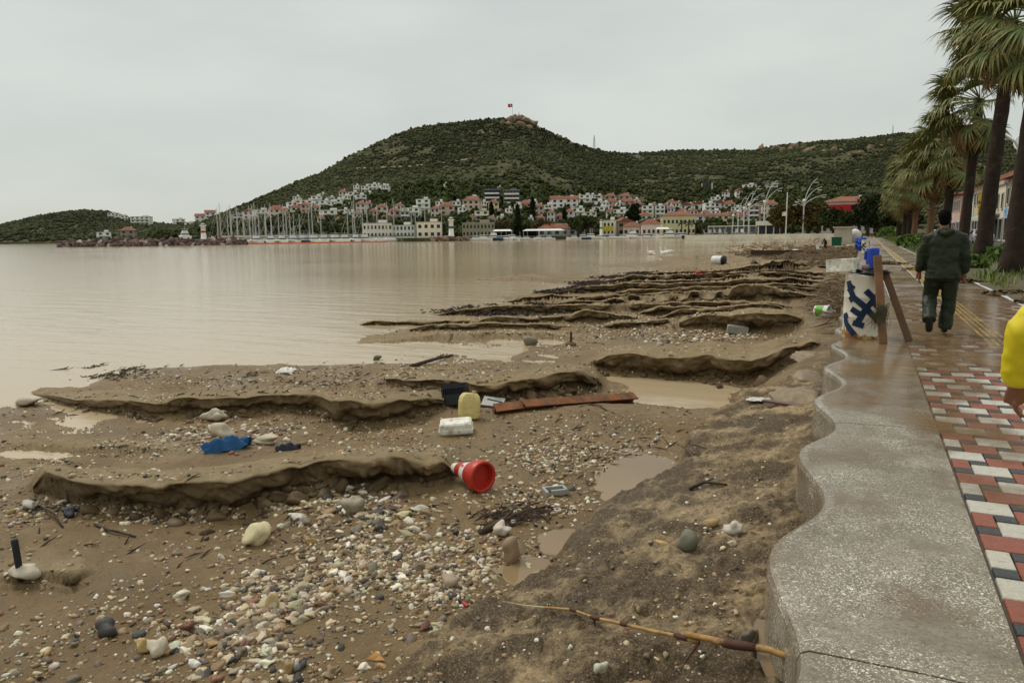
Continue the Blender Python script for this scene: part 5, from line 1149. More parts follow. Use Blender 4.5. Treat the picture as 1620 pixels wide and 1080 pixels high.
def palm(x, y, h, rad, lean, label, ng=34, nd=16, boots=False, sc=1.35, z0=.03):
    o = thing('fan_palm', label, 'palm tree', (x, y, z0), group='fan palms along the promenade'); mb = MB()
    pts = []; rr = []
    for k in range(15):
        t = k / 14; pts.append(Vector((lean[0] * t ** 1.3, lean[1] * t ** 1.3, -.15 + h * t))); rr.append(rad * (1.35 - .35 * min(1, t / .12)) * (1 - .28 * t) * (1 + .03 * sin(k * 2.3)))
    n = 16; rings = []
    for k, p in enumerate(pts):
        rings.append([p + Vector((cos(2 * pi * j / n), sin(2 * pi * j / n), 0)) * rr[k] * (1 + .05 * sin(j * 5.1 + k * 3.7)) for j in range(n)])
    mb.loft(rings); t = mb.build('trunk', PTY if boots else PTR, o, True)
    if boots:
        for k in range(40):
            q = .35 + .6 * k / 40; c = Vector((lean[0] * q ** 1.3, lean[1] * q ** 1.3, h * q)); a = k * 2.4; d = Vector((cos(a), sin(a), 1.4)).normalized()
            MB().tube([c + Vector((cos(a), sin(a), 0)) * rad * .6, c + Vector((cos(a), sin(a), 0)) * rad * 1.0 + d * .35], [(.07, .04), (.03, .02)], 4).build('leaf_base', PTY, t)
    C = pts[-1]
    for k in range(ng):
        a = k * 2.39996 + random.uniform(-.2, .2); e = R(78 - 128 * (k / ng) ** .8 + random.uniform(-8, 8)); d = Vector((cos(a) * cos(e), sin(a) * cos(e), sin(e))) + WIND * (.6 + .45 * random.random())
        f = link('frond', FG[k % 6], o); f.matrix_local = frond_matrix(C + Vector((0, 0, -.25 * (k / ng))), d, sc * random.uniform(.85, 1.15), random.uniform(-.6, .6))
    for k in range(nd):
        a = k * 2.39996 + .7; e = R(-52 - 28 * random.random()); d = Vector((cos(a) * cos(e), sin(a) * cos(e), sin(e))) + WIND * .18
        f = link('dead_frond', FD[k % 3], o); f.matrix_local = frond_matrix(C + Vector((cos(a), sin(a), 0)) * rad * .5 + Vector((0, 0, -.3 - .9 * k / nd)), d, sc * random.uniform(.8, 1.05), random.uniform(-.3, .3))
    return o
PALMS = [(4.45, 28.6, 8.3, .36, (.35, .1), 'nearest palm with a thick dark trunk at the right edge', 34, 8, False, 1.3),
 (4.75, 38.2, 10.2, .33, (.5, .1), 'tall palm with flaking whitewash band, second from the right edge', 38, 10, False, 1.38),
 (5.0, 48.0, 8.6, .28, (.3, .1), 'palm rising directly behind the man in green', 34, 16, False, 1.4),
 (5.2, 61.0, 7.6, .31, (.3, .1), 'palm with thick brown skirt just left of the walking man', 32, 20, False, 1.55),
 (5.0, 72.0, 7.3, .28, (.2, .1), 'palm with criss-cross leaf bases on its trunk, fifth along the row', 32, 22, True, 1.6),
 (4.5, 84.0, 6.8, .28, (.1, 0), 'palm with bare reddish lower trunk, sixth along the row', 32, 22, True, 1.6),
 (5.0, 104., 7.2, .31, (.0, 0), 'palm standing close beside a twin trunk, seventh along the row', 32, 18, False, 1.7),
 (5.2, 120., 7.0, .33, (.0, 0), 'palm standing close behind a twin trunk, eighth along the row', 32, 18, False, 1.7),
 (5.6, 150., 6.4, .5, (.0, 0), 'farthest palm with a stout leaning dark trunk', 40, 24, False, 1.7)]
for a in PALMS: palm(*a)
# grass along the verge
GRS = pm('verge_grass', (.09, .14, .03), .7, .4, 3, 0, attr='Col', spec=.1)
n = 26000; gx = np.random.uniform(3.0, 8.1, n); gy = 14 + 170 * np.random.rand(n) ** 1.7; gk = (fbm(gx * .5, gy * .35, 15, 3) + .30 * sstep(20, 50, gy)) > .02; gx, gy = gx[gk], gy[gk]; n = len(gx)
bl = (np.array([[-.02, 0, 0], [.02, 0, 0], [.012, .05, .55], [-.012, .05, .55], [.0, .22, 1.]]), None)
q = np.array([[-.05, 0, 0], [.05, 0, 0], [.03, .1, .6], [-.04, .25, 1.0]]); f = np.array([[0, 1, 2, 3]])
hgt = np.random.uniform(.08, .3, n) * (1 + .6 * (fbm(gx * .8, gy * .5, 19, 2) > .1)) ; gc = np.array([.13, .17, .05])[None] * np.random.uniform(.5, 1.5, n)[:, None] + np.array([.05, .03, 0])[None] * (np.random.rand(n) < .2)[:, None]
g = scatter_mesh('verge_grass', [(q, f)], np.c_[gx, gy, np.full(n, .06)], np.c_[hgt * 1.6, hgt, hgt], rand_rot(n, .35), gc, GRS); tag(g, 'rough green grass growing under the palms', 'grass')
for k, (px, py, r_) in enumerate([(1585, 415, .55), (1540, 424, .35), (1437, 388, .6), (1458, 392, .7), (1408, 375, .9)]):
    c = unp(px, py, .05); o = thing('leafy_shrub', ['tall tuft of green weeds between the two nearest palms', 'low weeds at the foot of the second palm', 'low green shrub beside the far palm trunks', 'low green shrub at the reddish palm trunk', 'green shrub where the promenade narrows'][k], 'shrub', c)
    m = 420; v = np.random.randn(m, 3); v /= np.linalg.norm(v, axis=1)[:, None]; P = v * (np.random.rand(m) ** .4)[:, None] * np.array([r_, r_, r_ * .8]) * (1.2 + hypot(c[0], c[1]) / 90); P[:, 2] = np.abs(P[:, 2]) + .03
    leaf_cloud(P, np.random.uniform(.06, .16, m) * (1 + hypot(c[0], c[1]) / 60), np.array([.11, .16, .045]) * np.random.uniform(.5, 1.5, m)[:, None], 'leaves', o)

# ================================================================== STREET BEHIND THE PALMS
def shopfront(y0, L, H, col, roof, label, sign=None, X=14.5):
    o = thing('shop_house', label, 'shop', (X, y0, 0)); mb = MB(); mb.box((5, L / 2, H / 2), (10, L, H)); q = mb.build('wall', WALLM, o); q.color = (*col, 1)
    mb = MB(); 
    if roof == 'tile': mb.add([(-.8, -.4, H), (10.6, -.4, H), (10.6, L + .4, H), (-.8, L + .4, H), (4.8, 2.5, H + 2.2), (4.8, L - 2.5, H + 2.2)], [(0, 1, 4), (1, 2, 5, 4), (2, 3, 5), (3, 0, 4, 5), (3, 2, 1, 0)])
    else: mb.box((5, L / 2, H + .2), (10.5, L + .3, .4))
    mb.build('roof', ROOFM if roof == 'tile' else FLATM, o)
    nw = max(2, int(L / 2.6))
    for i in range(nw):
        w = link('window', _wm, o, (-.01, L * (i + .5) / nw, H - 1.9), (0, 0, pi / 2), (1.1, 1, 1.7)); link('window_frame', _wf, w)
        w = link('shop_window', _wm, o, (-.01, L * (i + .5) / nw, 1.4), (0, 0, pi / 2), (L / nw * .8, 1, 2.4)); link('window_frame', _wf, w)
        w = link('window', _wm, o, (1.5 + i * 1.8, -.01, H - 1.9), (0, 0, 0), (1.1, 1, 1.6)) if i < 4 else None
    if sign: MB().box((-.15, L / 2, H * .46), (.25, L * .9, 1.2)).build('sign_board', sign, o)
    return o
BLU = pm('sign_blue', (.10, .26, .5), .5, .5, 1.4, 0, color2=(.6, .62, .62), thresh=(.48, .52)); 
shopfront(88, 13, 7.0, (.46, .38, .30), 'tile', 'two-storey stone shop with red tiled roof and blue sign behind the palms', BLU); shopfront(102, 12, 6.6, CR, 'flat', 'cream two-storey shop next to the stone one', None)
shopfront(115, 14, 7.6, (.5, .42, .3), 'tile', 'tan shop house with a tall yellow sign on its corner', None); shopfront(130, 14, 7, WH, 'tile', 'white shop house behind the middle palms', REDP); shopfront(146, 16, 7.4, PK, 'tile', 'pink shop house farthest along the street', None)
o = thing('corner_sign', 'tall narrow yellow sign sticking out from a shop corner', 'sign', (14.1, 116, 3.4)); MB().box((0, 0, 1.2), (1.2, .3, 3.2)).build('board', pm('sign_yellow2', (.6, .4, .03), .5, .15, 2, 0, color2=(.12, .08, .03), thresh=(.58, .6)), o)
o = thing('green_awning', 'green and white awning over a shop terrace behind the palms', 'awning', (12.5, 110, 0)); MB().add([(-1.6, -5, 2.5), (-1.6, 5, 2.5), (1.8, 5, 3.5), (1.8, -5, 3.5)], [(0, 1, 2, 3)]).build('canopy', pm('awning_green', (.02, .16, .08), .7, .2, 1.4, 0, color2=(.6, .6, .55), thresh=(.5, .53)), o)
for sy in (-1, 1): MB().tube([(-1.5, sy * 4.8, 0), (-1.5, sy * 4.8, 2.55)], .06, 6).build('post', STEEL, o)
o = thing('satellite_dish', 'round white satellite dish above the stone shop roof', 'satellite dish', (14.7, 93, 7)); MB().tube([(0, 0, 0), (0, 0, 3.4)], .06, 6).build('pole', STEEL, o); MB().lathe([(.02, 0), (.5, .06), (.9, .2), (1.0, .27), (.92, .26), (.5, .11), (.02, .05)], 20, M=rotM(R(70), 0, R(-20))).build('dish', WPAINT, o, True, loc=(-.2, -.3, 3.2)); MB().tube([(-.2, -.3, 3.2), (-.35, -1.0, 3.5)], .03, 5).build('feed_arm', STEEL, o)
def car(x, y, rz, paint, label):
    o = thing('parked_car', label, 'car', (x, y, 0), rz, 'cars parked on the street behind the palms'); prof = [(-2.1, .35), (-2.12, .75), (-1.95, .95), (-1.5, 1.0), (-1.05, 1.42), (.45, 1.44), (1.1, 1.0), (1.9, .86), (2.1, .62), (2.1, .35)]
    rings = []
    for xx, s in ((-.86, .93), (-.8, 1.0), (.8, 1.0), (.86, .93)): rings.append([Vector((xx if z < 1.05 else xx * .82, yy * s, z if z < 1.05 or s == 1 else z - .04)) for yy, z in prof])
    MB().loft(rings).build('body', paint, o)
    mb = MB()
    for s in (-1, 1): mb.add([(s * .868, -1.1, 1.02), (s * .868, .85, 1.02), (s * .74, .42, 1.36), (s * .74, -.95, 1.36)], [(0, 1, 2, 3)])
    mb.add([(-.66, 1.1, 1.03), (.66, 1.1, 1.03), (.6, .52, 1.41), (-.6, .52, 1.41)], [(0, 1, 2, 3)]); mb.add([(-.66, -1.52, 1.03), (.66, -1.52, 1.03), (.6, -1.1, 1.4), (-.6, -1.1, 1.4)], [(3, 2, 1, 0)]); mb.build('window', GLASS, o)
    for sx in (-1, 1):
        for sy in (-1.3, 1.3): wv = MB().lathe([(.1, -.1), (.32, -.1), (.34, 0), (.32, .1), (.1, .1)], 16, M=rotM(0, pi / 2, 0)).build('wheel', CANV, o, loc=(sx * .8, sy, .34)); MB().lathe([(.02, -.11), (.2, -.105), (.2, .105), (.02, .11)], 12, M=rotM(0, pi / 2, 0)).build('rim', STEEL, wv)
        MB().ell((sx * .6, 2.05, .68), (.16, .08, .08)).build('headlight', LITE, o); MB().ell((sx * .65, -2.08, .78), (.13, .06, .09)).build('tail_light', REDP, o)
car(10.2, 84, .0, pm('car_silver', (.45, .46, .47), .3, .05, 1, 0, .4), 'silver car parked between the two nearest palm trunks'); car(9.6, 96, .1, pm('car_red', (.35, .02, .02), .3, .1, 1, 0), 'red car parked beyond the second palm trunk'); car(9.9, 124, 0, HULLW, 'white car parked far along the street')
def curve_lamp(x, y, h, label):
    o = thing('curved_lamp', label, 'street lamp', (x, y, 0), group='curved lamps along the street'); MB().tube([(0, 0, 0), (0, 0, h * .75)] + [(-2.4 * sin(t * pi / 2) ** 2 * .9, 0, h * .75 + h * .25 * t) for t in (.2, .4, .6, .8, 1)], [.11, .09] + [.07] * 5, 8).build('pole', STEEL, o, True); MB().box((-2.7, 0, h * .995), (.9, .26, .1)).build('lamp_head', LITE, o)
curve_lamp(8.0, 53, 8.2, 'curved white lamp post right of the second palm'); curve_lamp(8.0, 77, 8.2, 'curved lamp post left of the second palm'); curve_lamp(8.0, 112, 8.2, 'curved lamp post farthest along the street')
# ================================================================== STONES AND GRAVEL
STONE = pm('beach_stone', (.5, .45, .35), .55, .22, 14, .25, objcol=True, rough_var=.15); STONEA = pm('gravel_stone', (.5, .45, .35), .6, .2, 14, 0, attr='Col')
SCOL = [((.46, .37, .24), 32, 'cream'), ((.66, .60, .49), 15, 'white'), ((.27, .18, .095), 24, 'tan'), ((.18, .14, .10), 16, 'grey-brown'), ((.20, .095, .06), 4, 'reddish'), ((.05, .045, .04), 6, 'dark'), ((.34, .21, .085), 3, 'ochre')]
_sw = np.array([c[1] for c in SCOL], float); _sw /= _sw.sum()
# patches: photo centre, half sizes, density, size range (m)
PATCH = [(590,815,150,38,900,.02,.085),(600,880,190,45,1300,.015,.06),(380,985,140,65,1500,.012,.062),(440,940,120,35,500,.012,.06),(280,960,60,40,150,.01,.05),(120,985,160,100,350,.01,.035),(560,905,110,40,500,.015,.06),(700,935,90,30,350,.012,.05),(760,870,80,45,450,.015,.06),
 (900,705,120,45,1500,.012,.055),(840,735,90,35,700,.015,.06),(990,680,70,22,500,.012,.045),(830,780,90,40,400,.015,.06),(430,692,120,26,900,.015,.085),(330,690,110,22,500,.015,.08),(200,690,150,22,300,.012,.05),(600,690,80,16,250,.015,.05),(640,712,90,14,250,.012,.045),
 (60,820,90,60,250,.02,.07),(220,815,160,25,300,.015,.06),(90,900,90,40,150,.015,.06),(280,870,200,30,350,.012,.04),(350,600,170,16,900,.012,.055),(500,600,130,22,900,.015,.06),(640,590,90,20,500,.015,.06),(780,590,150,22,600,.012,.05),(560,625,120,20,350,.012,.04),(250,640,120,10,120,.02,.05),
 (860,545,160,14,500,.02,.07),(760,520,130,20,600,.02,.06),(980,515,150,22,1500,.02,.08),(1080,527,150,12,900,.02,.08),(1150,535,100,10,400,.02,.09),(900,500,150,14,700,.02,.05),(1000,455,120,12,500,.02,.06),(1150,455,150,14,600,.02,.06),(1100,435,120,6,400,.025,.06),(850,485,120,10,300,.02,.05),(1150,485,130,10,700,.02,.06),
 (1000,625,100,14,150,.015,.05),(1060,540,60,10,100,.05,.1),(1150,860,80,40,60,.015,.03),(1050,900,180,120,160,.006,.016),(1200,740,60,80,60,.01,.03),(120,640,100,10,120,.015,.05),(150,710,150,20,250,.012,.045),(80,740,120,30,250,.015,.06),(880,805,60,15,150,.015,.05),(960,660,90,20,200,.012,.035),(820,640,100,14,120,.012,.035)]
SP = []
def quick_beach(px, py, z=-.92, it=12):
    """vectorised: photo points -> beach points"""
    px = np.asarray(px, float); py = np.asarray(py, float); z = np.full(px.shape, z)
    D = _fw[None] + _r2[None] * ((px - 810) / F)[:, None] + _u2[None] * ((540 - py) / F)[:, None]
    for _ in range(it):
        t = (z - CAMZ) / D[:, 2]; x = D[:, 0] * t; y = D[:, 1] * t; z = .5 * z + .5 * samp(DZ, x, y)
    t = (z - CAMZ) / D[:, 2]; x = D[:, 0] * t; y = D[:, 1] * t; return x, y, samp(DZ, x, y), samp(DF, x, y), samp(DE, x, y)
px = []; py = []; smin = []; smax = []
for cx, cy, hx, hy, nn, a, b_ in PATCH:
    nn = int(nn * .85)
    u = np.random.randn(nn) * .5; v = np.random.randn(nn) * .5; px += list(cx + u * hx); py += list(cy + v * hy); smin += [a] * nn; smax += [b_] * nn
nn = 17000; px += list(np.random.uniform(-60, 1290, nn)); py += list(440 + 680 * np.random.rand(nn) ** 1.1); smin += [.007] * nn; smax += [.05] * nn
px, py, smin, smax = map(np.array, (px, py, smin, smax))
kk = (py > 425) & (py < 1130); px, py, smin, smax = px[kk], py[kk], smin[kk], smax[kk]
x, y, z, fa, em = quick_beach(px, py)
sz = smin * .75 + (smax * .55 - smin * .75) * np.random.rand(len(x)) ** 3.0; sz = np.maximum(sz, .005)
dist = np.hypot(x, y); sz = np.maximum(sz, dist * .0009)
clump = fbm(x * 1.6, y * 1.6, 801, 4)
ok = (z > SEA_Z - .01) & (fa < .35) & (x < -.45) & (dist < 60) & (dist > 1.2) & ~((em > .5) & (sz > .018) & (np.random.rand(len(x)) < .92)) & (np.random.rand(len(x)) < np.clip(.75 + 1.6 * clump, .12, 1)) & ((em < .5) | (np.random.rand(len(x)) < .35))
x, y, z, sz, dist, em, px, py = [a[ok] for a in (x, y, z, sz, dist, em, px, py)]
big = sz / dist; order = np.argsort(-big); NB = 270
ci = np.random.choice(len(SCOL), len(x), p=_sw); cols = np.array([c[0] for c in SCOL])[ci] * np.random.uniform(.7, 1.2, len(x))[:, None]
cols *= 1 + .12 * (np.random.rand(len(x), 3) - .5)
flatn = np.random.uniform(.45, .85, len(x)); el = np.random.uniform(.75, 1.15, len(x))
smesh = [fast_mesh('stone', *rock_shape(3, 900 + k, .5, k % 4 != 0), STONE, k % 4 == 0) for k in range(12)]
LMK = [('black pipe', 33, 890), ('dark egg-shaped stone', 170, 1003), ('pale broad stone', 250, 1036), ('flat lone pale stone', 285, 946), ('crumpled yellow rock', 405, 858), ('square grey-brown block', 558, 812), ('red cone', 760, 760), ('tilted brown slab', 810, 885), ('lumpy whitish rock', 795, 845), ('blue cloth', 358, 706), ('navy rag', 455, 712), ('jerrycan', 742, 650), ('foam block', 722, 675), ('orange leaf', 595, 1040), ('red lighter', 732, 955), ('steel beam', 915, 643), ('grey bracket', 878, 782), ('driftwood branch', 790, 828), ('cane stalk', 950, 1000), ('round pale cobble', 1160, 848), ('upright tan stone', 460, 1062), ('dark red stone', 300, 1000), ('upright ochre stone', 430, 960), ('brown rounded rock', 710, 925), ('pale tan puddle', 1010, 752), ('black stone', 110, 815), ('pale wedge stone', 48, 805), ('concrete block', 1166, 525), ('rusty stake', 903, 540), ('white bag', 453, 590), ('near ledge middle', 400, 790), ('near ledge left end', 80, 790), ('second ledge corner', 535, 665)]
def zone(px, py):
    n_, lx, ly = min(LMK, key=lambda q: (q[1] - px) ** 2 + 2.5 * (q[2] - py) ** 2); dx, dy = px - lx, (py - ly) * 1.5; d = hypot(dx, dy)
    w = ('just ' if d < 28 else 'well ' if d > 75 else ''); return w + (('right of' if dx > 0 else 'left of') if abs(dx) > abs(dy) else ('below' if dy > 0 else 'behind')) + ' the ' + n_
SEENL = {}
for k in order[:NB]:
    s = sz[k] * 1.25; o = link('stone', smesh[k % 12], None, (x[k], y[k], z[k] + s * flatn[k] * .2), (random.uniform(-.35, .35), random.uniform(-.35, .35), random.random() * 6.28), (s * 1.15, s * el[k], s * flatn[k]))
    o.color = (*cols[k], 1); zn = zone(px[k], py[k]); cn = SCOL[ci[k]][2]; shp = 'flat' if flatn[k] < .58 else 'long' if el[k] < .88 else 'lumpy' if flatn[k] > .74 else 'rounded'; sw_ = 'larger' if big[k] > .0075 else 'small'
    lab = f'{sw_} {shp} {cn} stone lying {zn}'; SEENL.setdefault(lab, []).append(o); tag(o, lab, 'stone', 'loose stones on the mud')
for lab, lst in SEENL.items():
    if len(lst) > 1:
        for o in lst: o['group'] = 'alike: ' + lab
rest = order[NB:]; near = rest[dist[rest] < 7.5]; farp = rest[dist[rest] >= 7.5]
P = np.c_[x, y, z + sz * flatn * .15]; S = np.c_[sz * 1.15, sz * el, sz * flatn]
RSN = [rock_shape(2, 930 + k, .5, k % 4 != 0) for k in range(8)]; RSF = [rock_shape(1, 940 + k, .5) for k in range(6)]
bigr = near[sz[near] / dist[near] > .0032]; sm = np.concatenate([near[sz[near] / dist[near] <= .0032], farp])
g = scatter_mesh('gravel', RSN, P[bigr], S[bigr], rand_rot(len(bigr), .4), cols[bigr], STONEA, smooth=False); tag(g, 'small pebbles strewn over the near mud', 'gravel')
g = scatter_mesh('shell_gravel', RSF, P[sm], S[sm], rand_rot(len(sm), .4), cols[sm], STONEA); tag(g, 'fine gravel and shells scattered over the whole beach', 'gravel')
# named stones
def boulder(px, py, w, h, d, col, label, rot=(0, 0, 0), seed=0, ang=True, sink=.3):
    p = on_beach(px, py); dd = hypot(p[0], p[1]); s = dd / F * 1.03; v, f = rock_shape(3, 1000 + seed, .45, ang)
    o = link('stone', fast_mesh('stone', v, f, STONE, True), None, (p[0], p[1], p[2] + h * s * .5 * (1 - sink)), rot, (w * s / 2, d * s / 2, h * s / 2)); o.color = (*col, 1); tag(o, label, 'stone'); return o
BOUL = [(170,1003,30,26,26,(.05,.046,.042),'dark egg-shaped stone alone on the mud'),(228,1030,30,24,22,(.45,.31,.12),'ochre block wedged under the pale broad stone'),(250,1036,34,34,28,(.50,.43,.32),'pale broad stone leaning on an ochre block'),(285,946,26,14,22,(.60,.54,.40),'flat pale stone lying alone left of the lower pebble heap'),(405,858,46,34,40,(.58,.50,.30),'crumpled pale yellow rock below the near ledge'),(45,918,52,36,34,(.48,.42,.32),'jagged pale rock at the foot of the black pipe'),(558,812,32,34,30,(.30,.25,.18),'square grey-brown block in the gravel below the near ledge'),(810,885,26,44,34,(.26,.18,.11),'tall tilted brown slab standing at the puddle edge'),(795,845,30,26,26,(.52,.44,.36),'lumpy whitish rock above the tilted slab'),(1160,848,24,28,22,(.50,.44,.36),'round pale cobble on the sandy bank'),(1088,868,30,36,26,(.16,.15,.11),'dark green-grey stone on the sandy bank'),(1047,862,24,10,16,(.46,.30,.12),'flat ochre stone left of the dark green-grey one'),(1125,832,24,14,18,(.42,.28,.13),'ochre stone above the round cobble'),(1158,863,14,12,10,(.60,.52,.38),'small pale cube under the round cobble'),(1180,1020,28,32,26,(.12,.10,.08),'dark angular stone at the foot of the sea wall'),(345,665,44,20,26,(.46,.40,.30),'long pale rock before the second ledge'),(352,690,40,24,24,(.45,.38,.27),'pale slab just above the blue cloth'),(420,700,60,14,22,(.44,.38,.27),'long pale log-like stone right of the blue cloth'),(40,640,56,14,24,(.45,.38,.28),'pale flat rock lying in shallow water'),(838,545,22,16,18,(.22,.19,.14),'dark round rock in the water channel'),(460,1062,16,30,16,(.36,.24,.12),'upright tan finger-shaped stone by the bottom edge'),(469,1060,16,18,14,(.30,.28,.27),'round grey stone beside the tan upright one'),(110,815,22,16,16,(.04,.04,.045),'black stone below the near ledge'),(48,805,30,16,20,(.40,.36,.30),'pale wedge stone at the left edge of the beach'),(620,1000,10,8,8,(.35,.33,.3),'small grey stone by the shallow puddle'),(710,925,36,24,28,(.32,.24,.17),'brown rounded rock at the end of the gravel'),(430,960,22,26,20,(.5,.38,.2),'upright ochre stone in the lower pebble heap'),(300,1000,24,20,20,(.12,.05,.03),'dark red stone in the lower pebble heap'),(848,918,24,22,20,(.35,.3,.12),'rotten yellow and green fruit-like lump by the puddle'),(595,570,16,10,12,(.06,.08,.03),'mossy dark clump in the water edge')]
for k, b_ in enumerate(BOUL): boulder(*b_[:6], b_[6], (random.uniform(-.15, .15), random.uniform(-.15, .15), random.uniform(-.5, .5)), k, k not in (0, 9, 19, 21))
# smooth worn concrete footings against the wall
FOOT = pm('worn_footing', (.24, .175, .105), .5, .25, 3, .4, color2=(.17, .13, .085), thresh=(.48, .62), bscale=12)
for k, (X_, Y_, a, b_, c, lab) in enumerate([(-.60, 8.7, .26, .42, .10, 'rough tan footing block against the wall below the drum'), (-.6, 10.9, .26, .5, .10, 'worn grey footing block beside the drum'), (-.75, 13.4, .3, .6, .09, 'broad muddy footing slab near the white bucket')]):
    v, f = rock_shape(4, 1100 + k, .25, True); v = v * (1 + .16 * fbm(v[:, 0] * 2 + v[:, 2] * 3, v[:, 1] * 2.5 + k, 1600 + k, 4))[:, None]; o = link('footing', fast_mesh('footing', v, f, FOOT, False), None, (X_, Y_, bz(X_, Y_) - .03), (0, 0, .1), (a, b_, c * 1.4)); tag(o, lab, 'footing')
# sand clods fallen from the ledges
CLOD = pm('sand_clod', (.115, .076, .038), .85, .3, 5, .5, bscale=20)
cl = [(150,805),(260,815),(415,800),(440,790),(540,775),(470,792),(600,770),(300,660),(560,672),(650,660),(840,632),(900,622),(1060,602),(1140,600),(1205,590)]
for k, (cx, cy) in enumerate(cl):
    p = on_beach(cx, cy); s = random.uniform(.04, .10) * (1 + hypot(p[0], p[1]) / 25); v, f = rock_shape(3, 1200 + k, .25, True); o = link('sand_clod', fast_mesh('sand_clod', v, f, CLOD, True), None, (p[0], p[1], p[2] + s * .05), (random.random(), random.random(), random.random() * 6), (s * 1.3, s, s * .6))
    tag(o, f'clod of damp sand at the foot of a ledge, {ORD[sorted(c_[0] for c_ in cl).index(cx)]} from left', 'sand clod', 'sand clods under the ledges')

# crumbs of sand along the feet of the ledges
CP = []; 
for a, rr, h, L, rag, k in LW:
    if rr.mean() > 16 or h.max() < .1: continue
    m_ = 130; az = np.random.uniform(a[0], a[-1], m_); r_ = np.interp(az, a, rr) - np.abs(np.random.randn(m_)) * .16 - .04; CP.append(np.c_[r_ * np.sin(az), r_ * np.cos(az)])
CP = np.concatenate(CP); cz = samp(DZ, CP[:, 0], CP[:, 1]); ok = (cz > SEA_Z - .02) & (CP[:, 0] < -.5); CP, cz = CP[ok], cz[ok]; m_ = len(CP); cs = .012 + .06 * np.random.rand(m_) ** 3
g = scatter_mesh('sand_crumbs', [rock_shape(2, 1500 + q, .3, True) for q in range(6)], np.c_[CP, cz + cs * .1], np.c_[cs * 1.3, cs, cs * .7], rand_rot(m_, .6), np.array([.12, .08, .04]) * np.random.uniform(.7, 1.4, m_)[:, None], STONEA); tag(g, 'crumbs of damp sand at the feet of the ledges', 'sand')

# ================================================================== LITTER AND DEBRIS
def frame_at(px, py, rz=0, dz=0): p = on_beach(px, py); p[2] += dz; return tuple(p)
# traffic cone on its side: axis from narrow end to base, seen in the photo from (722,742) to (768,760)
pc = on_beach(765, 778); CONE_R = pm('cone_red', (.45, .035, .02), .38, .15, 5, .03, color2=(.2, .085, .045), thresh=(.56, .7)); CONE_W = pm('cone_white', (.70, .66, .60), .4, .1, 6, .03, color2=(.45, .36, .26), thresh=(.55, .7))
ca = unp(725, 752, pc[2] + .1) - unp(768, 762, pc[2] + .1); ca = Vector((ca[0], ca[1], -.01)); ca = (ca.normalized() + Vector((0.0, .25, 0))).normalized()
zax = ca; xax = Vector((0, 0, 1)).cross(zax).normalized(); yax = zax.cross(xax); Mc = Matrix((xax, yax, zax)).transposed().to_4x4()
cone = thing('traffic_cone', 'red and white traffic cone lying on its side at the ledge end', 'traffic cone'); cone.matrix_world = Matrix.Translation(Vector((pc[0], pc[1], pc[2] + .145))) @ Mc
def ring(prof, name, mat, n=28): return MB().lathe(prof, n).build(name, mat, cone, True)
ring([(.125, .04), (.12, .01), (.128, -.005), (.148, -.005), (.152, .01), (.15, .085), (.145, .095), (.12, .1)], 'base_ring', CONE_R)
ring([(.12, .1), (.105, .19), (.101, .19), (.116, .1), (.12, .02)], 'lower_body', CONE_R); ring([(.106, .19), (.088, .27), (.084, .27), (.102, .19)], 'white_band', CONE_W); ring([(.088, .27), (.066, .37), (.062, .37), (.084, .27)], 'upper_body', CONE_R); ring([(.067, .37), (.045, .455), (.03, .47), (.005, .472)], 'tip', CONE_W)
ring([(.001, .06), (.118, .06)], 'inner_wall', CONE_R)
for a in (.9, 2.6): MB().box((.1 * cos(a), .1 * sin(a), .235), (.006, .02, .035), rotM(0, 0, a)).build('reflector', CONE_R, cone)
# jerrycan, foam lid, crate, broken board
JER = pm('jerrycan_plastic', (.62, .50, .20), .4, .12, 8, .1, color2=(.3, .2, .09), thresh=(.5, .66)); FOAM = pm('foam_white', (.72, .70, .62), .8, .06, 25, .15, color2=(.36, .28, .18), thresh=(.5, .68))
pj = on_beach(742, 662); jer = thing('jerrycan', 'yellowed plastic jerrycan standing behind the foam block', 'jerrycan', pj, rot=(-.12, .04, .42))
rings = []
for z_, kx, ky, ch in ((0, .8, .8, .03), (.02, .95, .95, .03), (.06, 1, 1, .035), (.24, 1, 1, .05), (.30, .92, .95, .06), (.335, .72, .8, .05), (.345, .6, .7, .03)):
    hx, hy = .145 * kx, .10 * ky; rings.append([Vector(p) for p in ((-hx + ch, -hy, z_), (hx - ch, -hy, z_), (hx, -hy + ch, z_), (hx, hy - ch, z_), (hx - ch, hy, z_), (-hx + ch, hy, z_), (-hx, hy - ch, z_), (-hx, -hy + ch, z_))])
MB().loft(rings).build('body', JER, jer, bevel=.01); MB().lathe([(.0, .345), (.03, .345), (.03, .375), (.0, .376)], 12).build('cap', JER, jer, loc=(.06, 0, 0)); MB().box((0, -.102, .17), (.13, .008, .2)).build('embossed_panel', JER, jer, bevel=.004)
pf = on_beach(722, 682); o = thing('foam_block', 'off-white foam box lid lying in front of the jerrycan', 'foam block', pf, rot=(.06, -.05, .5)); rings = []
for z_, k in ((0, .93), (.025, 1), (.06, 1.0), (.066, .96), (.12, .93), (.14, .80)): rings.append([Vector((sx * .21 * k, sy * .155 * k, z_)) for sx, sy in ((-1, -1), (1, -1), (1, 1), (-1, 1))])
MB().loft(rings).build('lid', FOAM, o, bevel=.012)
BLKP = pm('black_plastic', (.018, .02, .022), .4, .2, 6, .03)
pk = on_beach(722, 640); o = thing('plastic_crate', 'black plastic crate half buried on its side behind the jerrycan', 'crate', pk, rot=(R(-12), R(-6), .35))
MB().box((0, 0, .02), (.36, .22, .03)).build('side', BLKP, o); MB().box((0, 0, .30), (.36, .22, .03)).build('side', BLKP, o)
for sx in (-1, 1): MB().box((sx * .172, 0, .16), (.025, .22, .27)).build('side', BLKP, o)
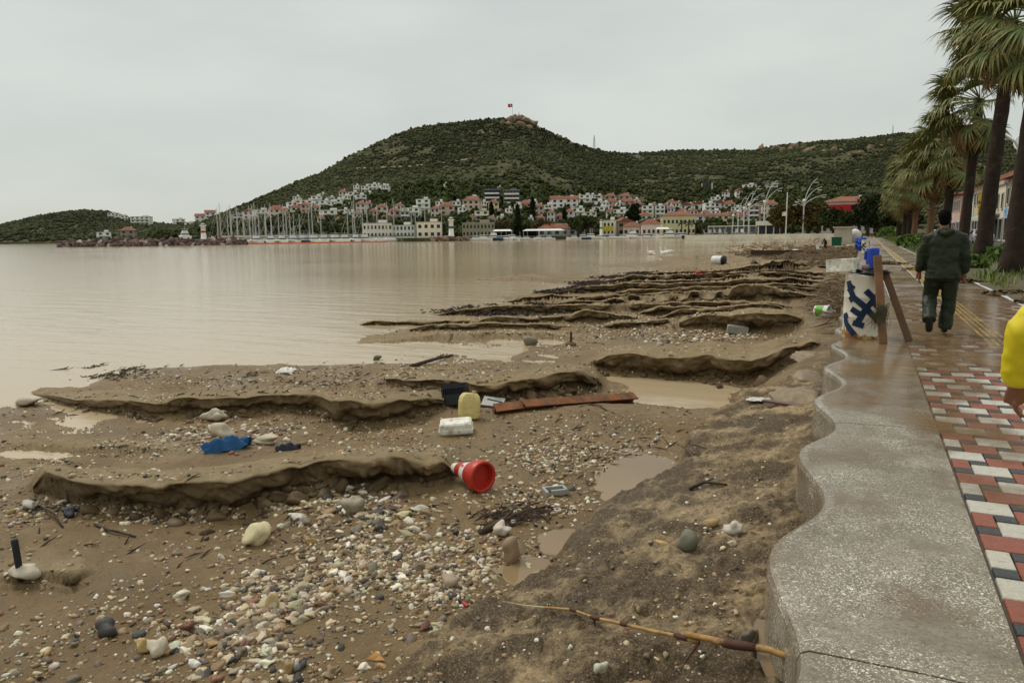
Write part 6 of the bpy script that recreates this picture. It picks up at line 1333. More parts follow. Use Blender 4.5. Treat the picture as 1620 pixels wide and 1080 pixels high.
for k in range(9): MB().box((-.14 + k * .035, -.1, .20), (.013, .012, .1)).build('slat', BLKP, o)
MB().box((0, -.1, .085), (.34, .014, .14)).build('panel', BLKP, o); MB().box((0, -.1, .265), (.34, .014, .04)).build('panel', BLKP, o); MB().box((0, .1, .16), (.34, .014, .29)).build('panel', BLKP, o)
pb = on_beach(780, 642); o = thing('broken_board', 'grey broken plastic panel lying beside the jerrycan', 'panel', pb, rot=(.28, .1, .3)); MB().box((0, 0, .07), (.32, .26, .02)).build('board', pm('grey_panel', (.40, .39, .38), .5, .15, 9, .05), o); MB().box((.02, .02, .083), (.24, .02, .012), rotM(0, 0, -.2)).build('rib', BLKP, o); MB().box((-.1, -.1, .03), (.12, .1, .04)).build('bracket', BLKP, o)
# rusty steel beams
RUST = pm('rusty_steel', (.20, .075, .025), .7, .45, 7, .3, color2=(.11, .055, .03), thresh=(.48, .62))
def ibeam(pa, pb, zoff, w, h, label, n=1):
    a = on_beach(*pa); b_ = on_beach(*pb); a[2] += zoff; b_[2] += zoff; a = Vector(a); b_ = Vector(b_); L_ = (b_ - a).length; d = (b_ - a).normalized(); y = Vector((0, 0, 1)).cross(d).normalized(); z_ = d.cross(y)
    o = thing('steel_beam', label, 'beam'); o.matrix_world = Matrix.Translation(a) @ Matrix((d, y, z_)).transposed().to_4x4() @ Matrix.Rotation(.5, 4, 'X')
    MB().box((L_ / 2, 0, h / 2), (L_, w, .018)).build('flange', RUST, o); MB().box((L_ / 2, 0, -h / 2), (L_, w, .018)).build('flange', RUST, o); MB().box((L_ / 2, 0, 0), (L_, .018, h - .02)).build('web', RUST, o)
ibeam((826, 650), (1003, 636), .06, .15, .12, 'long rusty steel channel beam lying on the sand'); ibeam((782, 655), (852, 646), .05, .16, .10, 'short rusty beam end next to the jerrycan')
# blue cloth
p = on_beach(358, 712); BLUC = pm('blue_cloth', (.02, .09, .22), .75, .3, 9, .4); cx, cy = np.meshgrid(np.linspace(-1, 1, 30), np.linspace(-1, 1, 16)); th = .13 * (1 - .55 * np.abs(cx) ** 1.5) * (1 - np.abs(cy) ** 2) + .045 * fbm(cx * 3, cy * 3, 71, 3) + .03 * np.sin(cx * 7 + cy * 5); X_ = cx * .25 * (1 + .08 * np.sin(cy * 4)); Y_ = cy * .10 * (1 - .5 * np.abs(cx)) + .1 * cx
ii = np.arange(480).reshape(16, 30); Qc = np.stack([ii[:-1, :-1], ii[:-1, 1:], ii[1:, 1:], ii[1:, :-1]], -1).reshape(-1, 4); o = link('blue_cloth', fast_mesh('blue_cloth', np.c_[X_.ravel(), Y_.ravel(), th.ravel()], Qc, BLUC, True), None, p, (0, 0, .55)); tag(o, 'crumpled bright blue cloth lying among the stones', 'cloth'); o.location.z += .02
o = link('dark_cloth', o.data.copy(), None, on_beach(455, 712), (0, 0, .3), (.5, .6, .6)); o.data.materials[0] = pm('navy_rag', (.03, .035, .05), .8, .2, 8, .3); tag(o, 'small dark navy rag right of the blue cloth', 'cloth')
# pipe, cane, lighter, bracket, block
p = on_beach(33, 910); o = thing('pipe_stub', 'short black pipe standing upright in the mud', 'pipe', p, rot=(.03, -.04, 0)); MB().lathe([(.017, .31), (.021, .315), (.023, .31), (.023, -.1)], 14).build('tube', BLKP, o, True); MB().lathe([(.017, .31), (.016, .15), (.001, .15)], 14).build('bore', BLKP, o, True)
CANE = pm('cane', (.36, .21, .07), .5, .35, 9, .15, color2=(.11, .05, .024), thresh=(.48, .6)); KNOT = pm('cane_knot', (.07, .03, .018), .7, .3, 12, .4)
cp = [(862, 968), (905, 975), (940, 992), (985, 1006), (1030, 1022), (1075, 1036), (1105, 1050), (1160, 1058), (1215, 1078), (1270, 1100)]; C3 = []
for k, (a, b_) in enumerate(cp):
    q = on_beach(a, b_); q[2] += .03 + .012 * k; C3.append(Vector(q))
cane = thing('cane_stalk', 'long broken cane stalk lying across the sandy bank', 'cane', C3[5])
def seg(a, b_, r0, r1): return [C3[a].lerp(C3[a + 1], t) - cane.location for t in (0, .5, 1)] if b_ == a + 1 else [C3[k] - cane.location for k in range(a, b_ + 1)]
MB().tube([c - cane.location for c in C3[:7]], [.006, .007, .008, .0085, .009, .0095, .010], 9).build('stalk', CANE, cane, True); MB().tube([C3[6] - cane.location + Vector((-.06, .02, .015)), C3[7] - cane.location, C3[8] - cane.location, C3[9] - cane.location], [.013, .0155, .0155, .015], 10).build('thick_stalk', CANE, cane, True)
for k, r_ in ((1, .011), (2, .011), (3, .012), (5, .013)):
    c = C3[k] - cane.location; d = (C3[k + 1] - C3[k]).normalized(); MB().tube([c - d * .03, c - d * .01, c + d * .02, c + d * .05], [r_ * .7, r_ * 1.05, r_, r_ * .7], 8).build('knot', KNOT, cane, True)
c = C3[7] - cane.location; d = (C3[8] - C3[7]).normalized(); MB().tube([c - d * .05, c - d * .02, c + d * .05, c + d * .1], [.017, .021, .02, .016], 9).build('knot', KNOT, cane, True)
for k in (2, 6): c = C3[k] - cane.location; MB().tube([c, c + Vector((random.uniform(-.05, .05), random.uniform(-.06, .02), -.07)), c + Vector((random.uniform(-.09, .09), random.uniform(-.08, .03), -.13))], [.007, .004, .001], 5).build('rootlet', KNOT, cane)
MB().tube([C3[0] - cane.location, C3[0] - cane.location + Vector((-.12, -.01, -.01)), C3[0] - cane.location + Vector((-.26, -.01, -.015))], [.004, .003, .001], 5).build('straw', pm('straw', (.5, .42, .25), .7, .2, 9, 0), cane)
p = on_beach(732, 955); o = thing('red_lighter', 'small red and black lighter lying on the dark bank edge', 'lighter', p, rot=(.1, .1, -.35)); MB().tube([(0, 0, .015), (.055, 0, .015)], [(.013, .009)] * 2, 10).build('body', REDP, o); MB().box((-.018, 0, .015), (.035, .022, .018)).build('cap', BLKP, o)
p = on_beach(878, 782); o = thing('grey_bracket', 'grey metal bracket frame lying on the gravel', 'bracket', p, .5); GAL = pm('galvanised', (.36, .38, .36), .4, .2, 6, .05, .3)
for c, sz_ in (((0, .08, .03), (.2, .025, .05)), ((-.09, 0, .03), (.025, .16, .05)), ((.04, -.02, .03), (.16, .025, .05)), ((.1, .03, .03), (.025, .1, .05))): MB().box(c, sz_, rotM(0, 0, .2)).build('bar', GAL, o, bevel=.004)
p = on_beach(1166, 527); o = thing('concrete_block', 'grey-green concrete kerb block on the gravel behind the ledge', 'concrete block', p, rot=(.05, .1, .25)); MB().box((0, 0, .09), (.48, .24, .18)).build('block', pm('block_grey', (.27, .27, .23), .8, .2, 6, .2), o, bevel=.01); MB().box((0, -.005, .183), (.4, .18, .012)).build('top_face', pm('block_grey', (.27, .27, .23)), o)
p = on_beach(1083, 640); o = thing('dark_pipe', 'dark pipe end sticking out of the mud by the channel', 'pipe', p, rot=(0, R(84), .1)); MB().lathe([(.0, -.35), (.03, -.35), (.034, .12), (.025, .12), (.022, 0), (.0, 0)], 12).build('tube', BLKP, o, True)
p = on_beach(1236, 642); o = thing('metal_strip', 'brown metal strip lying against the sea wall', 'metal strip', (p[0], p[1], p[2] + .02), -.28); MB().box((.1, 0, .015), (.62, .09, .02)).build('strip', pm('brown_metal', (.13, .07, .055), .4, .2, 6, .05), o); 
SHEET = pm('plastic_sheet', (.55, .5, .44), .25, .25, 12, .5); cx, cy = np.meshgrid(np.linspace(-1, 1, 20), np.linspace(-1, 1, 10)); th = .03 * (1 - cx ** 2) * (1 - cy ** 2) + .02 * fbm(cx * 4, cy * 4, 73, 3); ii = np.arange(200).reshape(10, 20); Qc = np.stack([ii[:-1, :-1], ii[:-1, 1:], ii[1:, 1:], ii[1:, :-1]], -1).reshape(-1, 4)
p = on_beach(1210, 636); o = link('plastic_sheet', fast_mesh('plastic_sheet', np.c_[cx.ravel() * .2, cy.ravel() * .09, th.ravel() + .02], Qc, SHEET, True), None, p, (0, 0, -.2)); tag(o, 'crumpled clear plastic sheet on the brown metal strip', 'plastic sheet')
p = on_beach(453, 590); o = link('white_bag', o.data.copy(), None, p, (.2, 0, .3), (.8, 1.4, 2.2)); o.data.materials[0] = FOAM; tag(o, 'crumpled white plastic bag at the water edge', 'bag')
p = on_beach(595, 1040); mb = MB(); mb.add([(-.05, -.02, .01), (-.01, -.03, .004), (.05, -.05, .012), (.02, -.005, .02), (.0, .05, .014), (-.02, .01, .02)], [(0, 1, 3, 5), (1, 2, 3), (3, 4, 5)]); o = mb.build('fallen_leaf', pm('dry_leaf', (.36, .17, .04), .7, .3, 20, .1), loc=p, rot=(0, 0, .6)); tag(o, 'orange fallen leaf on the smooth wet mud', 'leaf')
# driftwood, twigs, weed
DRIFT = pm('driftwood', (.06, .04, .025), .85, .4, 8, .4)
def stick(pa, pb, r_, label, bend=.05, lift=.03):
    a = Vector(on_beach(*pa)); b_ = Vector(on_beach(*pb)); a.z += lift * .3; b_.z += lift * .3; m_ = a.lerp(b_, .5) + Vector((random.uniform(-bend, bend), random.uniform(-bend, bend), .02)); o = thing('driftwood', label, 'driftwood', a); MB().tube([Vector(), m_ - a, b_ - a], [r_, r_ * .9, r_ * .6], 7).build('branch', DRIFT, o, True); MB().tube([m_ - a, m_ - a + (b_ - a) * .25 + Vector((0, 0, r_ * 1.5))], [r_ * .6, r_ * .25], 5).build('twig', DRIFT, o)
stick((760, 845), (835, 808), .03, 'dark driftwood branch slanting above the tilted slab'); stick((650, 580), (716, 562), .04, 'short log at the edge of the water channel'); stick((70, 590), (118, 585), .03, 'thin branch in the shallow water at left'); stick((130, 578), (175, 582), .03, 'dark driftwood stub in the shallow water'); stick((775, 830), (820, 822), .02, 'thin dark root beside the driftwood branch'); stick((60, 800), (100, 835), .012, 'thin twig line on the mud at left'); stick((150, 830), (215, 850), .012, 'thin half-buried root left below the near ledge'); stick((1090, 775), (1150, 768), .014, 'short twig on the dark bank'); stick((930, 640), (960, 650), .012, 'straw bit by the steel beam')
def twigs(name, spots, label, col, n=160, ln=(.05, .25), r_=.006):
    mb = MB()
    for cx, cy, hx, hy, m_ in spots:
        X_, Y_, Z_, _f, _e = quick_beach(cx + np.random.randn(m_) * hx * .5, cy + np.random.randn(m_) * hy * .5)
        for k in range(m_):
            if X_[k] > -.4 or Z_[k] < SEA_Z - .05: continue
            L_ = random.uniform(*ln); a = random.random() * pi; d = Vector((cos(a), sin(a), random.uniform(-.1, .35))) * L_; c = Vector((X_[k], Y_[k], Z_[k] + .01 + random.random() ** 2 * .1 * (ln[1] > .3))); s = r_ * (1 + hypot(X_[k], Y_[k]) / 12); u = Vector((-sin(a), cos(a), 0)) * s
            mb.add([c - d / 2 - u, c - d / 2 + u, c + d / 2 + u * .4, c + d / 2 - u * .4, c + Vector((0, 0, s * 1.4))], [(0, 1, 4), (1, 2, 4), (2, 3, 4), (3, 0, 4)])
    o = mb.build(name, pm(name + '_mat', col, .85, .5, 6, 0)); tag(o, label, 'debris', kind='stuff')
twigs('dead_weed_debris', [(160, 585, 70, 14, 500), (800, 640, 120, 20, 60), (820, 815, 60, 16, 120), (500, 600, 300, 30, 150), (1000, 700, 150, 60, 50), (400, 820, 300, 60, 60), (1030, 505, 160, 30, 150), (250, 650, 200, 12, 50)], 'dark bits of weed and twigs strewn on the beach', (.05, .032, .02))
twigs('seaweed_debris', [(868, 463, 26, 1.5, 160), (900, 457, 40, 2, 300), (940, 449, 40, 2, 300), (985, 440, 40, 2, 250), (1015, 434, 26, 1.5, 150), (700, 494, 50, 1.5, 120), (780, 491, 50, 1.5, 120), (850, 489, 40, 1.5, 80)], 'dark mats of washed-up seaweed along the waterline', (.035, .022, .018), ln=(.1, .35), r_=.010)
twigs('reed_debris', [(1290, 405, 60, 9, 1500), (1330, 412, 30, 8, 600), (1205, 400, 40, 5, 500), (1260, 415, 60, 5, 400), (1300, 395, 70, 5, 400), (1320, 470, 30, 40, 250)], 'tangle of reeds and broken branches washed against the promenade', (.13, .085, .045), ln=(.3, 1.4), r_=.011)
# dark nest-like hole edge by the wall
# bucket, barrels, boxes further off
p = on_beach(1300, 503); BW = pm('bucket_white', (.66, .66, .64), .4, .08, 6, .03); o = thing('paint_bucket', 'white plastic bucket with a green patch lying by the drum', 'bucket', (p[0], p[1], p[2] + .16), rot=(R(90), 0, R(70)))
MB().lathe([(.0, -.16), (.125, -.16), (.15, .15), (.16, .15), (.16, .17), (.15, .175), (.14, .16), (.118, -.14), (0, -.145)], 24).build('body', BW, o, True)
mb = MB(); rows_ = []
for z_ in np.linspace(-.12, .06, 6): rows_.append([Vector((cos(a), sin(a), 0)) * (.1296 + .0807 * (z_ + .10) + .002) + Vector((0, 0, z_)) for a in np.linspace(pi - 1.3, pi + 1.3 - (z_ + .12) * 6.0, 12)])
mb.loft(rows_, closed=False); mb.build('green_patch', pm('bucket_green', (.10, .38, .03), .5, .1, 6, 0), o); MB().tube([(.15 * cos(a) * 1.05, .02, .16 + .14 * sin(a)) for a in np.linspace(0, pi, 11)], .006, 5).build('handle', BW, o)
p = on_beach(1137, 416); o = thing('washed_drum', 'white drum with a black end lying at the waterline', 'drum', (p[0], p[1], p[2] + .32), rot=(R(90), 0, R(75))); MB().lathe([(0, -.5), (.34, -.5), (.36, -.2), (.345, 0), (.36, .2), (.34, .44), (0, .44)], 20).build('shell', BW, o, True); MB().lathe([(0, .47), (.345, .47), (.35, .3), (.365, .3), (.365, .5), (0, .5)], 20).build('end', BLKP, o, True)
p = on_beach(1106, 430); o = thing('red_scrap', 'small red plastic scrap on the far ledges', 'scrap', p); MB().box((0, 0, .12), (.5, .3, .22), rotM(.2, .1, .5), taper=.7).build('piece', REDP, o)
for k, (px_, py_, s, lab) in enumerate([(1258, 399, (1.1, .5, .4), 'white foam box among the far reeds'), (1336, 388, (1.2, .7, .45), 'white foam lump near the far drums'), (1343, 391, (.9, .6, .5), 'larger white foam block near the far drums'), (1331, 384, (.7, .5, .3), 'small white scrap by the far drums')]):
    p = on_beach(px_, py_); o = thing('foam_scrap', lab, 'foam block', p, random.random(), 'white foam scraps on the far beach'); v, f = rock_shape(2, 1300 + k, .2, True); link('piece', fast_mesh('piece', v, f, FOAM), o, (0, 0, s[2] * .4), None, (s[0] / 2, s[1] / 2, s[2] / 2))
p = on_beach(1200, 399); o = thing('timber_heap', 'heap of orange-brown broken timber on the far sand', 'timber heap', p)
for k in range(26): c = Vector((random.uniform(-3, 3), random.uniform(-1.5, 1.5), random.random() * .8)); MB().box(c, (random.uniform(.8, 2.6), .14, .08), rotM(random.uniform(-.3, .3), random.uniform(-.4, .4), random.random() * 3)).build('plank', pm('raw_timber', (.28, .15, .06), .8, .3, 3, 0), o)
p = on_beach(1228, 403); o = thing('sleeper_beam', 'long dark timber beam lying across the far sand', 'beam', p, .05); MB().box((0, 0, .25), (4.2, .35, .4)).build('beam', DRIFT, o)
# swans
SWN = pm('white_feather', (.78, .77, .74), .7, .05, 8, .1); BEAK = pm('orange_beak', (.5, .16, .02), .5, .1, 8, 0)
for k, (px_, py_, lab) in enumerate([(1050, 403, 'white swan with raised neck nearest the beach'), (1058, 401, 'white swan swimming behind the first one'), (1029, 403, 'white swan farthest from the beach'), (1035, 404, 'small white gull beside the lone swan')]):
    p = unp(px_, py_, SEA_Z); sc_ = .9 if k < 3 else .5; o = thing('swan' if k < 3 else 'gull', lab, 'bird', p, 1.2 + .7 * k); mb = MB()
    mb.tube([(0, -.75, .38), (0, -.5, .3), (0, -.1, .26), (0, .3, .28), (0, .46, .42), (0, .5, .62), (0, .46, .82), (0, .54, .93), (0, .66, .9)], [.02, .16, .27, .2, .085, .06, .055, .07, .03], 10); q = mb.build('body', SWN, o, True); MB().tube([(0, .65, .9), (0, .76, .86)], [.03, .012], 6).build('beak', BEAK, o)
    for sx in (-1, 1): MB().ell((sx * .17, -.2, .36), (.09, .42, .16)).build('wing', SWN, o, True)
    o.scale = (sc_,) * 3
# iron stake
p = on_beach(903, 546); o = thing('iron_stake', 'short rusty stake standing in the water channel', 'stake', p); MB().tube([(0, 0, -.1), (.01, 0, .32)], [.03, .025], 7).build('rod', DRIFT, o); MB().ell((0, 0, .02), (.14, .1, .06)).build('mud_foot', CLOD, o)
# ================================================================== DRUM AND THINGS ON IT
DRW = pm('drum_white', (.66, .61, .50), .5, .1, 6, .08, color2=(.48, .36, .2), thresh=(.62, .72), bscale=20); NAVY = pm('drum_navy', (.008, .022, .06), .5, .25, 8, .05); DRR = pm('drum_rust', (.24, .10, .03), .85, .5, 10, .3, color2=(.5, .36, .18), thresh=(.5, .6))
DX, DY, DR, DH = .02, 11.3, .235, .88
def zoom2drum(zx, zy): return math.asin(max(-.999, min(.999, (zx - 428) / 166))), (942 - zy) / 602 * DH
STR = [[(300, 395), (318, 470), (350, 545), (430, 610), (480, 660), (580, 775)], [(585, 470), (545, 545), (470, 640), (395, 790)], [(345, 432), (305, 500)], [(318, 575), (365, 540)], [(455, 478), (535, 560)], [(525, 590), (588, 660)], [(338, 655), (440, 720)], [(358, 785), (455, 812)], [(282, 715), (298, 800), (335, 850), (378, 905)], [(276, 740), (310, 715)]]
def drum(x, y, label, rz=0.0, name='painted_drum', full=True):
    o = thing(name, label, 'drum', (x, y, .004), rz)
    MB().lathe([(.0, .01), (DR, 0), (DR + .004, .008), (DR, .02), (DR, DH * .33), (DR + .006, DH * .345), (DR, DH * .36), (DR, DH * .64), (DR + .006, DH * .655), (DR, DH * .67), (DR, DH - .02), (DR + .005, DH - .01), (DR, DH), (DR - .02, DH), (DR - .02, DH - .03), (0, DH - .03)], 40).build('shell', DRW, o, True)
    # rusty skirt with a ragged upper edge
    mb = MB(); n = 80; V0 = []; V1 = []
    for k in range(n + 1):
        a = 2 * pi * k / n; h = .03 + .05 * abs(sin(a * 1.5 + 1.0)) * abs(sin(a * 7.3)) + .16 * max(0, cos(a - 3.75)) ** 6 * (.5 + .5 * sin(a * 23)); r_ = DR + .0075; V0.append(Vector((r_ * cos(a), r_ * sin(a), .004))); V1.append(Vector(((r_ - .001) * cos(a), (r_ - .001) * sin(a), h)))
    mb.loft([V0, V1], closed=False); mb.build('rust_skirt', DRR, o, True)
    base = atan2(-y, -x) if full else -pi / 2
    for rep in range(2):
        for st in STR:
            pts = []
            for (a0, b0), (a1, b1) in zip(st[:-1], st[1:]):
                for k in range(6): pts.append((a0 + (a1 - a0) * k / 6, b0 + (b1 - b0) * k / 6))
            pts.append(st[-1]); uv = [(DR * t, v) for t, v in (zoom2drum(*p) for p in pts)]; L_ = []; R_ = []
            for k, (u, v) in enumerate(uv):
                du = uv[min(k + 1, len(uv) - 1)][0] - uv[max(k - 1, 0)][0]; dv = uv[min(k + 1, len(uv) - 1)][1] - uv[max(k - 1, 0)][1]; l = hypot(du, dv) + 1e-9; nx, ny = -dv / l * .040, du / l * .040
                for q, s in ((L_, 1), (R_, -1)):
                    a = base + (u + s * nx) / DR + rep * pi; r_ = DR + .0085; q.append(Vector((r_ * cos(a), r_ * sin(a), max(.02, v + s * ny))))
            MB().loft([list(t) for t in zip(L_, R_)], closed=False).build('painted_stroke', NAVY, o)
    return o
drum(DX, DY, 'white drum with navy cross-hatch pattern and rusty rim on the wall')
BAGM = pm('black_bag', (.012, .012, .014), .3, .3, 7, .5); v, f = rock_shape(3, 1400, .6); v = v.copy(); v[:, 2] = np.where(v[:, 2] < 0, v[:, 2] * .35, v[:, 2]); o = link('black_bag', fast_mesh('black_bag', v * np.array([.2, .17, .06]), f, BAGM, True), None, (DX + .05, DY - .04, DH + .03), (0, .12, 0)); tag(o, 'black plastic bag slumped on top of the patterned drum', 'bag')
o = thing('blue_can', 'tall blue plastic can standing upside down on the patterned drum', 'can', (DX + .10, DY + .08, DH + .07)); BLUP = pm('blue_plastic', (.012, .05, .33), .4, .12, 6, .03)
MB().lathe([(0, 0), (.085, 0), (.09, .01), (.086, .02), (.083, .28), (.078, .30), (.05, .302), (0, .30)], 24).build('body', BLUP, o, True); MB().lathe([(.087, .0), (.093, .0), (.093, .025), (.087, .025)], 24).build('rim', BLKP, o); MB().box((-.09, -.02, .2), (.035, .03, .12)).build('grip', BLUP, o, bevel=.008)
o = thing('foam_box', 'white foam tray resting on the drum and overhanging the beach', 'foam box', (DX - .27, DY - .02, DH + .045), rot=(0, R(-4), R(-20)))
for c, s in (((0, 0, .012), (.40, .2, .024)), ((0, .09, .095), (.40, .022, .17)), ((-.19, 0, .095), (.022, .158, .17)), ((.19, 0, .095), (.022, .158, .17))): MB().box(c, s).build('side', FOAM, o, bevel=.006)
MB().add([(-.19, -.1, .02), (.02, -.1, .02), (.02, -.09, .18), (-.19, -.09, .18), (-.08, -.07, .1)], [(0, 1, 4), (1, 2, 4), (2, 3, 4), (3, 0, 4)]).build('dented_face', FOAM, o); MB().box((.11, -.09, .095), (.17, .022, .17)).build('side', FOAM, o, bevel=.006)
o = thing('small_jar', 'small pinkish jar lying between the foam tray and the blue can', 'jar', (DX - .03, DY + .02, DH + .10), rot=(0, R(86), .1)); MB().lathe([(0, 0), (.04, 0), (.045, .02), (.045, .09), (.03, .1), (0, .1)], 14).build('glass', pm('jar_pink', (.3, .18, .16), .3, .2, 6, 0), o, True); MB().lathe([(0, .1), (.034, .1), (.034, .12), (0, .12)], 14).build('lid', BLKP, o)
# planks leaning on the drum
PLK = pm('old_plank', (.19, .095, .045), .75, .3, 4, .3, color2=(.10, .055, .03), thresh=(.5, .66)); PLK2 = pm('wet_timber', (.13, .07, .035), .5, .35, 4, .3)
def plank(a, b_, w, t, mat, label, roll=0):
    a = Vector(a); b_ = Vector(b_); d = (b_ - a); L_ = d.length; d.normalize(); fw_ = Vector((-_fw[0], -_fw[1], 0)); x_ = fw_.cross(d).normalized() * -1; n_ = d.cross(x_) * -1
    o = thing('plank', label, 'plank'); o.matrix_world = Matrix.Translation(a) @ Matrix((x_, n_, d)).transposed().to_4x4() @ Matrix.Rotation(roll, 4, 'Z')
    mb = MB(); rings = []
    for k in range(9): z_ = L_ * k / 8; q = 1 + .02 * sin(k * 2.1); rings.append([Vector((-w / 2 * q, -t / 2, z_)), Vector((w / 2 * q, -t / 2, z_ + .01 * sin(k))), Vector((w / 2 * q, t / 2, z_ + .01 * sin(k))), Vector((-w / 2 * q, t / 2, z_))])
    mb.loft(rings); mb.build('board', mat, o, bevel=.005); return o
pA = unp(1397, 544, .004); pB = unp(1415, 540, 0)
o = plank((pA[0], pA[1], .01), (DX + .155, DY - .20, 1.15), .105, .035, PLK, 'old brown plank leaning upright against the patterned drum', .1)
pC = unp(1438, 540, .004); o2 = plank((pC[0], pC[1], .012), (DX + .26, DY + .0, .93), .09, .06, PLK2, 'dark wet timber propped at a slant beside the drum', .5)
mb = MB(); c0 = Vector((pA[0] - .02, pA[1] - .06, .5))
for k in range(90):
    a = random.uniform(-.6, 1.2); L_ = random.uniform(.12, .34); s = c0 + Vector((random.uniform(-.08, .06), random.uniform(-.03, .02), random.uniform(-.06, .06))); m_ = s + Vector((random.uniform(-.10, .05), -.03, -L_ * .5)); e = s + Vector((random.uniform(-.18, .08), -.02, -L_)); mb.tube([s, m_, e], [.004, .003, .001], 3)
o = mb.build('weed_strands', pm('dry_weed', (.09, .085, .045), .85, .3, 8, 0)); tag(o, 'strands of dry weed caught on the leaning plank', 'weed')
d2 = drum(.1, 52, 'second patterned drum standing on the wall farther along', -1.2, full=False)
for k, (x, y, lab) in enumerate([(-.1, 60, 'blue plastic barrel beside the second patterned drum'), (-.35, 66, 'blue plastic barrel behind the first blue barrel')]):
    o = thing('blue_barrel', lab, 'barrel', (x, y, .0)); MB().lathe([(0, 0), (.28, 0), (.3, .1), (.29, .3), (.31, .32), (.29, .34), (.29, .6), (.31, .62), (.29, .64), (.29, .85), (.26, .93), (0, .93)], 20).build('shell', BLUP, o, True); MB().lathe([(.0, .93), (.05, .93), (.05, .96), (0, .96)], 10).build('bung', BLKP, o, loc=(.13, 0, 0))
o = thing('kiosk_stand', 'pale grey concrete stand at the far end of the promenade', 'kiosk', (-2.6, 110, -.4)); MB().box((0, 0, 1.1), (2.2, 2, 2.2)).build('body', PALE, o); MB().box((0, 0, 2.3), (2.6, 2.4, .2)).build('top', PALE, o)
o = thing('green_bin', 'dark green bin in front of the grey stand', 'bin', (-3.2, 104, -.5)); MB().box((0, 0, .55), (1.1, .9, 1.0), taper=1.1).build('body', pm('bin_green', (.01, .1, .05), .4, .1, 3, 0), o); MB().box((0, 0, 1.1), (1.26, 1.05, .1)).build('lid', pm('bin_green', (.01, .1, .05)), o)
o = thing('white_tent', 'small white dome beside the grey stand', 'tent', (-1.2, 112, -.2)); MB().ell((0, 0, .9), (.9, .9, 1.0)).build('cover', CHW, o, True); MB().box((0, 0, .1), (1.7, 1.7, .25)).build('base', PALE, o)
o = thing('parked_bicycle', 'thin bicycle leaning near the far bay wall', 'bicycle', (-6.0, 120, -.4), .3)
for yy in (-.55, .55): MB().tube([(yy + .34 * cos(a), 0, .34 + .34 * sin(a)) for a in [k * pi / 9 for k in range(19)]], .03, 5).build('wheel', BLKP, o)
MB().tube([(-.55, 0, .34), (-.15, 0, .8), (.4, 0, .85), (.55, 0, .34)], .025, 5).build('frame', WPAINT, o); MB().tube([(.4, -.25, 1.0), (.4, .25, 1.0)], .02, 5).build('handlebar', BLKP, o); MB().box((-.17, 0, .9), (.25, .12, .06)).build('saddle', BLKP, o)
chair(1297, 92, bz(*unp(1297, 392, -.6)[:2]), 1.0, 'white plastic chair lying by the stooping figure')
# heap of mud and leaves on the paving
LITM = pm('leaf_litter', (.10, .065, .03), .85, .4, 6, 0, attr='Col')
for k, (x, y, r_, lab) in enumerate([(3.05, 19.6, .55, 'heap of leaves and mud at the verge right of the man'), (3.2, 17.6, .4, 'small heap of leaves at the verge'), (2.2, 31, .9, 'drift of mud and leaves across the far paving'), (1.0, 36, .8, 'drift of leaves on the paving beyond the drum'), (2.6, 24, .6, 'low drift of leaves beside the verge')]):
    o = thing('leaf_heap', lab, 'leaf heap', (x, y, .01), group='drifts of leaves on the paving'); m = 260; a = np.random.rand(m) * 6.28; rr = np.random.rand(m) ** .6 * r_; P = np.c_[rr * np.cos(a), rr * np.sin(a) * .7, (.03 + .14 * np.maximum(0, 1 - rr / r_) * np.random.rand(m))]; q = np.array([[-.5, -.25, 0], [.5, -.2, .08], [.45, .25, 0], [-.4, .2, -.05]]); g = scatter_mesh('leaves', [(q, np.array([[0, 1, 2, 3]]))], P, np.full((m, 3), .13), rand_rot(m, .5), np.array([.11, .07, .03]) * np.random.uniform(.4, 1.6, m)[:, None], LITM, kind=None, parent=o)

# ================================================================== PEOPLE
def tex(name, size):
    t = bpy.data.textures.new(name, 'CLOUDS'); t.noise_scale = size; t.noise_depth = 3; return t
WRK = tex('cloth_wrinkles', .12)
def skinned(mb, name, mat, parent, voxel, smooth=6, wr=0.0):
    o = mb.build(name, mat, parent, True); r = o.modifiers.new('remesh', 'REMESH'); r.mode = 'VOXEL'; r.voxel_size = voxel; r.use_smooth_shade = True
    s = o.modifiers.new('smooth', 'SMOOTH'); s.iterations = smooth; s.factor = .5
    if wr: d = o.modifiers.new('wrinkles', 'DISPLACE'); d.texture = WRK; d.strength = wr; d.mid_level = .5; d.texture_coords = 'LOCAL'
    return o
SKIN = pm('skin', (.22, .095, .058), .5, .12, 10, .05)
def hand(mb, W, d, side, out):
    """palm at wrist W pointing along d; out = thumb side"""
    d = d.normalized(); out = out.normalized(); nrm = d.cross(out).normalized()
    mb.tube([W - d * .02, W + d * .03, W + d * .085, W + d * .1], [(.026, .02), (.035, .02), (.042, .018), (.038, .014)], 10)
    for k in range(4):
        b = W + d * .092 + out * (.03 - .02 * k); L_ = (.072, .08, .075, .058)[k]; cu = nrm * side
        mb.tube([b - d * .02, b + d * L_ * .4 + cu * .008, b + d * L_ * .75 + cu * .026, b + d * L_ * .9 + cu * .045], [.0105, .0098, .009, .007], 7)
    mb.tube([W + d * .02 + out * .022, W + d * .055 + out * .052, W + d * .085 + out * .058 + nrm * side * .012, W + d * .105 + out * .054 + nrm * side * .022], [.015, .0135, .011, .008], 7)
def ringz(c, rx, ry, z, n=18, p=2.3): return [Vector((c[0] + rx * abs(cos(t)) ** (2 / p) * (1 if cos(t) > 0 else -1), c[1] + ry * abs(sin(t)) ** (2 / p) * (1 if sin(t) > 0 else -1), z)) for t in [2 * pi * k / n for k in range(n)]]
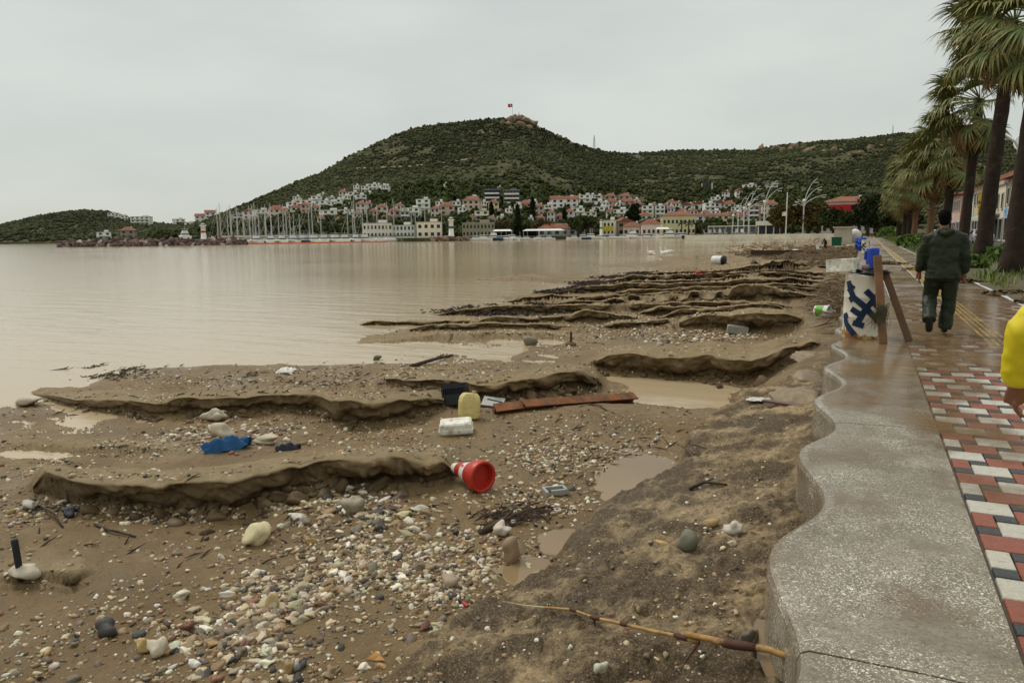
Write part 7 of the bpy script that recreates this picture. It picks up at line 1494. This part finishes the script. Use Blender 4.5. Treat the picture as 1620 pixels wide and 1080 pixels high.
def person(label, loc, rz, coat, trous, P, hair=True, hood=True, sc=1.0, head_tilt=0.0):
    o = thing('person', label, 'person', loc, rz); o.scale = (sc,) * 3; V3 = Vector; HC = V3(P.get('head', (0, .03, 1.62)))
    # body: head with face, neck, hands, ankles in one surface
    mb = MB(); mb.ell(HC, (.077, .098, .118), 16, 12); mb.ell(HC + V3((0, .035, -.055)), (.055, .06, .062), 12, 8); mb.tube([HC + V3((0, .09, .012)), HC + V3((0, .118, -.018)), HC + V3((0, .098, -.034))], [.011, .016, .012], 7)
    for s in (-1, 1): mb.ell(HC + V3((s * .081, -.004, -.012)), (.012, .023, .033), 8, 6); mb.ell(HC + V3((s * .03, .088, .008)), (.013, .01, .009), 8, 5)
    mb.ell(HC + V3((0, .093, -.062)), (.023, .009, .008), 8, 5)
    mb.tube([HC + V3((0, -.015, -.05)), HC + V3((0, -.03, -.14)), HC + V3((0, -.04, -.24)), HC + V3((0, -.04, -.42))], [.055, .055, .062, .10], 12)
    sh = P['sh']
    for s, A in ((-1, P['armL']), (1, P['armR'])):
        S, E, Wr = [V3(q) for q in A]; mb.tube([S, S.lerp(E, .5), E, E.lerp(Wr, .5), Wr], [.05, .046, .04, .034, .026], 10); d = (Wr - E); inw = V3((0, 1, 0)); hand(mb, Wr, d, 1 if s < 0 else -1, (inw - d.normalized() * inw.dot(d.normalized())))
        mb.tube([S, V3((0, -.02, S.z + .01))], [.05, .06], 8)
    mb.tube([HC + V3((0, -.04, -.30)), V3((0, -.01, 1.0)), V3((0, 0, .9))], [.10, .12, .12], 12)
    for Lg in (P['legL'], P['legR']):
        Hp, K, A_, T = [V3(q) for q in Lg]; mb.tube([V3((0, 0, .93)), Hp, Hp.lerp(K, .5), K, K.lerp(A_, .4), A_], [.09, .085, .072, .054, .05, .034], 10)
    skinned(mb, 'body', SKIN, o, .0075, 3)
    # clothes
    mb = MB(); c = P.get('lean', 0.0); z0, z1 = P.get('hem', .80), HC.z - .20
    prof = [(z0, .225, .175), (z0 + .10, .222, .17), (1.02, .208, .155), (1.15, .212, .155), (1.28, .225, .15), (1.38, .215, .13), (1.44, .16, .105), (1.485, .085, .085)]
    k_ = (z1 + .065 - z0) / (1.485 - z0); mb.loft([ringz((0, -.02 + (z - .9) * c, 0), rx * P.get('wide', 1), ry * P.get('wide', 1), z0 + (z - z0) * k_) for z, rx, ry in prof])
    for A in (P['armL'], P['armR']):
        S, E, Wr = [V3(q) for q in A]; d = (Wr - E).normalized(); mb.tube([V3((S.x * .55, S.y, S.z + .02)), S, S.lerp(E, .5), E, E.lerp(Wr, .5), Wr - d * .03, Wr - d * .005], [.085, .080, .072, .068, .064, .056, .046], 14)
    if hood: mb.tube([V3((-.10, -.02, z1 + .02)), V3((-.075, -.10, z1 + .015)), V3((0, -.135, z1 - .015)), V3((.075, -.10, z1 + .015)), V3((.10, -.02, z1 + .02))], [.03, .045, .055, .045, .03], 8)
    skinned(mb, 'jacket', coat, o, .011, 4, P.get('wr', .04))
    mb = MB()
    mb.loft([ringz((0, -.01, 0), .175, .13, z) for z in (.76, .88, .98)])
    for Lg in (P['legL'], P['legR']):
        Hp, K, A_, T = [V3(q) for q in Lg]; mb.tube([Hp + V3((0, 0, .06)), Hp.lerp(K, .45), K, K.lerp(A_, .5), A_.lerp(K, .02), A_], [.115, .108, .096, .092, .09, .088], 14)
    skinned(mb, 'trousers', trous, o, .012, 4, .04)
    for Lg in (P['legL'], P['legR']):
        Hp, K, A_, T = [V3(q) for q in Lg]; d = (T - A_); mb = MB(); heel = A_ - d * .28; mb.tube([heel + V3((0, 0, .02)), A_.lerp(T, .25), A_.lerp(T, .7), T], [(.04, .045), (.05, .05), (.052, .038), (.035, .025)], 10); mb.tube([A_, A_.lerp(K, .1)], [.05, .05], 10); skinned(mb, 'boot', BLKP, o, .012, 3)
    if hair:
        mb = MB(); mb.ell(HC + V3((0, -.022, .026)), (.085, .098, .106), 14, 10); mb.ell(HC + V3((0, -.055, -.035)), (.07, .055, .07), 12, 8); skinned(mb, 'hair', pm('dark_hair', (.006, .0055, .005), .95, .3, 30, .1, spec=.03), o, .01, 2, .006)
    return o
GRNC = pm('green_raincoat', (.020, .026, .013), .5, .25, 5, .12, spec=.2); YELC = pm('yellow_raincoat', (.62, .50, .015), .42, .10, 6, .12)
WALK = dict(head=(-.02, .05, 1.645), sh=.2, armL=((-.215, -.02, 1.37), (-.275, .0, 1.10), (-.29, .02, .885)), armR=((.215, -.02, 1.37), (.27, -.03, 1.10), (.265, .03, .88)), legL=((-.10, 0, .88), (-.13, .09, .53), (-.135, -.22, .215), (-.125, -.13, .045)), legR=((.10, 0, .88), (.11, .06, .48), (.075, .0, .08), (.08, .16, .035)), lean=.03)
mp_ = unp(1484, 529, 0); person('man in a dark green raincoat walking away along the wet promenade', (mp_[0], mp_[1], .005), -.02, GRNC, GRNC, WALK)
YP = dict(head=(0, .03, 1.62), sh=.2, armL=((-.22, -.02, 1.36), (-.40, -.05, 1.10), (-.40, .04, .87)), armR=((.22, -.02, 1.36), (.28, -.02, 1.09), (.27, .08, .86)), legL=((-.10, 0, .88), (-.11, .1, .48), (-.11, .12, .08), (-.11, .28, .04)), legR=((.10, 0, .88), (.11, -.02, .48), (.11, -.2, .1), (.11, -.06, .04)), lean=.0, wr=.035)
hw = unp(1604, 611, .86); person('person in a bright yellow raincoat whose arm enters at right', (hw[0] + .41, hw[1] - .04, .005), 0.0, YELC, YELC, YP)
BLKC = pm('black_coat', (.008, .008, .009), .7, .2, 5, .1)
ST_ = dict(head=(0, .28, 1.35), sh=.2, armL=((-.2, .2, 1.18), (-.25, .3, .92), (-.2, .45, .75)), armR=((.2, .2, 1.18), (.25, .3, .92), (.2, .45, .75)), legL=((-.10, 0, .80), (-.12, .12, .45), (-.12, -.0, .08), (-.12, .15, .04)), legR=((.10, 0, .80), (.11, .1, .45), (.11, -.05, .08), (.11, .1, .04)), lean=.45, hem=.72)
sp_ = on_beach(1306, 394); person('stooping figure in a black coat among the far debris', tuple(sp_), 2.2, BLKC, BLKC, ST_, sc=1.05)
